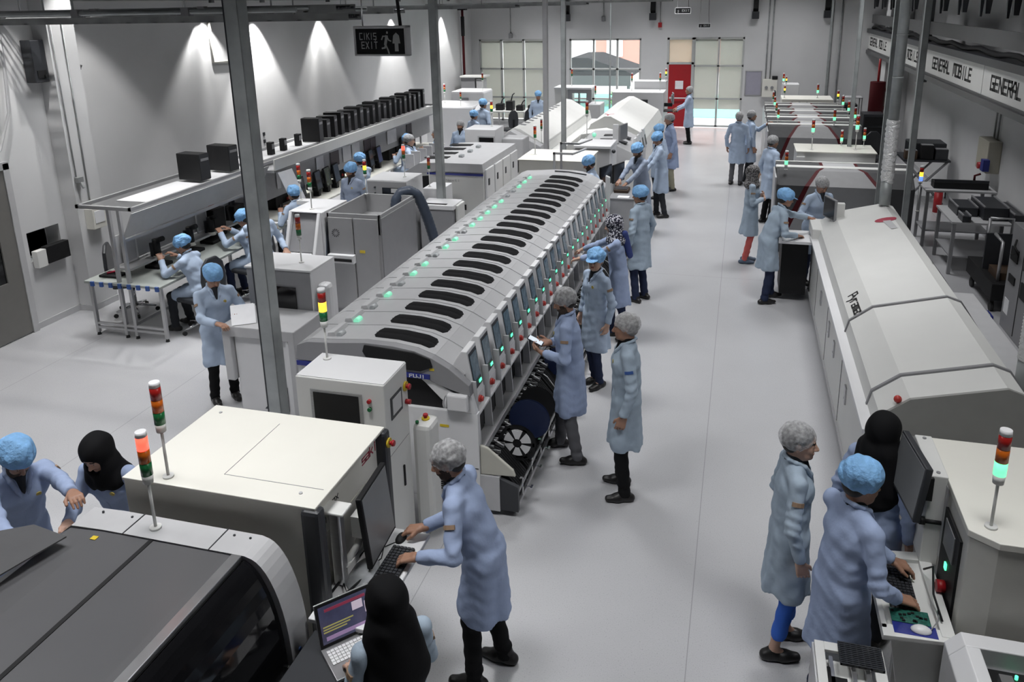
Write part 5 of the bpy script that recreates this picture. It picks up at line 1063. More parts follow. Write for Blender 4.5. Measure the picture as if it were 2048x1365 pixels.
# things on the bench
T2 = Thing('parts_tray', 'black tray with red handled tool on the near end of the bench', 'tray', (-8.1, 8.32, .79)); T2.part('tray', B(-8.22, -7.92, 8.24, 8.44, .79, .825), 'black', bev=.01); mb = MB(); mb.tube([(-8.13, 8.3, .835), (-8.05, 8.36, .85), (-7.98, 8.33, .84)], .014, 6); mb.tube([(-8.1, 8.38, .835), (-8.0, 8.36, .85)], .012, 6); T2.part('tool', mb, 'redink')
def microscope(x, y, lab, s=1.):
    T2 = Thing('microscope', lab, 'microscope', (x, y, .79), 'bench microscopes')
    mb = MB(); mb.cbox(x, y, .81, .24 * s, .3 * s, .05); T2.part('base', mb, 'black', bev=.015); mb = MB(); mb.cyl((x - .08, y, .82), (x - .08, y, 1.12 * s), .03); T2.part('column', mb, 'charcoal')
    mb = MB(); mb.cyl((x, y, .95), (x, y, 1.18 * s), .055, .05); mb.cyl((x + .02, y, 1.16 * s), (x + .13, y, 1.2 * s), .035); T2.part('head', mb, 'black'); mb = MB(); mb.cyl((x, y, .9), (x, y, .95), .07, .05); T2.part('ring_light', mb, 'cream')
microscope(-7.75, 8.85, 'black microscope in front of the nearest seated worker'); microscope(-7.7, 9.5, 'black microscope between the two seated workers'); microscope(-7.75, 10.05, 'black microscope in front of the second seated worker')
rr = random.Random(11)
for k in range(16):
    y = 10.35 + k * .52; x = -7.9 + rr.uniform(-.12, .12); w, h = rr.uniform(.2, .36), rr.uniform(.2, .42)
    T2 = Thing('test_fixture', 'black test fixture on the long bench, one of a dense row', 'test fixture', (x, y, .84), 'test fixtures on the long bench')
    T2.part('casing', B(x - .15, x + .12, y - w / 2, y + w / 2, .84 if y > 11.25 else .79, .84 + h), 'black', bev=.012); mb = MB(); mb.box(x - .05, x + .02, y - .03, y + .03, .84 + h, .84 + h + .1); mb.cyl((x + .12, y, .9), (x + .14, y, .9), .03); T2.part('clamp', mb, ('redbtn', 'charcoal', 'mgrey', 'charcoal')[k % 4])
for k, (y, c) in enumerate(((12.35, 0), (12.95, 0), (13.3, 1), (13.65, 0), (14.9, 0), (15.2, 0), (15.6, 2), (16.9, 0), (17.4, 0))):
    T2 = Thing('bench_monitor', 'dark flat monitor standing in the row on the long bench', 'monitor', (-7.55, y, .84), 'monitors on the long bench')
    monitor(T2, (-7.5, y, 1.14), .28, .36, 8, 8, ('screen_dark', 'screen_olive', 'screen_navy')[c], 'black')
    T2.part('stand', B(-7.62, -7.5, y - .04, y + .04, .84, 1.0), 'black')

for k, (y, w, c) in enumerate(((13.6, .34, 'brown'), (15.05, .26, 'brown'), (15.35, .26, 'brown'), (17.3, .3, 'brown'), (11.7, .12, 'paper'), (13.05, .28, 'paper'), (14.1, .34, 'paper'), (14.5, .34, 'paper'), (16.2, .5, 'paper'))):
    sheet(-7.585, y, y + w, 1.25, 1.58, ('white printed sheet' if c == 'paper' else 'dark plaque') + ' hung on the board below the cream fascia, %s from the near end' % ordn[1:][k % 9], c if c == 'paper' else 'brown_plaque')
T2 = Thing('hanging_chart', 'large white paper hanging from the rack behind the capped worker', 'document', (-7.3, 11.6, 1.2)); mb = MB(); mb.add([(-7.32, 11.35, 1.62), (-7.28, 11.72, 1.62), (-7.12, 11.85, 1.02), (-7.18, 11.5, 1.02), (-7.325, 11.35, 1.62), (-7.285, 11.72, 1.62), (-7.125, 11.85, 1.02), (-7.185, 11.5, 1.02)], [(0, 1, 2, 3), (7, 6, 5, 4), (0, 4, 5, 1), (2, 6, 7, 3)]); T2.part('sheet', mb, 'paper')
# computers on top of the rack
def pc_proto():
    T = Thing('computer_tower', 'black computer tower', 'computer', (0, 0, 0), 'computers on top of the rack', local=True)
    m = MB(); m.box(-.21, .21, -.09, .09, 0, .41); T.part('casing', m, 'black', bev=.008)
    m = MB(); m.box(.21, .216, -.085, .085, .01, .40); p = T.part('front_panel', m, 'charcoal', bev=.003); m = MB(); m.box(.216, .219, -.07, .07, .30, .34); T.part('drive_bay', m, 'mgrey', p)
    m = MB(); m.box(-.214, -.21, -.08, .08, .02, .39); T.part('rear_panel', m, 'steel')
    m = MB(); m.tube([(.1, .095, .3), (.15, .12, .2), (.18, .1, .02)], .006, 5); T.part('cable', m, 'mgrey'); return T.e
pc = pc_proto()
ys = [9.75, 10.45] + [13.35 + k * .285 for k in range(19)]
for i, y in enumerate(ys):
    o = pc if i == 0 else copy_tree(pc)
    o.location = (-7.78 if i > 1 else -7.68, y, 1.80 if i > 1 else 1.845); o.rotation_euler = (0, 0, R(8 if i > 1 else -8) + rr.uniform(-.05, .05)); o.scale = (.85, 1, .92 + .08 * (i % 3)) if i > 1 else (1, 1.1, .95)
    o['label'] = ('nearest black computer standing alone on top of the rack' if i == 0 else 'black computer standing on the rack right behind the thick post' if i == 1 else 'black computer tower in the dense row on top of the rack')
del pc['group']
for i, y in enumerate((11.95, 12.35, 12.85)):
    T2 = Thing('small_device', ('nearest', 'middle', 'farthest')[i] + ' of three small black devices standing upright on the rack', 'device', (-7.8, y, 1.8)); T2.part('casing', B(-7.85, -7.75, y - .05, y + .05, 1.8, 2.02), 'black', bev=.008); T2.part('face', B(-7.75, -7.745, y - .035, y + .035, 1.9, 1.99), 'mgrey')
# office chairs
def chair(x, y, rz, label):
    T = Thing('office_chair', label, 'chair', (x, y, 0), local=True, rotz=R(rz))
    m = MB(); m.box(-.23, .23, -.22, .24, .44, .51); T.part('seat', m, 'charcoal', bev=.03)
    m = MB()
    vs = []; n = 10
    for k in range(n):
        a = PI * k / (n - 1)
    m.prism([(-.18, .58), (-.21, .78), (-.18, .98), (-.08, 1.08), (.08, 1.08), (.18, .98), (.21, .78), (.18, .58), (.08, .54), (-.08, .54)], 'y', -.29, -.24); T.part('backrest', m, 'charcoal', bev=.02)
    m = MB(); m.box(-.03, .03, -.31, -.28, .46, .8); m.box(-.03, .03, -.3, -.1, .42, .45); T.part('back_bar', m, 'black')
    m = MB(); m.cyl((0, 0, .1), (0, 0, .44), .03); T.part('gas_lift', m, 'chrome')
    for k in range(5):
        a = 2 * PI * k / 5 + .3; c, s = math.cos(a), math.sin(a)
        m = MB(); m.tube([(0, 0, .13), (.28 * c, .28 * s, .08)], [.025, .016], 6); p = T.part('leg', m, 'chrome')
        m = MB(); m.cyl((.29 * c - .015 * s, .29 * s + .015 * c, .03), (.29 * c + .015 * s, .29 * s - .015 * c, .03), .03, seg=10); T.part('caster', m, 'rubber', p)
    return T
chair(-6.93, 8.62, 80, 'charcoal office chair under the nearest seated worker'); chair(-6.93, 9.85, 80, 'charcoal office chair under the second seated worker')
chair(-8.35, 8.95, -60, 'empty charcoal office chair behind the near end of bench'); chair(-6.9, 19.4, 120, 'far empty office chair beside the white chamber'); chair(-6.95, 23.6, 60, 'dark chair by the far work table'); chair(-6.4, 24.3, 20, 'dark chair right of the far work table')
# far work table below the left window
T = Thing('work_table', 'far work table crowded with black instruments below left window', 'table', (-7.1, 25.6, 0)); T.part('tabletop', B(-8.0, -5.9, 25.0, 26.0, .80, .84), 'offwhite')
for x in (-7.95, -5.98):
    for y in (25.05, 25.9): T.part('leg', B(x, x + .05, y, y + .05, 0, .8), 'alu')
for k, (x, h) in enumerate(((-7.7, .35), (-7.35, .5), (-7.0, .28), (-6.6, .3), (-6.25, .22))):
    T2 = Thing('instrument', 'black instrument on the far work table', 'instrument', (x, 25.4, .84), 'instruments on the far table'); T2.part('casing', B(x - .12, x + .12, 25.2, 25.5, .84, .84 + h * .6), 'black', bev=.01); mb = MB(); mb.tube([(x, 25.4, .84 + h * .5), (x + .08, 25.35, .84 + h), (x + .16, 25.3, .9 + h)], .02, 6); T2.part('arm', mb, 'charcoal')

# ---------------------------------------------------------------- right line
M['pgrey'] = mat('pewter_grey_enamel', (.30, .30, .305), .8, noise=.03, spec=.12); M['pdark'] = mat('dark_grey_matt_panel', (.085, .085, .088), .8, noise=.04, spec=.12)
def printer(y, z, label, near=True, x0=.66, x1=2.82):
    T = Thing('screen_printer', label, 'machine', ((x0 + x1) / 2, y, 0)); d = .95; w = x1 - x0
    yf = y - d / 2
    P = [(yf, 0), (yf, z - .22), (yf + .28, z - .04), (yf + .42, z), (y + d / 2, z), (y + d / 2, 0)]
    mb = MB(); mb.prism(P, 'x', x0, x1); T.part('body', mb, 'pdark', bev=.02); a, b = x0 + w * .36, x0 + w * .60; T.part('top_strip', B(a, b, yf + .5, y + d / 2, z - .01, z + .006), 'lgrey'); T.part('top_trim', B(a - .05, a, yf + .5, y + d / 2, z - .01, z + .007), 'maroon'); T.part('top_trim', B(b, b + .05, yf + .5, y + d / 2, z - .01, z + .007), 'maroon'); T.part('rear_rim', B(x0, x1, y + d / 2 - .06, y + d / 2 + .01, z - .02, z + .015), 'offwhite')
    T.part('top_rim', B(x0 - .01, x1 + .01, yf + .38, yf + .55, z - .02, z + .02), 'offwhite', bev=.015)
    def panel(xa, xb, xc, xd, m, name, off):
        """front panel: top edge xa..xb, bottom edge xc..xd"""
        S = [(yf - off, .35), (yf - off, z - .23), (yf + .27 - off * .5, z - .035 + off), (yf + .38, z + off * .6)]; L = [0, .55, .85, 1]
        mm = MB(); vs = []
        for (yy, zz), t in zip(S, L):
            for q in (0, 1): vs.append((xc + (xa - xc) * t if q == 0 else xd + (xb - xd) * t, yy, zz))
        for (yy, zz), t in zip(S, L):
            for q in (0, 1): vs.append((xc + (xa - xc) * t if q == 0 else xd + (xb - xd) * t, yy + .01, zz - .01))
        fs = []
        for i in range(3): fs.append((2 * i, 2 * i + 1, 2 * i + 3, 2 * i + 2)); fs.append((8 + 2 * i, 8 + 2 * i + 2, 8 + 2 * i + 3, 8 + 2 * i + 1)); fs.append((2 * i, 2 * i + 2, 8 + 2 * i + 2, 8 + 2 * i)); fs.append((2 * i + 1, 8 + 2 * i + 1, 8 + 2 * i + 3, 2 * i + 3))
        fs += [(0, 8, 9, 1), (6, 7, 15, 14)]
        mm.add(vs, fs); T.part(name, mm, m)
    a, b = x0 + w * .36, x0 + w * .60
    panel(x0 + .04, a - .05, x0 + .04, x0 + w * .05, 'pdark', 'left_panel', .012); panel(b + .05, x1 - .04, x1 - w * .06, x1 - .04, 'pdark', 'right_panel', .012)
    panel(a - .05, a, x0 + w * .05, x0 + w * .1, 'maroon', 'left_trim', .018); panel(b, b + .05, x1 - w * .11, x1 - w * .06, 'maroon', 'right_trim', .018)
    panel(a, b, x0 + w * .1, x1 - w * .11, 'pgrey', 'centre_panel', .016)
    T.part('side_cover', B(x0 - .03, x0, yf + .02, y + d / 2, .15, z - .1), 'lgrey', bev=.01)
    if near: 
        mb = MB(); letters(mb, 'onl', (x0 + w * .4, yf + .37, z + .01), (1, 0, 0), (0, 1, .1), .05, .6, 1.5, wid=1.6); letters(mb, 'ekra', (x0 + w * .5, yf + .37, z + .01), (1, 0, 0), (0, 1, .1), .05, .6, 1.5, wid=1.6); T.part('lettering', mb, 'mgrey')
    return T
T = printer(14.35, 1.42, 'nearest grey printer with maroon diagonal trims behind white oven'); tower(T, .80, 14.05, 1.42, 'g', s=.9, poleh=.05)
for k, y in enumerate((19.2, 20.4, 21.6, 22.8)):
    T = printer(y, 1.45, ('first', 'second', 'third', 'fourth')[k] + ' grey printer with maroon trims in the far right group of four, from the front', False, .64, 2.62)
    tower(T, .85, y + .1, 1.45, 'g' if k % 2 == 0 else '', s=.8, poleh=.1); tower(T, 2.5, y + .1, 1.45, 'g' if k < 3 else 'a', s=.9, poleh=.12)
    if k == 0: tower(T, 2.05, y - .1, 1.45, 'g', s=.95, poleh=.08)
T = Thing('inspection_machine', 'cream topped box machine between the grey printers on the right', 'machine', (1.75, 15.9, 0)); T.part('body', B(1.06, 2.42, 15.46, 16.3, 0, 1.48), 'offwhite', bev=.008); T.part('top_panel', B(1.04, 2.44, 15.44, 16.32, 1.48, 1.5), 'cream', bev=.004); T.part('side_post', B(1.05, 1.2, 15.40, 15.46, .1, 1.4), 'white')
tower(T, 1.32, 15.6, 1.5, 'g', s=.9, poleh=.3); tower(T, 2.1, 15.75, 1.5, 'g', s=1., poleh=.34); tower(T, 1.9, 16.2, 1.5, 'g', s=.8, poleh=.05); tower(T, 2.3, 16.2, 1.5, 'g', s=.8, poleh=.1)
T = Thing('transfer_unit', 'grey low unit in front of the cream topped box', 'machine', (1.7, 15.15, 0)); T.part('body', B(1.42, 2.12, 15.0, 15.4, 0, 1.24), 'lgrey', bev=.01); T.part('top_panel', B(1.4, 2.14, 14.98, 15.42, 1.24, 1.27), 'white')
T = Thing('stencil_printer', 'far cream machine with three round vents before the back wall', 'machine', (1.8, 24, 0)); T.part('body', B(1.12, 2.5, 23.9, 24.9, 0, 1.48), 'cream', bev=.01)
for x in (1.4, 1.6, 1.8):
    mb = MB(); mb.cyl((x, 23.9, 1.36), (x, 23.885, 1.36), .05); T.part('round_vent', mb, 'mgrey')
tower(T, 2.1, 24.3, 1.48, 'g', s=.95, poleh=.1); tower(T, 1.2, 24.3, 1.48, 'a', s=.8, poleh=.1)
T = Thing('loader_cabinet', 'small white loader box nearest the back wall on the right', 'machine', (1.45, 26, 0)); T.part('body', B(1.2, 1.68, 25.7, 26.3, 0, 1.72), 'white', bev=.01); tower(T, 1.22, 25.8, 1.72, 'g', s=.9, poleh=.05); tower(T, 1.3, 25.75, 1.72, 'a', s=.7, poleh=.02); T.part('side_monitor', B(.95, 1.0, 25.2, 25.6, 1.2, 1.55), 'charcoal')
T = Thing('electronics_rack', 'white trolley rack with dark equipment in far right corner', 'rack', (3.05, 24.6, 0))
for x in (2.8, 3.28):
    for y in (24.3, 24.8): T.part('upright', B(x, x + .03, y, y + .03, 0, 1.5), 'alu')
for z in (.3, .8, 1.48): T.part('shelf', B(2.8, 3.31, 24.3, 24.83, z, z + .02), 'lgrey')
T.part('equipment', B(2.85, 3.2, 24.35, 24.8, .82, 1.3), 'charcoal', bev=.02)
T = Thing('equipment_tower', 'tall dark rack of equipment beside far right printers', 'rack', (3.3, 22.6, 0)); T.part('body', B(3.1, 3.6, 22.3, 22.9, 0, 1.3), 'charcoal', bev=.01)
for k in range(4): T.part('drawer', B(3.13, 3.57, 22.285, 22.3, .2 + k * .27, .42 + k * .27), 'black')
chair(3.25, 20.6, 200, 'black office chair left of clutter beside the right wall')
# storage heap by right wall
def rack_table(x0, x1, y0, y1, z, name, label, cat='table', m='lgrey', lm='mgrey'):
    T = Thing(name, label, cat, ((x0 + x1) / 2, (y0 + y1) / 2, 0)); T.part('tabletop', B(x0, x1, y0, y1, z - .03, z), m)
    for x in (x0 + .02, x1 - .07):
        for y in (y0 + .02, y1 - .07): T.part('leg', B(x, x + .05, y, y + .05, 0, z - .03), lm)
    T.part('lower_shelf', B(x0 + .03, x1 - .03, y0 + .03, y1 - .03, .28, .3), lm)
    return T
T = rack_table(3.15, 4.25, 14.7, 15.4, 1.02, 'metal_table', 'grey metal table with black machine below the beige fuse box'); tower(T, 3.08, 14.84, .6, 'ab', 'rab', s=1., poleh=.5)
T2 = Thing('belt_conveyor', 'long black belt unit lying on the grey metal table', 'conveyor', (3.7, 15.0, 1.02)); T2.part('body', B(3.3, 4.15, 14.85, 15.1, 1.02, 1.14), 'black', bev=.01); T2.part('rail', B(3.3, 4.15, 14.86, 14.88, 1.14, 1.18), 'charcoal'); mb = MB(); mb.tube([(3.95, 15.0, 1.14), (3.95, 15.0, 1.24), (4.03, 14.97, 1.28)], .02, 6); T2.part('crank', mb, 'maroon')
T = rack_table(3.25, 4.3, 13.2, 14.3, .86, 'metal_table', 'grey metal table heaped with dark conveyor sections, nearer of the two'); 
for k, (x, y, w, dd, h) in enumerate(((3.55, 13.9, .3, .6, .14), (3.9, 13.8, .35, .8, .2), (4.15, 13.6, .15, .9, .16), (3.45, 13.35, .12, .3, .1))):
    T2 = Thing('conveyor_section', 'dark conveyor section piled on the nearer metal table', 'conveyor part', (x, y, .86), 'conveyor sections on the table'); T2.part('body', B(x - w / 2, x + w / 2, y - dd / 2, y + dd / 2, .86, .86 + h), 'charcoal', bev=.01); T2.part('rail', B(x - w / 2, x - w / 2 + .02, y - dd / 2, y + dd / 2, .86 + h, .88 + h), 'mgrey'); T2.part('rail', B(x + w / 2 - .02, x + w / 2, y - dd / 2, y + dd / 2, .86 + h, .88 + h), 'mgrey')
T = Thing('equipment_cart', 'low black wheeled cart with tall handle by the right wall', 'cart', (3.75, 12.2, 0)); T.part('deck', B(3.45, 4.1, 11.6, 12.9, .18, .42), 'black', bev=.01); T.part('panel', B(3.5, 4.1, 12.3, 12.34, .42, .95), 'charcoal')
for x, y in ((3.5, 11.7), (3.5, 12.7), (4.0, 11.7), (4.0, 12.7)):
    mb = MB(); mb.cyl((x - .02, y, .07), (x + .02, y, .07), .07, seg=14); mb.box(x - .025, x + .025, y - .02, y + .02, .1, .18); T.part('wheel', mb, 'rubber')
mb = MB(); mb.tube([(3.55, 11.75, .42), (3.55, 11.75, .98), (3.55, 12.1, 1.0)], .022, 8); mb.tube([(3.6, 12.6, .42), (3.6, 12.6, 1.1)], .022, 8); mb.tube([(3.9, 12.6, .42), (3.9, 12.6, 1.1), (3.6, 12.6, 1.1)], .022, 8); T.part('handle', mb, 'alu'); T.part('load', B(3.55, 4.0, 11.8, 12.2, .42, .52), 'brown')
T = Thing('control_cabinet', 'grey control cabinet with dark slots at the right edge', 'cabinet', (3.85, 10.65, 0)); T.part('body', B(3.48, 4.3, 10.12, 11.2, 0, 1.42), 'mgrey', bev=.008)
for y0_, y1_, z0_, z1_ in ((10.85, 11.12, .95, 1.12), (10.85, 11.08, .66, .76), (10.2, 10.6, .95, 1.12), (10.2, 10.6, .6, .8)): T.part('dark_slot', B(3.465, 3.482, y0_, y1_, z0_, z1_), 'black')
T.part('door_joint', B(3.474, 3.482, 10.66, 10.67, .05, 1.4), 'black'); T.part('notice', B(3.474, 3.48, 10.95, 11.12, .22, .42), 'paper')
monitor(T, (3.6, 10.9, 1.85), .5, .62, 190, 0, 'screen_dark', 'black'); T.part('monitor_stand', B(3.6, 3.7, 10.8, 10.95, 1.42, 1.7), 'black')
mb = MB(); mb.tube([(3.46, 10.95, 1.24), (3.40, 10.8, 1.2), (3.42, 10.7, 1.12), (3.46, 10.85, 1.1), (3.42, 10.95, 1.05)], .014, 6); T.part('headset', mb, 'black')
T = Thing('floor_mat_frame', 'dark blue edged tray on the floor beside the cabinet', 'tray', (3.3, 11.7, 0)); T.part('tray', B(3.05, 3.45, 11.35, 11.6, 0, .04), 'navy', bev=.004); T.part('sheet', B(3.08, 3.42, 11.38, 11.57, .04, .046), 'lgrey')
T = Thing('storage_heap', 'scissor stand loaded with dark equipment far along right wall', 'stand', (3.9, 18.4, 0)); mb = MB()
for a, b in (((3.4, 18.0, 0), (4.2, 18.0, .9)), ((4.2, 18.0, 0), (3.4, 18.0, .9)), ((3.4, 18.8, 0), (4.2, 18.8, .9)), ((4.2, 18.8, 0), (3.4, 18.8, .9))): mb.tube([a, b], .025, 6)
T.part('scissor_legs', mb, 'mgrey'); T.part('top', B(3.35, 4.25, 17.95, 18.85, .9, .94), 'charcoal'); T.part('rear_box', B(3.5, 4.2, 18.2, 18.8, .94, 1.25), 'charcoal', bev=.02)
for k, (x, h) in enumerate(((3.5, .18), (3.8, .3), (4.08, .22))):
    T2 = Thing('device_box', 'dark box on the scissor stand by the right wall', 'box', (x, 18.1, .94), 'boxes on the scissor stand'); T2.part('casing', B(x - .12, x + .12, 18.0, 18.18, .94, .94 + h), ('brown', 'black', 'charcoal')[k], bev=.01); T2.part('lid', B(x - .11, x + .11, 18.01, 18.17, .94 + h, .95 + h), 'mgrey')
T = Thing('fire_extinguisher', 'small red fire extinguisher on the floor before the scissor stand', 'fire extinguisher', (3.95, 17.3, 0)); mb = MB(); mb.cyl((3.95, 17.3, 0), (3.95, 17.3, .42), .08, seg=16); mb.cyl((3.95, 17.3, .42), (3.95, 17.3, .5), .08, .03, seg=16); T.part('cylinder', mb, 'red'); mb = MB(); mb.cyl((3.95, 17.3, .5), (3.95, 17.3, .58), .025); mb.tube([(3.95, 17.3, .55), (4.05, 17.25, .5), (4.06, 17.25, .3)], .012, 6); T.part('valve', mb, 'black')
# trolleys in the aisle beside the cream machine
T = Thing('feeder_trolley', 'grey feeder trolley by the capped men at mid aisle', 'cart', (-2.1, 13.9, 0)); T.part('cabinet', B(-2.12, -1.70, 13.45, 14.2, 0, .9), 'lgrey', bev=.01); T.part('top_panel', B(-2.14, -1.68, 13.43, 14.22, .9, .93), 'mgrey'); T.part('paper', B(-2.0, -1.8, 13.5, 13.65, .93, .935), 'paper')
for x, y in ((-2.08, 13.5), (-1.75, 13.5), (-1.75, 14.15)):
    mb = MB(); mb.cyl((x - .015, y, .05), (x + .015, y, .05), .05, seg=12); T.part('wheel', mb, 'rubber')
T = Thing('feeder_trolley', 'pale trolley with black lower frame before the man in black trousers', 'cart', (-1.95, 16.0, 0)); T.part('cabinet', B(-2.3, -1.75, 15.7, 16.6, .35, 1.0), 'offwhite', bev=.02); T.part('lower_frame', B(-2.25, -1.8, 15.75, 16.5, .06, .35), 'charcoal')
for x, y in ((-2.2, 15.75), (-1.8, 15.75), (-1.8, 16.5)):
    mb = MB(); mb.cyl((x - .015, y, .05), (x + .015, y, .05), .05, seg=12); T.part('wheel', mb, 'rubber')
T = Thing('blue_bag', 'dark blue bag hanging from the hand of the man in black trousers', 'bag', (-1.95, 15.55, .85)); mb = MB(); mb.sphere((-1.86, 15.62, .72), .10, .17, .13); T.part('bag', mb, mat('dark_blue_fabric', (.02, .045, .12), .7)); mb = MB(); mb.tube([(-1.86, 15.52, .80), (-1.84, 15.62, .95), (-1.86, 15.72, .80)], .014, 6); T.part('strap', mb, 'charcoal')
T = Thing('component_trays', 'dark trays held over the trolley by the bearded capped man', 'tray', (-2.15, 13.95, .93)); T.part('tray', B(-2.12, -1.86, 13.85, 14.15, .93, .99), 'brown', bev=.01); T.part('tray_lid', B(-2.10, -1.88, 13.87, 14.12, .99, 1.0), 'charcoal')

T = Thing('trolley', 'edge of a grey trolley with black caster at the far left of the picture', 'cart', (-7.6, 5.35, 0))
for x in (-7.98, -7.12): 
    T.part('upright', B(x, x + .04, 5.2, 5.24, .1, .95), 'cabgrey'); mb = MB(); mb.cyl((x, 5.22, .05), (x + .04, 5.22, .05), .05, seg=12); T.part('caster', mb, 'rubber')
T.part('shelf', B(-7.98, -7.08, 4.7, 5.24, .93, .96), 'cabgrey')
# ================================================================ people
class Grid:
    """signed distance volume with smooth unions, polygonised by surface nets"""
    def __init__(s, lo, hi, h):
        s.h = h; s.lo = np.array(lo, np.float32); n = np.ceil((np.array(hi) - np.array(lo)) / h).astype(int) + 1
        s.n = n; s.v = np.full(n, .2, np.float32)
        s.ax = [s.lo[i] + h * np.arange(n[i], dtype=np.float32) for i in range(3)]
    def sub(s, lo, hi):
        a = np.maximum(0, np.floor((np.array(lo) - s.lo) / s.h).astype(int)); b = np.minimum(s.n, np.ceil((np.array(hi) - s.lo) / s.h).astype(int) + 1)
        if (b <= a).any(): return None
        sl = tuple(slice(a[i], b[i]) for i in range(3))
        return sl, s.ax[0][sl[0]][:, None, None], s.ax[1][sl[1]][None, :, None], s.ax[2][sl[2]][None, None, :]
    def mix(s, sl, d, k, op='u'):
        a = s.v[sl]
        if op == 'u':
            h = np.clip(.5 + .5 * (a - d) / k, 0, 1); s.v[sl] = a + (d - a) * h - k * h * (1 - h)
        else:
            h = np.clip(.5 - .5 * (a + d) / k, 0, 1); s.v[sl] = a + (-d - a) * h + k * h * (1 - h)
    def cap(s, a, b, r1, r2=None, k=.02, e=None, f=1., clip=None, op='u'):
        a = np.array(a, np.float32); b = np.array(b, np.float32); r2 = r1 if r2 is None else r2
        R_ = max(r1, r2) * max(f, 1) + k + 2 * s.h + .02
        q = s.sub(np.minimum(a, b) - R_, np.maximum(a, b) + R_)
        if q is None: return
        sl, X, Y, Z = q; ab = b - a; L2 = float(ab @ ab) + 1e-9
        px, py, pz = X - a[0], Y - a[1], Z - a[2]
        t = np.clip((px * ab[0] + py * ab[1] + pz * ab[2]) / L2, 0, 1)
        dx, dy, dz = px - t * ab[0], py - t * ab[1], pz - t * ab[2]
        if e is not None:
            e = np.array(e, np.float32); c = (dx * e[0] + dy * e[1] + dz * e[2]) * (1 - 1 / f); dx = dx - c * e[0]; dy = dy - c * e[1]; dz = dz - c * e[2]
        d = np.sqrt(dx * dx + dy * dy + dz * dz) - (r1 + (r2 - r1) * t)
        if clip is not None:
            P_, N_ = clip; d = np.maximum(d, (X - P_[0]) * N_[0] + (Y - P_[1]) * N_[1] + (Z - P_[2]) * N_[2])
        s.mix(sl, d, k, op)
    def ell(s, c, axes, rad, k=.01, op='u', clip=None):
        """axes: three unit vectors, rad: three radii"""
        c = np.array(c, np.float32); R_ = max(rad) + k + 2 * s.h + .01; q = s.sub(c - R_, c + R_)
        if q is None: return
        sl, X, Y, Z = q; p = (X - c[0], Y - c[1], Z - c[2]); acc = 0
        for ax, r in zip(axes, rad): acc = acc + ((p[0] * ax[0] + p[1] * ax[1] + p[2] * ax[2]) / r) ** 2
        d = (np.sqrt(acc) - 1) * min(rad)
        if clip is not None:
            P_, N_ = clip; d = np.maximum(d, (X - P_[0]) * N_[0] + (Y - P_[1]) * N_[1] + (Z - P_[2]) * N_[2])
        s.mix(sl, d, k, op)
    def disp(s, fn, band=.05):
        m = np.abs(s.v) < band; i, j, k = np.nonzero(m)
        s.v[i, j, k] += fn(s.ax[0][i], s.ax[1][j], s.ax[2][k]).astype(np.float32)
    def mesh(s):
        v = s.v; v[0], v[-1] = .2, .2; v[:, 0] = .2; v[:, -1] = .2; v[:, :, 0] = .2; v[:, :, -1] = .2
        ins = v < 0; n = s.n - 1
        cnt = np.zeros(n, np.int8)
        for a in (0, 1):
            for b in (0, 1):
                for c in (0, 1): cnt += ins[a:a + n[0], b:b + n[1], c:c + n[2]]
        ci, cj, ck = np.nonzero((cnt > 0) & (cnt < 8)); N = len(ci)
        if N == 0: return np.zeros((0, 3)), np.zeros((0, 4), int)
        idx = np.full(n, -1, np.int64); idx[ci, cj, ck] = np.arange(N)
        acc = np.zeros((N, 3)); w = np.zeros(N)
        co = [(a, b, c) for a in (0, 1) for b in (0, 1) for c in (0, 1)]
        for p in co:
            for ax in range(3):
                if p[ax] == 0:
                    q = list(p); q[ax] = 1
                    va = v[ci + p[0], cj + p[1], ck + p[2]]; vb = v[ci + q[0], cj + q[1], ck + q[2]]
                    m = (va < 0) != (vb < 0); t = np.where(m, va / np.where(m, va - vb, 1), 0)
                    pt = np.tile(np.array(p, float), (N, 1)); pt[:, ax] = t
                    acc[m] += pt[m]; w[m] += 1
        V = (np.stack([ci, cj, ck], 1) + acc / w[:, None]) * s.h + s.lo
        F = []
        for ax in range(3):
            u, t = (ax + 1) % 3, (ax + 2) % 3
            a = [slice(None)] * 3; b = [slice(None)] * 3; a[ax] = slice(0, -1); b[ax] = slice(1, None)
            ch = ins[tuple(a)] != ins[tuple(b)]; E = np.stack(np.nonzero(ch), 1)
            E = E[(E[:, u] > 0) & (E[:, t] > 0) & (E[:, u] < n[u]) & (E[:, t] < n[t])]
            st = ins[E[:, 0], E[:, 1], E[:, 2]]
            def cell(du, dt):
                c = E.copy(); c[:, u] -= du; c[:, t] -= dt; return idx[c[:, 0], c[:, 1], c[:, 2]]
            q = np.stack([cell(1, 1), cell(0, 1), cell(0, 0), cell(1, 0)], 1); q[~st] = q[~st][:, ::-1]; F.append(q)
        return V, np.concatenate(F)
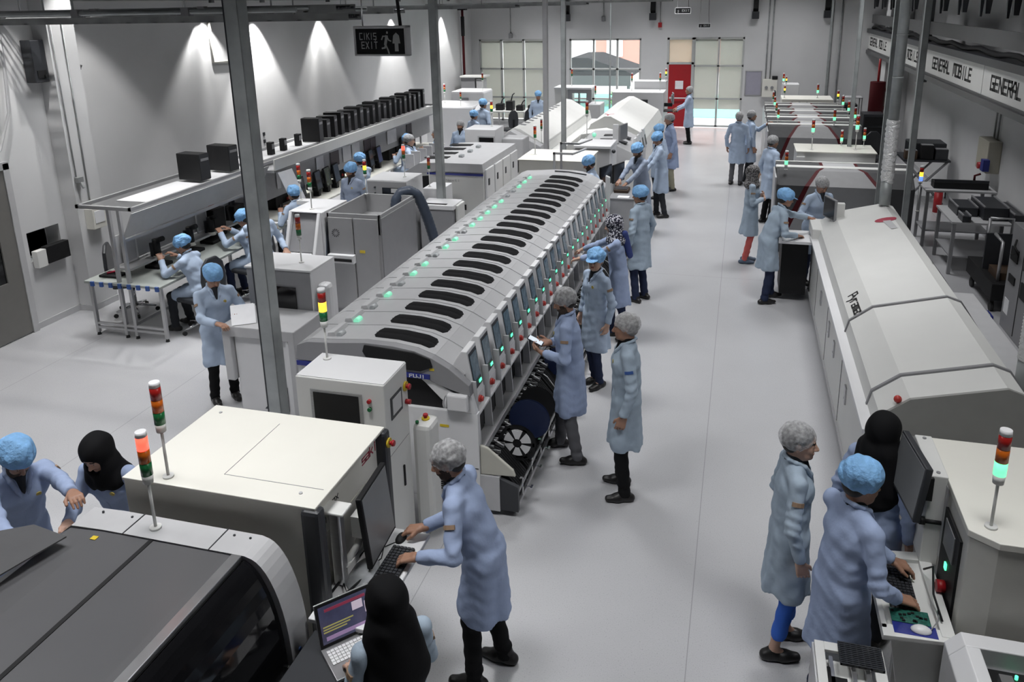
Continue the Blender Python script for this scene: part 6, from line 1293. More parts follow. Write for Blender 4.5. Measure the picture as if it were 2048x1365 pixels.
def raw_mesh(name, parts, mats, parent=None):
    """parts: list of (V, F, material index array or int)"""
    off = 0; VV = []; FF = []; MI = []
    for V, F, mi in parts:
        VV.append(V); FF.append(F + off); MI.append(np.full(len(F), mi) if np.isscalar(mi) else mi); off += len(V)
    V = np.concatenate(VV); F = np.concatenate(FF); MI = np.concatenate(MI)
    me = bpy.data.meshes.new(name); me.vertices.add(len(V)); me.vertices.foreach_set('co', V.astype(np.float32).ravel())
    me.loops.add(len(F) * 4); me.polygons.add(len(F)); me.loops.foreach_set('vertex_index', F.astype(np.int32).ravel())
    me.polygons.foreach_set('loop_start', np.arange(0, len(F) * 4, 4, dtype=np.int32))
    for m in mats: me.materials.append(M[m] if isinstance(m, str) else m)
    me.update(calc_edges=True); me.validate()
    me.polygons.foreach_set('material_index', MI.astype(np.int32)); me.polygons.foreach_set('use_smooth', np.ones(len(F), bool)); me.update()
    o = bpy.data.objects.new(name, me); COL.objects.link(o)
    if parent: o.parent = parent
    return o
def cloth(name, col, bump=.25): return mat(name, col, .85, noise=.06, nscale=9, bump=bump, bscale=16, spec=.2)
M['coat_blue'] = cloth('blue_smock_cloth', (.34, .415, .60)); M['coat_pale'] = cloth('pale_blue_smock_cloth', (.39, .475, .57)); M['coat_grey'] = cloth('grey_blue_smock_cloth', (.30, .35, .45)); M['coat_light'] = cloth('light_blue_smock_cloth', (.43, .52, .66))
M['skin'] = mat('skin', (.36, .195, .13), .5, noise=.06, nscale=20); M['skin2'] = mat('fair_skin', (.50, .31, .23), .5, noise=.05, nscale=20)
M['lips'] = mat('lips', (.30, .09, .07), .5); M['hair'] = mat('dark_hair', (.012, .009, .007), .6, noise=.3, nscale=90); M['beard'] = mat('beard', (.05, .03, .02), .8, noise=.3, nscale=80)
M['eyew'] = mat('eye_white', (.55, .52, .5), .3); M['iris'] = mat('iris', (.02, .012, .008), .2)
M['grey_hair'] = mat('grey_hair', (.25, .24, .23), .7)
M['bonnet'] = mat('blue_bonnet', (.22, .45, .76), .75, noise=.16, nscale=16, bump=.9, bscale=26)
M['blackcloth'] = cloth('black_cloth', (.006, .006, .007), .12); M['darkcloth'] = cloth('charcoal_cloth', (.03, .032, .037)); M['navycloth'] = cloth('navy_cloth', (.022, .03, .065)); M['pinkcloth'] = cloth('coral_cloth', (.55, .12, .11)); M['bluecloth'] = cloth('bright_blue_cloth', (.05, .15, .60)); M['beigecloth'] = cloth('beige_cloth', (.34, .32, .24)); M['greycloth'] = cloth('grey_cloth', (.11, .11, .12)); M['whitecloth'] = cloth('white_cloth', (.6, .6, .62))
M['shoe'] = mat('black_shoe', (.012, .011, .011), .4); M['blueshoe'] = mat('grey_blue_shoe', (.08, .11, .16), .6); M['badge'] = mat('yellow_badge', (.5, .38, .08), .6); M['armpatch'] = mat('tan_patch', (.30, .20, .13), .7)
def net_material():
    m = bpy.data.materials.new('white_hair_net'); m.use_nodes = True; nt = m.node_tree; b = nt.nodes['Principled BSDF']
    tc = nt.nodes.new('ShaderNodeTexCoord'); n = nt.nodes.new('ShaderNodeTexNoise'); n.inputs['Scale'].default_value = 44; n.inputs['Detail'].default_value = 6; nt.links.new(tc.outputs['Object'], n.inputs['Vector'])
    rp = nt.nodes.new('ShaderNodeValToRGB'); rp.color_ramp.elements[0].position = .35; rp.color_ramp.elements[0].color = (.36, .36, .36, 1); rp.color_ramp.elements[1].position = .7; rp.color_ramp.elements[1].color = (.70, .70, .70, 1)
    nt.links.new(n.outputs['Fac'], rp.inputs[0]); nt.links.new(rp.outputs[0], b.inputs['Alpha']); b.inputs['Base Color'].default_value = (.62, .62, .63, 1); b.inputs['Roughness'].default_value = .7
    bp = nt.nodes.new('ShaderNodeBump'); bp.inputs['Strength'].default_value = .6; bp.inputs['Distance'].default_value = .01; nt.links.new(n.outputs['Fac'], bp.inputs['Height']); nt.links.new(bp.outputs[0], b.inputs['Normal']); return m
M['net'] = net_material()
def print_material(name, a, b_, sc):
    m = bpy.data.materials.new(name); m.use_nodes = True; nt = m.node_tree; b = nt.nodes['Principled BSDF']; b.inputs['Roughness'].default_value = .85
    tc = nt.nodes.new('ShaderNodeTexCoord'); n = nt.nodes.new('ShaderNodeTexVoronoi'); n.feature = 'F1'; n.inputs['Scale'].default_value = sc; nt.links.new(tc.outputs['Object'], n.inputs['Vector'])
    n2 = nt.nodes.new('ShaderNodeTexNoise'); n2.inputs['Scale'].default_value = sc; nt.links.new(tc.outputs['Object'], n2.inputs['Vector']); nt.links.new(n2.outputs['Color'], n.inputs['Vector']) if False else None
    rp = nt.nodes.new('ShaderNodeValToRGB'); rp.color_ramp.interpolation = 'CONSTANT'; rp.color_ramp.elements[0].color = (*a, 1); rp.color_ramp.elements[1].position = .48; rp.color_ramp.elements[1].color = (*b_, 1)
    nt.links.new(n.outputs['Distance'], rp.inputs[0]); nt.links.new(rp.outputs[0], b.inputs['Base Color']); return m
M['floral'] = print_material('navy_white_print_scarf', (.5, .5, .55), (.015, .015, .03), 42); M['leopard'] = print_material('grey_print_scarf', (.05, .045, .045), (.26, .25, .25), 45); M['bluescarf'] = cloth('blue_scarf', (.05, .07, .22))

def nrm(v): v = np.array(v, float); return v / (np.linalg.norm(v) + 1e-9)
def ik(a, t, l1, l2, pole):
    a = np.array(a, float); t = np.array(t, float); d = t - a; L = np.linalg.norm(d); L2 = min(L, (l1 + l2) * .995); d = d / L; t = a + d * L2
    x = (l1 * l1 - l2 * l2 + L2 * L2) / (2 * L2); y = math.sqrt(max(l1 * l1 - x * x, 0)); p = np.array(pole, float); p = p - d * (p @ d); p = nrm(p)
    return a + d * x + p * y, t

def person(label, x, y, face, h=1.75, lean=0., side=0., twist=0., hands=(None, None), head=(0., 0.), cap='bonnet', coat='coat_blue', legs='darkcloth', shoes='shoe',
           feet=((-.11, 0., 0.), (.11, 0., 0.)), seat=None, beard=False, woman=False, hem=.52, grip=(.35, .35), palm=(None, None), shirt='darkcloth', skin='skin', patch='armpatch', group=None, glasses=False, long_scarf=False, scarf_tail=False, badge=True, knees=None, extra=None, hipback=None, grey=False):
    """hands: world positions of the wrists (left, right) or None for hanging arms; face: direction in degrees, 0 = +y, 90 = -x"""
    s = h / 1.75; near = 0 if y < 6 else 1 if y < 9 else 2 if y < 14 else 3
    hb, hh, hd = ((.0115, .0042, .0034), (.013, .0052, .0042), (.017, .007, .006), (.023, .0105, .009))[near]
    rz = R(face); cs, sn = math.cos(rz), math.sin(rz)
    def loc(w): dx, dy = w[0] - x, w[1] - y; return np.array((dx * cs + dy * sn, -dx * sn + dy * cs, w[2]))
    sw = .94 if woman else 1.
    la, si, tw = R(lean), R(side), R(twist)
    u = nrm((math.sin(si), math.sin(la), math.cos(la) * math.cos(si))); e0 = nrm((math.cos(tw), math.sin(tw), 0)); w_ = nrm(np.cross(u, e0)); e = nrm(np.cross(w_, u))   # w_: forward
    if seat is None: pel = np.array((0, -math.sin(la) * .13 if hipback is None else hipback, .94 * s))
    else: pel = np.array((0, 0, seat + .10))
    T_ = lambda a, b, c, o=pel: o + (e * a + w_ * b + u * c) * s
    W0, C0, S0, nb = T_(0, 0, .16), T_(0, .01, .34), T_(0, -.005, .465), T_(0, -.005, .53)
    shL, shR = T_(-.172 * sw, -.005, .45), T_(.172 * sw, -.005, .45)
    l1, l2 = .285 * s, .255 * s
    wr = []; el = []
    for q, sh in enumerate((shL, shR)):
        sg = -1 if q == 0 else 1
        if hands[q] is None: t = sh + np.array((sg * .075, .03 + .10 * math.sin(la), -.515 * s))
        else: t = loc(hands[q])
        p = np.array((sg * .55, -.55, -.6))
        m, t = ik(sh, t, l1, l2, p); el.append(m); wr.append(t)
    hy, hp = R(head[0]), R(head[1])
    # head frame: yaw about the torso axis, pitch down
    base_f = np.array((math.sin(-0.0), 1, 0.))
    hf = nrm((-math.sin(hy), math.cos(hy), 0)); hf = nrm(hf * math.cos(hp) + np.array((0, 0, -math.sin(hp)))); hr = nrm(np.cross(hf, (0, 0, 1))); hu = nrm(np.cross(hr, hf))
    hc = nb + (u * .55 + np.array((0, 0, .45))) * .125 * s + hf * .025 * s
    Hd = lambda a, b, c: hc + (hr * a + hf * b + hu * c) * s
    hips = [pel + e * (-.085 * s) + np.array((0, 0, -.02)), pel + e * (.085 * s) + np.array((0, 0, -.02))]
    kn = []; an = []
    for q in (0, 1):
        fx, fy, fr = feet[q][:3]; a = np.array((fx, fy - .03, .085)) if len(feet[q]) < 4 else np.array((fx, fy, feet[q][3]))
        pole = np.array((fx * .5, 1, 0))
        k_, a2 = ik(hips[q], a, .425 * s, .415 * s, pole); kn.append(k_); an.append(a2 if seat is None else a)
    allp = np.array([pel, nb, shL, shR] + el + wr + kn + an + [hc]); lo = allp.min(0) - .30; hi = allp.max(0) + .30; lo[2] = max(lo[2], -.03)
    # ---- skin body
    parts = []
    g = Grid(lo, hi, max(hb * 1.3, .014))
    g.cap(pel, C0, .085 * s, .095 * s, .03, e, 1.3); g.cap(shL * .85 + shR * .15 - u * .03, shR * .85 + shL * .15 - u * .03, .035 * s, None, .03); g.cap(C0, nb, .07 * s, .05 * s, .03); g.cap(nb - u * .05, Hd(0, -.02, -.03), .053 * s * sw, .052 * s * sw, .02)
    for q in (0, 1):
        g.cap((shL, shR)[q] - u * .03, el[q], .034 * s, .032 * s, .02); g.cap(el[q], wr[q], .034 * s, .023 * s, .012)
        g.cap(hips[q], kn[q], .066 * s, .046 * s, .03); g.cap(kn[q], an[q], .045 * s, .033 * s, .02)
        f0 = feet[q]; fd = np.array((-math.sin(R(f0[2])), math.cos(R(f0[2])), 0)); g.cap(an[q], an[q] + fd * .10 + np.array((0, 0, -.055)), .026, .016, .02)
    V, F = g.mesh(); parts.append((V, F, 0))
    # head
    g = Grid(hc - .19 * s, hc + .19 * s, hh)
    ax = (hr, hf, hu)
    g.ell(Hd(0, -.012, .025), ax, (.074 * s, .093 * s, .086 * s), .01); g.ell(Hd(0, .028, -.03), ax, (.058 * s, .062 * s, .080 * s), .03)
    g.cap(Hd(-.028, .045, -.075), Hd(.028, .045, -.075), .028 * s, None, .025); g.cap(Hd(0, .072, -.092), Hd(0, .074, -.09), .016 * s, None, .02)
    g.cap(Hd(-.028, .078, .022), Hd(.028, .078, .022), .011 * s, None, .014); g.cap(Hd(0, .088, .008), Hd(0, .108, -.028), .007 * s, .0125 * s, .009); g.cap(Hd(-.011, .098, -.032), Hd(.011, .098, -.032), .008 * s, None, .006)
    for sg in (-1, 1):
        g.ell(Hd(sg * .030, .094, .002), ax, (.015 * s, .014 * s, .010 * s), .008, 's'); g.ell(Hd(sg * .029, .076, .001), ax, (.0125 * s,) * 3, .003)
        g.cap(Hd(sg * .040, .060, -.025), Hd(sg * .035, .066, -.035), .014 * s, None, .02); g.ell(Hd(sg * .076, -.004, -.006), ax, (.009 * s, .018 * s, .031 * s), .006)
    g.cap(Hd(-.017, .088, -.053), Hd(.017, .088, -.053), .0065 * s, None, .005); g.cap(Hd(-.015, .085, -.063), Hd(.015, .085, -.063), .0075 * s, None, .005); g.cap(Hd(-.02, .1, -.058), Hd(.02, .1, -.058), .0035 * s, None, .004, op='s')
    g.cap(Hd(0, -.02, -.04), nb, .050 * s * sw, .054 * s * sw, .03)
    V, F = g.mesh(); c = V[F].mean(1) - hc; a, b, cc = c @ hr / s, c @ hf / s, c @ hu / s
    mi = np.zeros(len(F), int)
    if beard: mi[((cc < -.04) & (b > -.005) & (cc > -.125) | ((cc < -.015) & (np.abs(a) > .048) & (b < .05) & (b > .0)) | ((np.abs(cc + .044) < .006) & (b > .07) & (np.abs(a) < .03)))] = 2
    mi[(np.abs(cc + .058) < (.006 if beard else .009)) & (b > .084) & (np.abs(a) < (.016 if beard else .020))] = 1
    mi[(np.abs(cc - .024) < .0055) & (b > .06) & (np.abs(a) > .012) & (np.abs(a) < .048)] = 3
    ex_ = np.minimum(np.hypot(a - .029, cc - .001), np.hypot(a + .029, cc - .001)); mi[(ex_ < .0075) & (b > .07) & (np.abs(cc - .001) < .0045)] = 4; mi[(ex_ < .0046) & (b > .07)] = 5
    parts.append((V, F, mi))
    # hands
    for q in (0, 1):
        sg = -1 if q == 0 else 1
        if palm[q] is None: d = nrm(wr[q] - el[q]); n = nrm(np.array((-sg * .8, .1, -.35)) if hands[q] is None else np.array((0, .1, -1.)))
        else:
            pq = palm[q]; pd = np.array((pq[0][0] * cs + pq[0][1] * sn, -pq[0][0] * sn + pq[0][1] * cs, pq[0][2])); d = nrm(pd); pn = pq[1]; n = nrm(np.array((pn[0] * cs + pn[1] * sn, -pn[0] * sn + pn[1] * cs, pn[2])))
        n = nrm(n - d * (n @ d)); sd = np.cross(d, n) * (1 if q == 0 else -1); sd = nrm(sd)   # sd points to the thumb side
        sd = nrm(np.cross(d, n)) * (1 if sg > 0 else -1)
        Wp = wr[q]; sc_ = s * (.95 if woman else 1.)
        g = Grid(Wp - .20, Wp + .20, hd)
        g.cap(Wp - d * .03, Wp + d * .01, .026 * sc_, .024 * sc_, .01, sd, 1.15)
        for o_, L_ in ((.032, 1.), (.011, 1.08), (-.011, 1.0), (-.031, .82)):
            K = Wp + (d * .088 + sd * o_) * sc_; g.cap(Wp + (d * .012 + sd * o_ * .6) * sc_, K, .0165 * sc_, .0125 * sc_, .012)
            c1 = grip[q] * 1.3 + o_ * -3; c2 = c1 + grip[q] * 1.5 + .12
            k1 = K + (d * math.cos(c1) + n * math.sin(c1) + sd * o_ * 1.2) * .041 * L_ * sc_; k2 = k1 + (d * math.cos(c2) + n * math.sin(c2)) * .034 * L_ * sc_
            g.cap(K, k1, .0108 * sc_, .0092 * sc_, .004); g.cap(k1, k2, .0092 * sc_, .0072 * sc_, .004)
        t0 = Wp + (d * .025 + sd * .026) * sc_; t1 = t0 + nrm(d * .75 + sd * .65 + n * .35) * .045 * sc_; t2 = t1 + nrm(d * .95 + sd * .15 + n * .4) * .034 * sc_
        g.cap(t0, t1, .0155 * sc_, .0125 * sc_, .008); g.cap(t1, t2, .0118 * sc_, .0095 * sc_, .004)
        V, F = g.mesh(); parts.append((V, F, 0))
    sk = skin
    if woman and skin == 'skin': sk = 'skin2'
    body = raw_mesh('person', parts, [sk, 'lips', 'beard', 'hair', 'eyew', 'iris'])
    body.location = (x, y, 0); body.rotation_euler = (0, 0, rz); tag(body, label, 'person', group)
    # ---- smock
    rr = random.Random(int(abs(x * 131 + y * 717) * 10)); ph = [rr.uniform(0, 6.28) for _ in range(8)]
    hz = hem * s
    g = Grid(lo, hi, hb); ea = e
    g.cap(pel, W0, .124 * s * sw, .118 * s * sw, .03, ea, 1.32); g.cap(W0, C0, .118 * s * sw, .122 * s * sw, .03, ea, 1.34); g.cap(C0, S0, .118 * s * sw, .075 * s * sw, .03, ea, 1.6)
    g.cap(shL - u * .012, shR - u * .012, .046 * s * sw, None, .03); g.cap(S0, nb, .066 * s, .056 * s, .03)
    for q in (0, 1): g.cap(nb - u * .045 * s, (shL, shR)[q] - u * .004, .052 * s * sw, .044 * s * sw, .03)
    down = np.array((0, 0, -1.))
    if seat is None:
        hip_c = pel + np.array((0, 0, -.05)); fm = (an[0] + an[1]) / 2
        hemc = np.array((hip_c[0] * .6 + fm[0] * .4, hip_c[1] * .72 + fm[1] * .28 + .0, hz - .03))
        g.cap(pel, hemc, .122 * s * sw, .162 * s, .03, nrm((1, .0, 0)), 1.22 + .3 * abs(feet[0][0] - feet[1][0] - .22) * 0, clip=((0, 0, hz), (0, 0, -1.)))
        for q in (0, 1):
            m = hips[q] + (kn[q] - hips[q]) * .8; g.cap(hips[q], m, .105 * s, .100 * s, .04, clip=((0, 0, hz), (0, 0, -1.)))
    else:
        for q in (0, 1): g.cap(hips[q], hips[q] + (kn[q] - hips[q]) * .75, .11 * s, .095 * s, .03)
        g.cap(pel, pel + np.array((0, -.1, -.16)), .12 * s, .10 * s, .03, e, 1.5)
    for q in (0, 1):
        sg = -1 if q == 0 else 1; ls = el[q] - (shL, shR)[q]; lf = nrm(wr[q] - el[q])
        g.cap((shL, shR)[q] - u * .012, el[q], .055 * s * sw, .050 * s * sw, .022); g.cap(el[q], wr[q], .049 * s * sw, .041 * s * sw, .014, clip=(wr[q] - lf * .012, lf))
    def folds(X, Y, Z):
        zr = np.clip((pel[2] + .05 - Z) / .35, 0, 1) if seat is None else 0.
        th = np.arctan2(Y - pel[1], X)
        d = .0075 * zr * np.sin(th * 5 + ph[0] + 2.2 * np.sin(Z * 3 + ph[1])) + .004 * zr * np.sin(th * 9 + ph[2])
        d = d + .0022 * np.sin(X * 31 + Z * 13 + ph[3]) * np.sin(Y * 27 - Z * 9 + ph[4]) + .0024 * np.sin((X + .6 * Y) * 52 - Z * 15 + 3 * np.sin(Z * 7 + ph[4]) + ph[5]) + .0016 * np.sin(Z * 70 + X * 28 + 2 * np.sin(Y * 30 + ph[2]))
        for q in (0, 1):
            r2 = (X - el[q][0]) ** 2 + (Y - el[q][1]) ** 2 + (Z - el[q][2]) ** 2; fd = nrm(wr[q] - (shL, shR)[q]); tt = X * fd[0] + Y * fd[1] + Z * fd[2]
            d = d + .0065 * np.exp(-r2 / .016) * np.sin(tt * 95 + (X - Y) * 40 + ph[6 + q])
        return d
    g.disp(folds)
    V, F = g.mesh(); co = raw_mesh('lab_coat', [(V, F, 0)], [coat], body)
    # collar and shirt
    g = Grid(nb - .26, nb + .16, max(hh, .005)); Q = lambda a, b, c: nb + (e * a + w_ * b + u * c) * s
    for sg in (-1, 1):
        path = [Q(0, -.066, .022), Q(sg * .052, -.045, .02), Q(sg * .069, .0, .005), Q(sg * .058, .055, -.025), Q(sg * .035, .098, -.085), Q(sg * .008, .124, -.165)]
        for i in range(5): g.cap(path[i], path[i + 1], (.012, .013, .013, .016, .015)[i] * s, (.013, .013, .016, .015, .008)[i] * s, .01)
    V, F = g.mesh(); raw_mesh('collar', [(V, F, 0)], [coat], co)
    g = Grid(nb - .22, nb + .14, max(hh, .005)); g.cap(Q(0, .045, .0), Q(0, .108, -.12), .036 * s, .010 * s, .01); g.cap(Q(0, 0, -.02), Q(0, .005, .012), .063 * s, .060 * s, .01); V, F = g.mesh(); raw_mesh('shirt', [(V, F, 0)], [shirt], co)
    if near < 3:
        # arm patches, chest badge, front closure, pocket
        for q in ((0, 1) if patch else ()):
            a_, b_ = (shL, shR)[q], el[q]; ad = nrm(b_ - a_); out = nrm(np.array(((-1 if q == 0 else 1), 0.15, .1)) if True else 0); out = nrm(out - ad * (out @ ad)); sd = np.cross(ad, out); c_ = a_ + (b_ - a_) * .42 + out * .054 * s * sw
            m_ = MB(); vs = []
            for t_ in (-1, -.33, .33, 1):
                for z_ in (-1, 1):
                    o_ = c_ + sd * t_ * .036 + ad * z_ * .013 - out * (t_ * t_) * .011; vs.append(o_ + out * .003)
            vs += [v - out * .012 for v in vs]
            m_.add(vs, [(0, 1, 3, 2), (2, 3, 5, 4), (4, 5, 7, 6), (8, 10, 11, 9), (10, 12, 13, 11), (12, 14, 15, 13), (0, 2, 10, 8), (2, 4, 12, 10), (4, 6, 14, 12), (1, 9, 11, 3), (3, 11, 13, 5), (5, 13, 15, 7), (0, 8, 9, 1), (6, 7, 15, 14)]); obj('arm_patch', m_, patch, co)
        if badge:
            c_ = C0 + (e * -.082 + w_ * .114 + u * .03) * s; m_ = MB(); m_.cyl(tuple(c_ - w_ * .006), tuple(c_), .017, seg=14); obj('chest_badge', m_, 'badge', co)
        m_ = MB(); pts = [tuple(Q(.008, .127, -.17)), tuple(W0 + w_ * .121 * s * sw), tuple(pel + w_ * .128 * s * sw)]
        m_.tube(pts, .0045, 5); obj('front_seam', m_, coat, co)
    # ---- trousers
    g = Grid(lo, hi, hb); tr = .88 if woman else 1.
    g.cap(pel, pel + np.array((0, 0, -.03)), .10 * s, None, .03, e, 1.3)
    for q in (0, 1):
        g.cap(hips[q], kn[q], .080 * s * tr, .062 * s * tr, .03, clip=((0, 0, .07), (0, 0, -1.)) if seat is None else None)
        az = .05 if legs not in ('bluecloth',) else .17
        g.cap(kn[q], an[q] - np.array((0, 0, .04)), .062 * s * tr, .054 * s * tr, .025, clip=((0, 0, az), (0, 0, -1.)))
    g.disp(lambda X, Y, Z: .003 * np.sin(Z * 55 + X * 30 + ph[1]) * np.clip(1.2 - Z, 0, 1) + .004 * np.sin(Z * 90 + ph[0]) * np.exp(-((Z - .13) / .06) ** 2))
    V, F = g.mesh(); raw_mesh('trousers', [(V, F, 0)], [legs], body)
    for q in (0, 1):
        f0 = feet[q]; fd = np.array((-math.sin(R(f0[2])), math.cos(R(f0[2])), 0)); A = an[q]; zf = A[2] - .085; g = Grid((A[0] - .3, A[1] - .3, zf - .03), (A[0] + .3, A[1] + .3, zf + .18), .008 if near < 3 else .012)
        sd = np.cross(fd, (0, 0, 1)); base = np.array((A[0], A[1], zf + .03))
        cl = ((0, 0, zf + .002), (0, 0, -1.))
        g.cap(base - fd * .055, base + fd * .075, .036 * s, .038 * s, .02, sd, 1.1, clip=cl); g.cap(base + fd * .06, base + fd * .15, .036 * s, .026 * s, .02, sd, 1.3, clip=cl); g.cap(base + np.array((0, 0, .01)) - fd * .02, base + np.array((0, 0, .052 if not woman else .025)) - fd * .01, .042 * s, .041 * s, .02)
        if not woman: g.cap(base + np.array((0, 0, .045)), base + fd * .07 + np.array((0, 0, .012)), .036 * s, .033 * s, .02)
        V, F = g.mesh(); raw_mesh('shoe', [(V, F, 0)], [shoes], body)
    # ---- hair and headwear
    G = lambda: Grid(hc - .24 * s, hc + .24 * s, max(hh, .0048))
    def noise3(amp, fr): 
        return lambda X, Y, Z: amp * (np.sin(X * fr + ph[0]) * np.sin(Y * fr * 1.1 + ph[1]) + np.sin(Z * fr * 1.2 + X * fr * .7 + ph[2]) * .7 + .5 * np.sin((X + Y) * fr * 2 + Z * fr + ph[3]))
    if cap != 'hijab':
        g = G(); g.ell(Hd(0, -.016, .026), ax, (.081 * s, .098 * s, .092 * s), .01, clip=(Hd(0, .075, .045), -nrm(hu * .80 - hf * .62))); g.ell(Hd(0, -.05, -.03), ax, (.068 * s, .055 * s, .05 * s), .02)
        V, F = g.mesh(); raw_mesh('hair', [(V, F, 0)], ['grey_hair' if grey else 'hair'], body)
    if cap == 'net':
        g = G(); g.ell(Hd(0, -.020, .030), ax, (.094 * s, .114 * s, .103 * s), .01, clip=(Hd(0, .09, .032), -nrm(hu * .85 - hf * .55))); g.disp(noise3(.0022, 60))
        V, F = g.mesh(); raw_mesh('hair_net', [(V, F, 0)], ['net'], body)
    elif cap in ('bonnet', 'cap'):
        g = G(); g.ell(Hd(0, -.022, .056), ax, (.108 * s, .126 * s, .100 * s), .01, clip=(Hd(0, .09, .022), -nrm(hu * .9 - hf * .42))); g.disp(noise3(.0042, 42))
        g.ell(Hd(0, -.014, .03), ax, (.090 * s, .107 * s, .09 * s), .012, clip=(Hd(0, .09, .016), -nrm(hu * .9 - hf * .42)))
        if cap == 'cap': g.ell(Hd(0, .10, .038), (hr, nrm(hf - hu * .25), nrm(hu + hf * .25)), (.075 * s, .075 * s, .008 * s), .01)
        V, F = g.mesh(); raw_mesh('bonnet', [(V, F, 0)], ['bonnet'], body)
    elif cap in ('hijab',):
        dr = .24 if long_scarf else .10
        sm = {'floral': 'floral', 'leopard': 'leopard'}.get(long_scarf if isinstance(long_scarf, str) else '', 'blackcloth')
        if isinstance(long_scarf, str): dr = .06
        g = Grid(np.minimum(hc, nb) - (.42 if dr > .2 else .34), np.maximum(hc, nb) + .24, max(hh, .0065))
        g.ell(Hd(0, -.022, .026), ax, (.104 * s, .124 * s, .116 * s), .02); g.cap(Hd(0, -.03, -.02), nb + u * .0, .094 * s, .10 * s, .03)
        g.cap(nb + u * .0, nb + (-u * dr) * s, .098 * s, .130 * s, .04, e, 1.45 if dr > .2 else 1.3)
        if dr > .2: g.cap(nb - w_ * .05, nb + (-u * .33 - w_ * .05) * s, .085 * s, .10 * s, .04, e, 1.35)
        g.ell(Hd(0, .112, -.026), ax, (.058 * s, .075 * s, .080 * s), .012, 's')
        g.disp(lambda X, Y, Z: .0045 * np.sin(np.arctan2(Y - nb[1], X - nb[0]) * 6 + Z * 9 + ph[0]) * np.clip((hc[2] - Z) / .2, 0, 1) + .002 * np.sin(X * 50 + Z * 33 + ph[1]))
        V, F = g.mesh(); raw_mesh('head_scarf', [(V, F, 0)], [sm], body)
        if scarf_tail:
            g = Grid(nb - .55, nb + .2, .009); g.cap(nb + e * .10 - w_ * .02, nb + e * .15 + w_ * .02 - u * .35, .05, .035, .02, w_, .5 if False else 1.); g.cap(nb - e * .03 - w_ * .1, nb + e * .02 - w_ * .15 - u * .3, .05, .04, .02); g.disp(lambda X, Y, Z: .008 * np.sin(X * 60 + Y * 50))
            V, F = g.mesh(); raw_mesh('scarf_tail', [(V, F, 0)], ['bluescarf'], body)
    if glasses:
        m_ = MB()
        for sg in (-1, 1):
            m_.tube([tuple(Hd(sg * .030 + .017 * math.cos(k * PI / 5), .096, .001 + .012 * math.sin(k * PI / 5))) for k in range(11)], .0014, 5); m_.tube([tuple(Hd(sg * .047, .094, .004)), tuple(Hd(sg * .074, .02, .004))], .0014, 5)
        m_.tube([tuple(Hd(-.013, .098, .003)), tuple(Hd(.013, .098, .003))], .0014, 5); obj('glasses', m_, 'mgrey', body)
    return body
# ================================================================ the staff, each posed where the photograph shows them
P = person
P('bearded man in white hair net leaning to the keyboard of the cream machine', -1.44, 4.02, 94, 1.76, lean=19, hands=((-1.72, 3.72, 1.07), (-1.80, 4.00, 1.06)), head=(6, 22), cap='net', coat='coat_blue', legs='blackcloth', beard=True,
  palm=(((-1, -.05, -.25), (0, 0, -1)), ((-1, -.1, -.25), (0, 0, -1))), grip=(.3, .35), feet=((-.12, .05, 0), (.12, -.1, -8)), patch='armpatch', badge=False)
P('woman in long black head scarf seen from behind at the open laptop', -1.46, 2.84, 48, 1.66, lean=6, hands=((-1.72, 2.93, .99), (-1.60, 3.13, .99)), head=(8, 15), cap='hijab', woman=True, coat='coat_pale', long_scarf=True, palm=(((-.8, .6, -.1), (0, 0, -1)), ((-.8, .5, -.1), (0, 0, -1))))
P('man in blue bonnet and dark beard bending over the dark domed machine at far left', -4.50, 3.52, -112, 1.72, lean=22, hands=((-3.80, 3.36, 1.38), (-3.98, 3.05, 1.22)), head=(0, 35), cap='bonnet', coat='coat_blue', beard=True, badge=True)
P('woman in black head scarf looking down behind the dark domed machine', -3.95, 3.85, 186, 1.66, lean=20, hands=((-3.62, 3.42, 1.12), (-3.98, 3.42, 1.12)), head=(0, 30), cap='hijab', woman=True, coat='coat_blue')
P('grey haired man in pale blue smock and tie standing alone in the aisle', -.82, 6.25, 98, 1.75, cap='net', coat='coat_pale', legs='blackcloth', shirt='blackcloth', patch='blueink', grey=True, feet=((-.14, .03, 10), (.13, .06, -5)), head=(0, 6), hem=.50)
P('bearded man in hair net holding a phone beside the long placement line', -1.42, 6.72, 96, 1.76, lean=4, hands=((-1.64, 6.57, 1.12), (-1.63, 6.80, 1.13)), head=(0, 22), cap='net', coat='coat_blue', legs='greycloth', beard=True, palm=(((-.8, .5, .1), (0, .6, .8)), ((-.8, -.5, .1), (0, -.6, .8))), grip=(.5, .5), feet=((-.15, -.06, 5), (.14, .14, 10)), hem=.5)
P('young woman in blue peaked cap and glasses looking toward the camera', -1.44, 8.22, 140, 1.66, head=(26, 0), cap='cap', woman=True, glasses=True, coat='coat_light', legs='navycloth', feet=((-.07, .02, 8), (.07, -.03, -5)), hem=.50)
P('woman in navy and white printed head scarf reaching to the placement line', -1.40, 9.58, 100, 1.70, lean=6, hands=((-1.86, 9.42, 1.12), (-1.92, 9.86, 1.10)), head=(0, 14), cap='hijab', woman=True, coat='coat_blue', legs='navycloth', long_scarf='floral', scarf_tail=True, feet=((-.1, -.12, 0), (.1, .1, 0)))
P('worker in striped blue bonnet behind the woman in the printed scarf', -1.30, 11.05, 62, 1.74, head=(10, 10), cap='bonnet', coat='coat_pale', legs='navycloth')
P('bearded man in blue bonnet bending at the far end of the placement line', -2.36, 13.40, 95, 1.72, lean=14, hands=((-2.72, 13.3, 1.1), (-2.74, 13.55, 1.1)), head=(0, 28), cap='bonnet', coat='coat_light', beard=True)
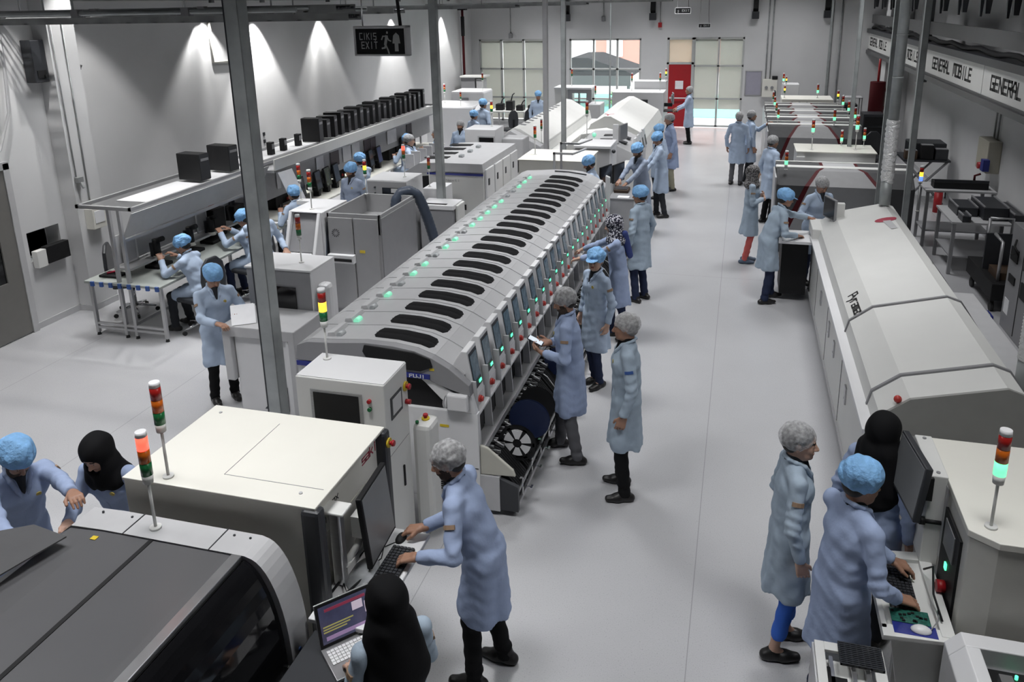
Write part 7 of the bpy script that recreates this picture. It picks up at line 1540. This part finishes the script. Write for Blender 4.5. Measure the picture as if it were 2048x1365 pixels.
P('bearded man in blue bonnet and grey blue smock handling trays at the trolley', -1.72, 14.62, 138, 1.76, lean=12, hands=((-1.95, 14.2, 1.02), (-2.1, 14.25, 1.03)), head=(0, 28), cap='bonnet', coat='coat_grey', beard=True)
P('man in blue bonnet and black trousers holding a dark blue bag', -1.48, 15.85, 104, 1.76, lean=8, hands=((-1.78, 15.55, .96), (-1.85, 15.75, .97)), head=(0, 30), cap='bonnet', coat='coat_light', legs='darkcloth', badge=False, feet=((-.12, -.06, 5), (.12, .08, 0)))
P('worker in blue bonnet half hidden behind the man with the bag', -1.66, 17.25, 125, 1.70, head=(0, 15), cap='bonnet', coat='coat_light')
P('tall man in grey hair net, deep blue smock and beige trousers', -1.48, 18.25, 110, 1.82, lean=6, head=(0, 10), cap='net', coat='coat_blue', legs='beigecloth')
P('grey haired man in pale smock standing by the red fire door', -1.50, 24.6, 92, 1.78, hands=((-1.86, 24.45, 1.05), (-1.88, 24.7, 1.08)), cap='net', coat='coat_light', legs='blackcloth', grey=True)
P('worker in hair net and grey trousers with back to the camera, left of a pair', -.02, 19.15, -12, 1.76, cap='net', coat='coat_light', legs='greycloth', grey=True)
P('worker in hair net reaching right to the far grey printers', .25, 19.42, -72, 1.76, hands=((.62, 19.5, 1.40), None), cap='net', coat='coat_light', legs='darkcloth')
P('man in white hair net standing by the cream topped box on the right', .62, 15.75, -58, 1.77, head=(0, 12), cap='net', coat='coat_light', legs='blackcloth')
P('woman in grey printed head scarf and coral trousers, arms folded', .25, 13.2, -86, 1.67, hands=((.43, 13.27, 1.17), (.45, 13.12, 1.12)), palm=(((0, -1, 0), (-1, 0, 0)), ((0, 1, .1), (-1, 0, 0))), cap='hijab', woman=True, coat='coat_pale', legs='pinkcloth', long_scarf='leopard', shoes='blueshoe', feet=((-.09, 0, 0), (.09, -.04, 0)))
P('worker in blue peaked cap leaning onto the far end of the white oven', .52, 11.42, -72, 1.72, lean=20, hands=((1.05, 11.82, 1.17), (.86, 11.38, 1.02)), head=(0, 14), cap='cap', coat='coat_pale', legs='navycloth', feet=((-.13, .12, 0), (.12, -.06, 0)))
P('man in grey hair net bent behind the far end of the white oven', 1.18, 12.35, -150, 1.74, lean=10, hands=((1.42, 12.0, 1.12), (1.12, 11.95, 1.12)), head=(0, 32), cap='net', coat='coat_light', legs='navycloth', grey=True)
P('woman in white hair net and bright blue trousers watching at bottom right', .45, 4.72, -82, 1.73, cap='net', woman=True, coat='coat_pale', legs='bluecloth', head=(-14, 4), feet=((-.10, .08, 0), (.10, -.03, 0)), hem=.52)
P('man in crumpled blue bonnet typing at the keyboard shelf on the right', .72, 4.26, -60, 1.77, lean=5, hands=((1.03, 4.47, .98), (1.0, 4.18, .97)), head=(-8, 12), cap='bonnet', coat='coat_blue', legs='navycloth', palm=(((.9, .1, -.3), (0, 0, -1)), ((.9, .2, -.25), (0, 0, -1))), patch=None)
P('woman in black head scarf with back turned behind the monitor on the right', .99, 4.98, -38, 1.72, cap='hijab', woman=True, coat='coat_blue', long_scarf=True, head=(0, 6), patch=None)
P('man in blue bonnet reading white sheets beside the grey kiosk', -5.40, 6.90, -128, 1.65, lean=8, hands=((-5.08, 6.86, 1.12), (-5.14, 6.58, 1.08)), head=(10, 30), cap='bonnet', coat='coat_light', legs='blackcloth', badge=True)
P('nearest seated worker in blue bonnet at the aluminium bench', -6.94, 8.68, 96, 1.72, seat=.49, lean=20, hands=((-7.42, 8.52, 1.0), (-7.40, 8.80, .98)), head=(0, 25), feet=((-.14, .42, 0), (.14, .36, 0)), cap='bonnet', coat='coat_light', legs='darkcloth')
P('second seated worker in blue cap at the aluminium bench', -6.90, 9.92, 92, 1.74, seat=.50, lean=14, hands=((-7.40, 9.80, 1.02), (-7.38, 10.0, 1.02)), head=(0, 28), feet=((-.14, .42, 0), (.14, .38, 0)), cap='cap', coat='coat_light', legs='navycloth')
P('bearded man in white hair net standing left of the white framed loader', -6.30, 9.16, -118, 1.74, lean=5, hands=((-5.97, 9.26, 1.02), (-6.05, 9.0, 1.0)), head=(0, 10), cap='net', coat='coat_light', beard=True)
P('seated worker in blue bonnet below the hanging paper chart', -6.95, 11.28, 70, 1.74, seat=.54, lean=8, hands=((-7.25, 11.2, .98), (-7.2, 11.5, .98)), feet=((-.14, .38, 0), (.14, .38, 0)), cap='bonnet', coat='coat_light')
P('masked worker in blue bonnet facing the camera behind the grey cabinet', -6.32, 12.0, 168, 1.72, head=(0, 16), cap='bonnet', coat='coat_grey', beard=True)
P('worker in blue bonnet turned to the bench behind the masked worker', -6.86, 13.45, 58, 1.72, seat=.70, lean=5, hands=((-7.2, 13.4, 1.05), (-7.15, 13.7, 1.05)), feet=((-.14, .36, 0, .3), (.14, .36, 0, .3)), cap='bonnet', coat='coat_light')
P('worker in white hair net sorting white cards at the second placement machine', -6.48, 14.85, -72, 1.76, hands=((-6.02, 14.95, 1.30), (-6.05, 14.7, 1.26)), cap='net', coat='coat_light', woman=True, head=(0, 10))
P('seated worker in blue bonnet behind the card sorter', -7.0, 15.95, 60, 1.72, seat=.66, hands=((-7.3, 15.9, 1.05), (-7.25, 16.2, 1.05)), feet=((-.14, .36, 0, .26), (.14, .36, 0, .26)), cap='bonnet', coat='coat_light')
P('dark haired seated worker in grey cap at the far part of the bench', -6.72, 17.05, 112, 1.72, seat=.64, hands=((-7.1, 16.9, 1.02), (-7.1, 17.2, 1.02)), feet=((-.14, .36, 0, .24), (.14, .36, 0, .24)), cap='net', coat='coat_light', grey=False)
P('bearded worker in grey net facing the camera at the far bench', -6.30, 17.5, 178, 1.66, cap='net', coat='coat_light', beard=True, head=(0, 5))
P('worker in blue bonnet beside the white chamber talking to the bearded one', -6.55, 19.2, -35, 1.66, cap='bonnet', coat='coat_light', head=(0, 10))
P('tall worker in blue bonnet standing before the white chamber', -6.72, 20.5, -25, 1.80, cap='bonnet', coat='coat_light', head=(0, 10))
P('worker in blue bonnet far away below the left window', -5.88, 23.3, 190, 1.72, cap='bonnet', coat='coat_light', head=(0, 12))
T = Thing('phone', 'small white screened phone in the hands of the bearded man', 'phone', (-1.70, 6.68, 1.15)); mb = MB(); mb.box(-.045, .045, -.08, .08, -.005, .004); mb.xf(Matrix.Translation((-1.74, 6.68, 1.19)) @ Matrix.Rotation(R(90), 4, 'Z') @ Matrix.Rotation(R(25), 4, 'X')); p = T.part('casing', mb, 'charcoal', bev=.003)
mb = MB(); mb.box(-.04, .04, -.07, .07, .004, .006); mb.xf(Matrix.Translation((-1.74, 6.68, 1.19)) @ Matrix.Rotation(R(90), 4, 'Z') @ Matrix.Rotation(R(25), 4, 'X')); T.part('screen', mb, mat('lit_white_screen', (.6, .65, .7), .3, emit=(.6, .68, .75), estr=.5), p)
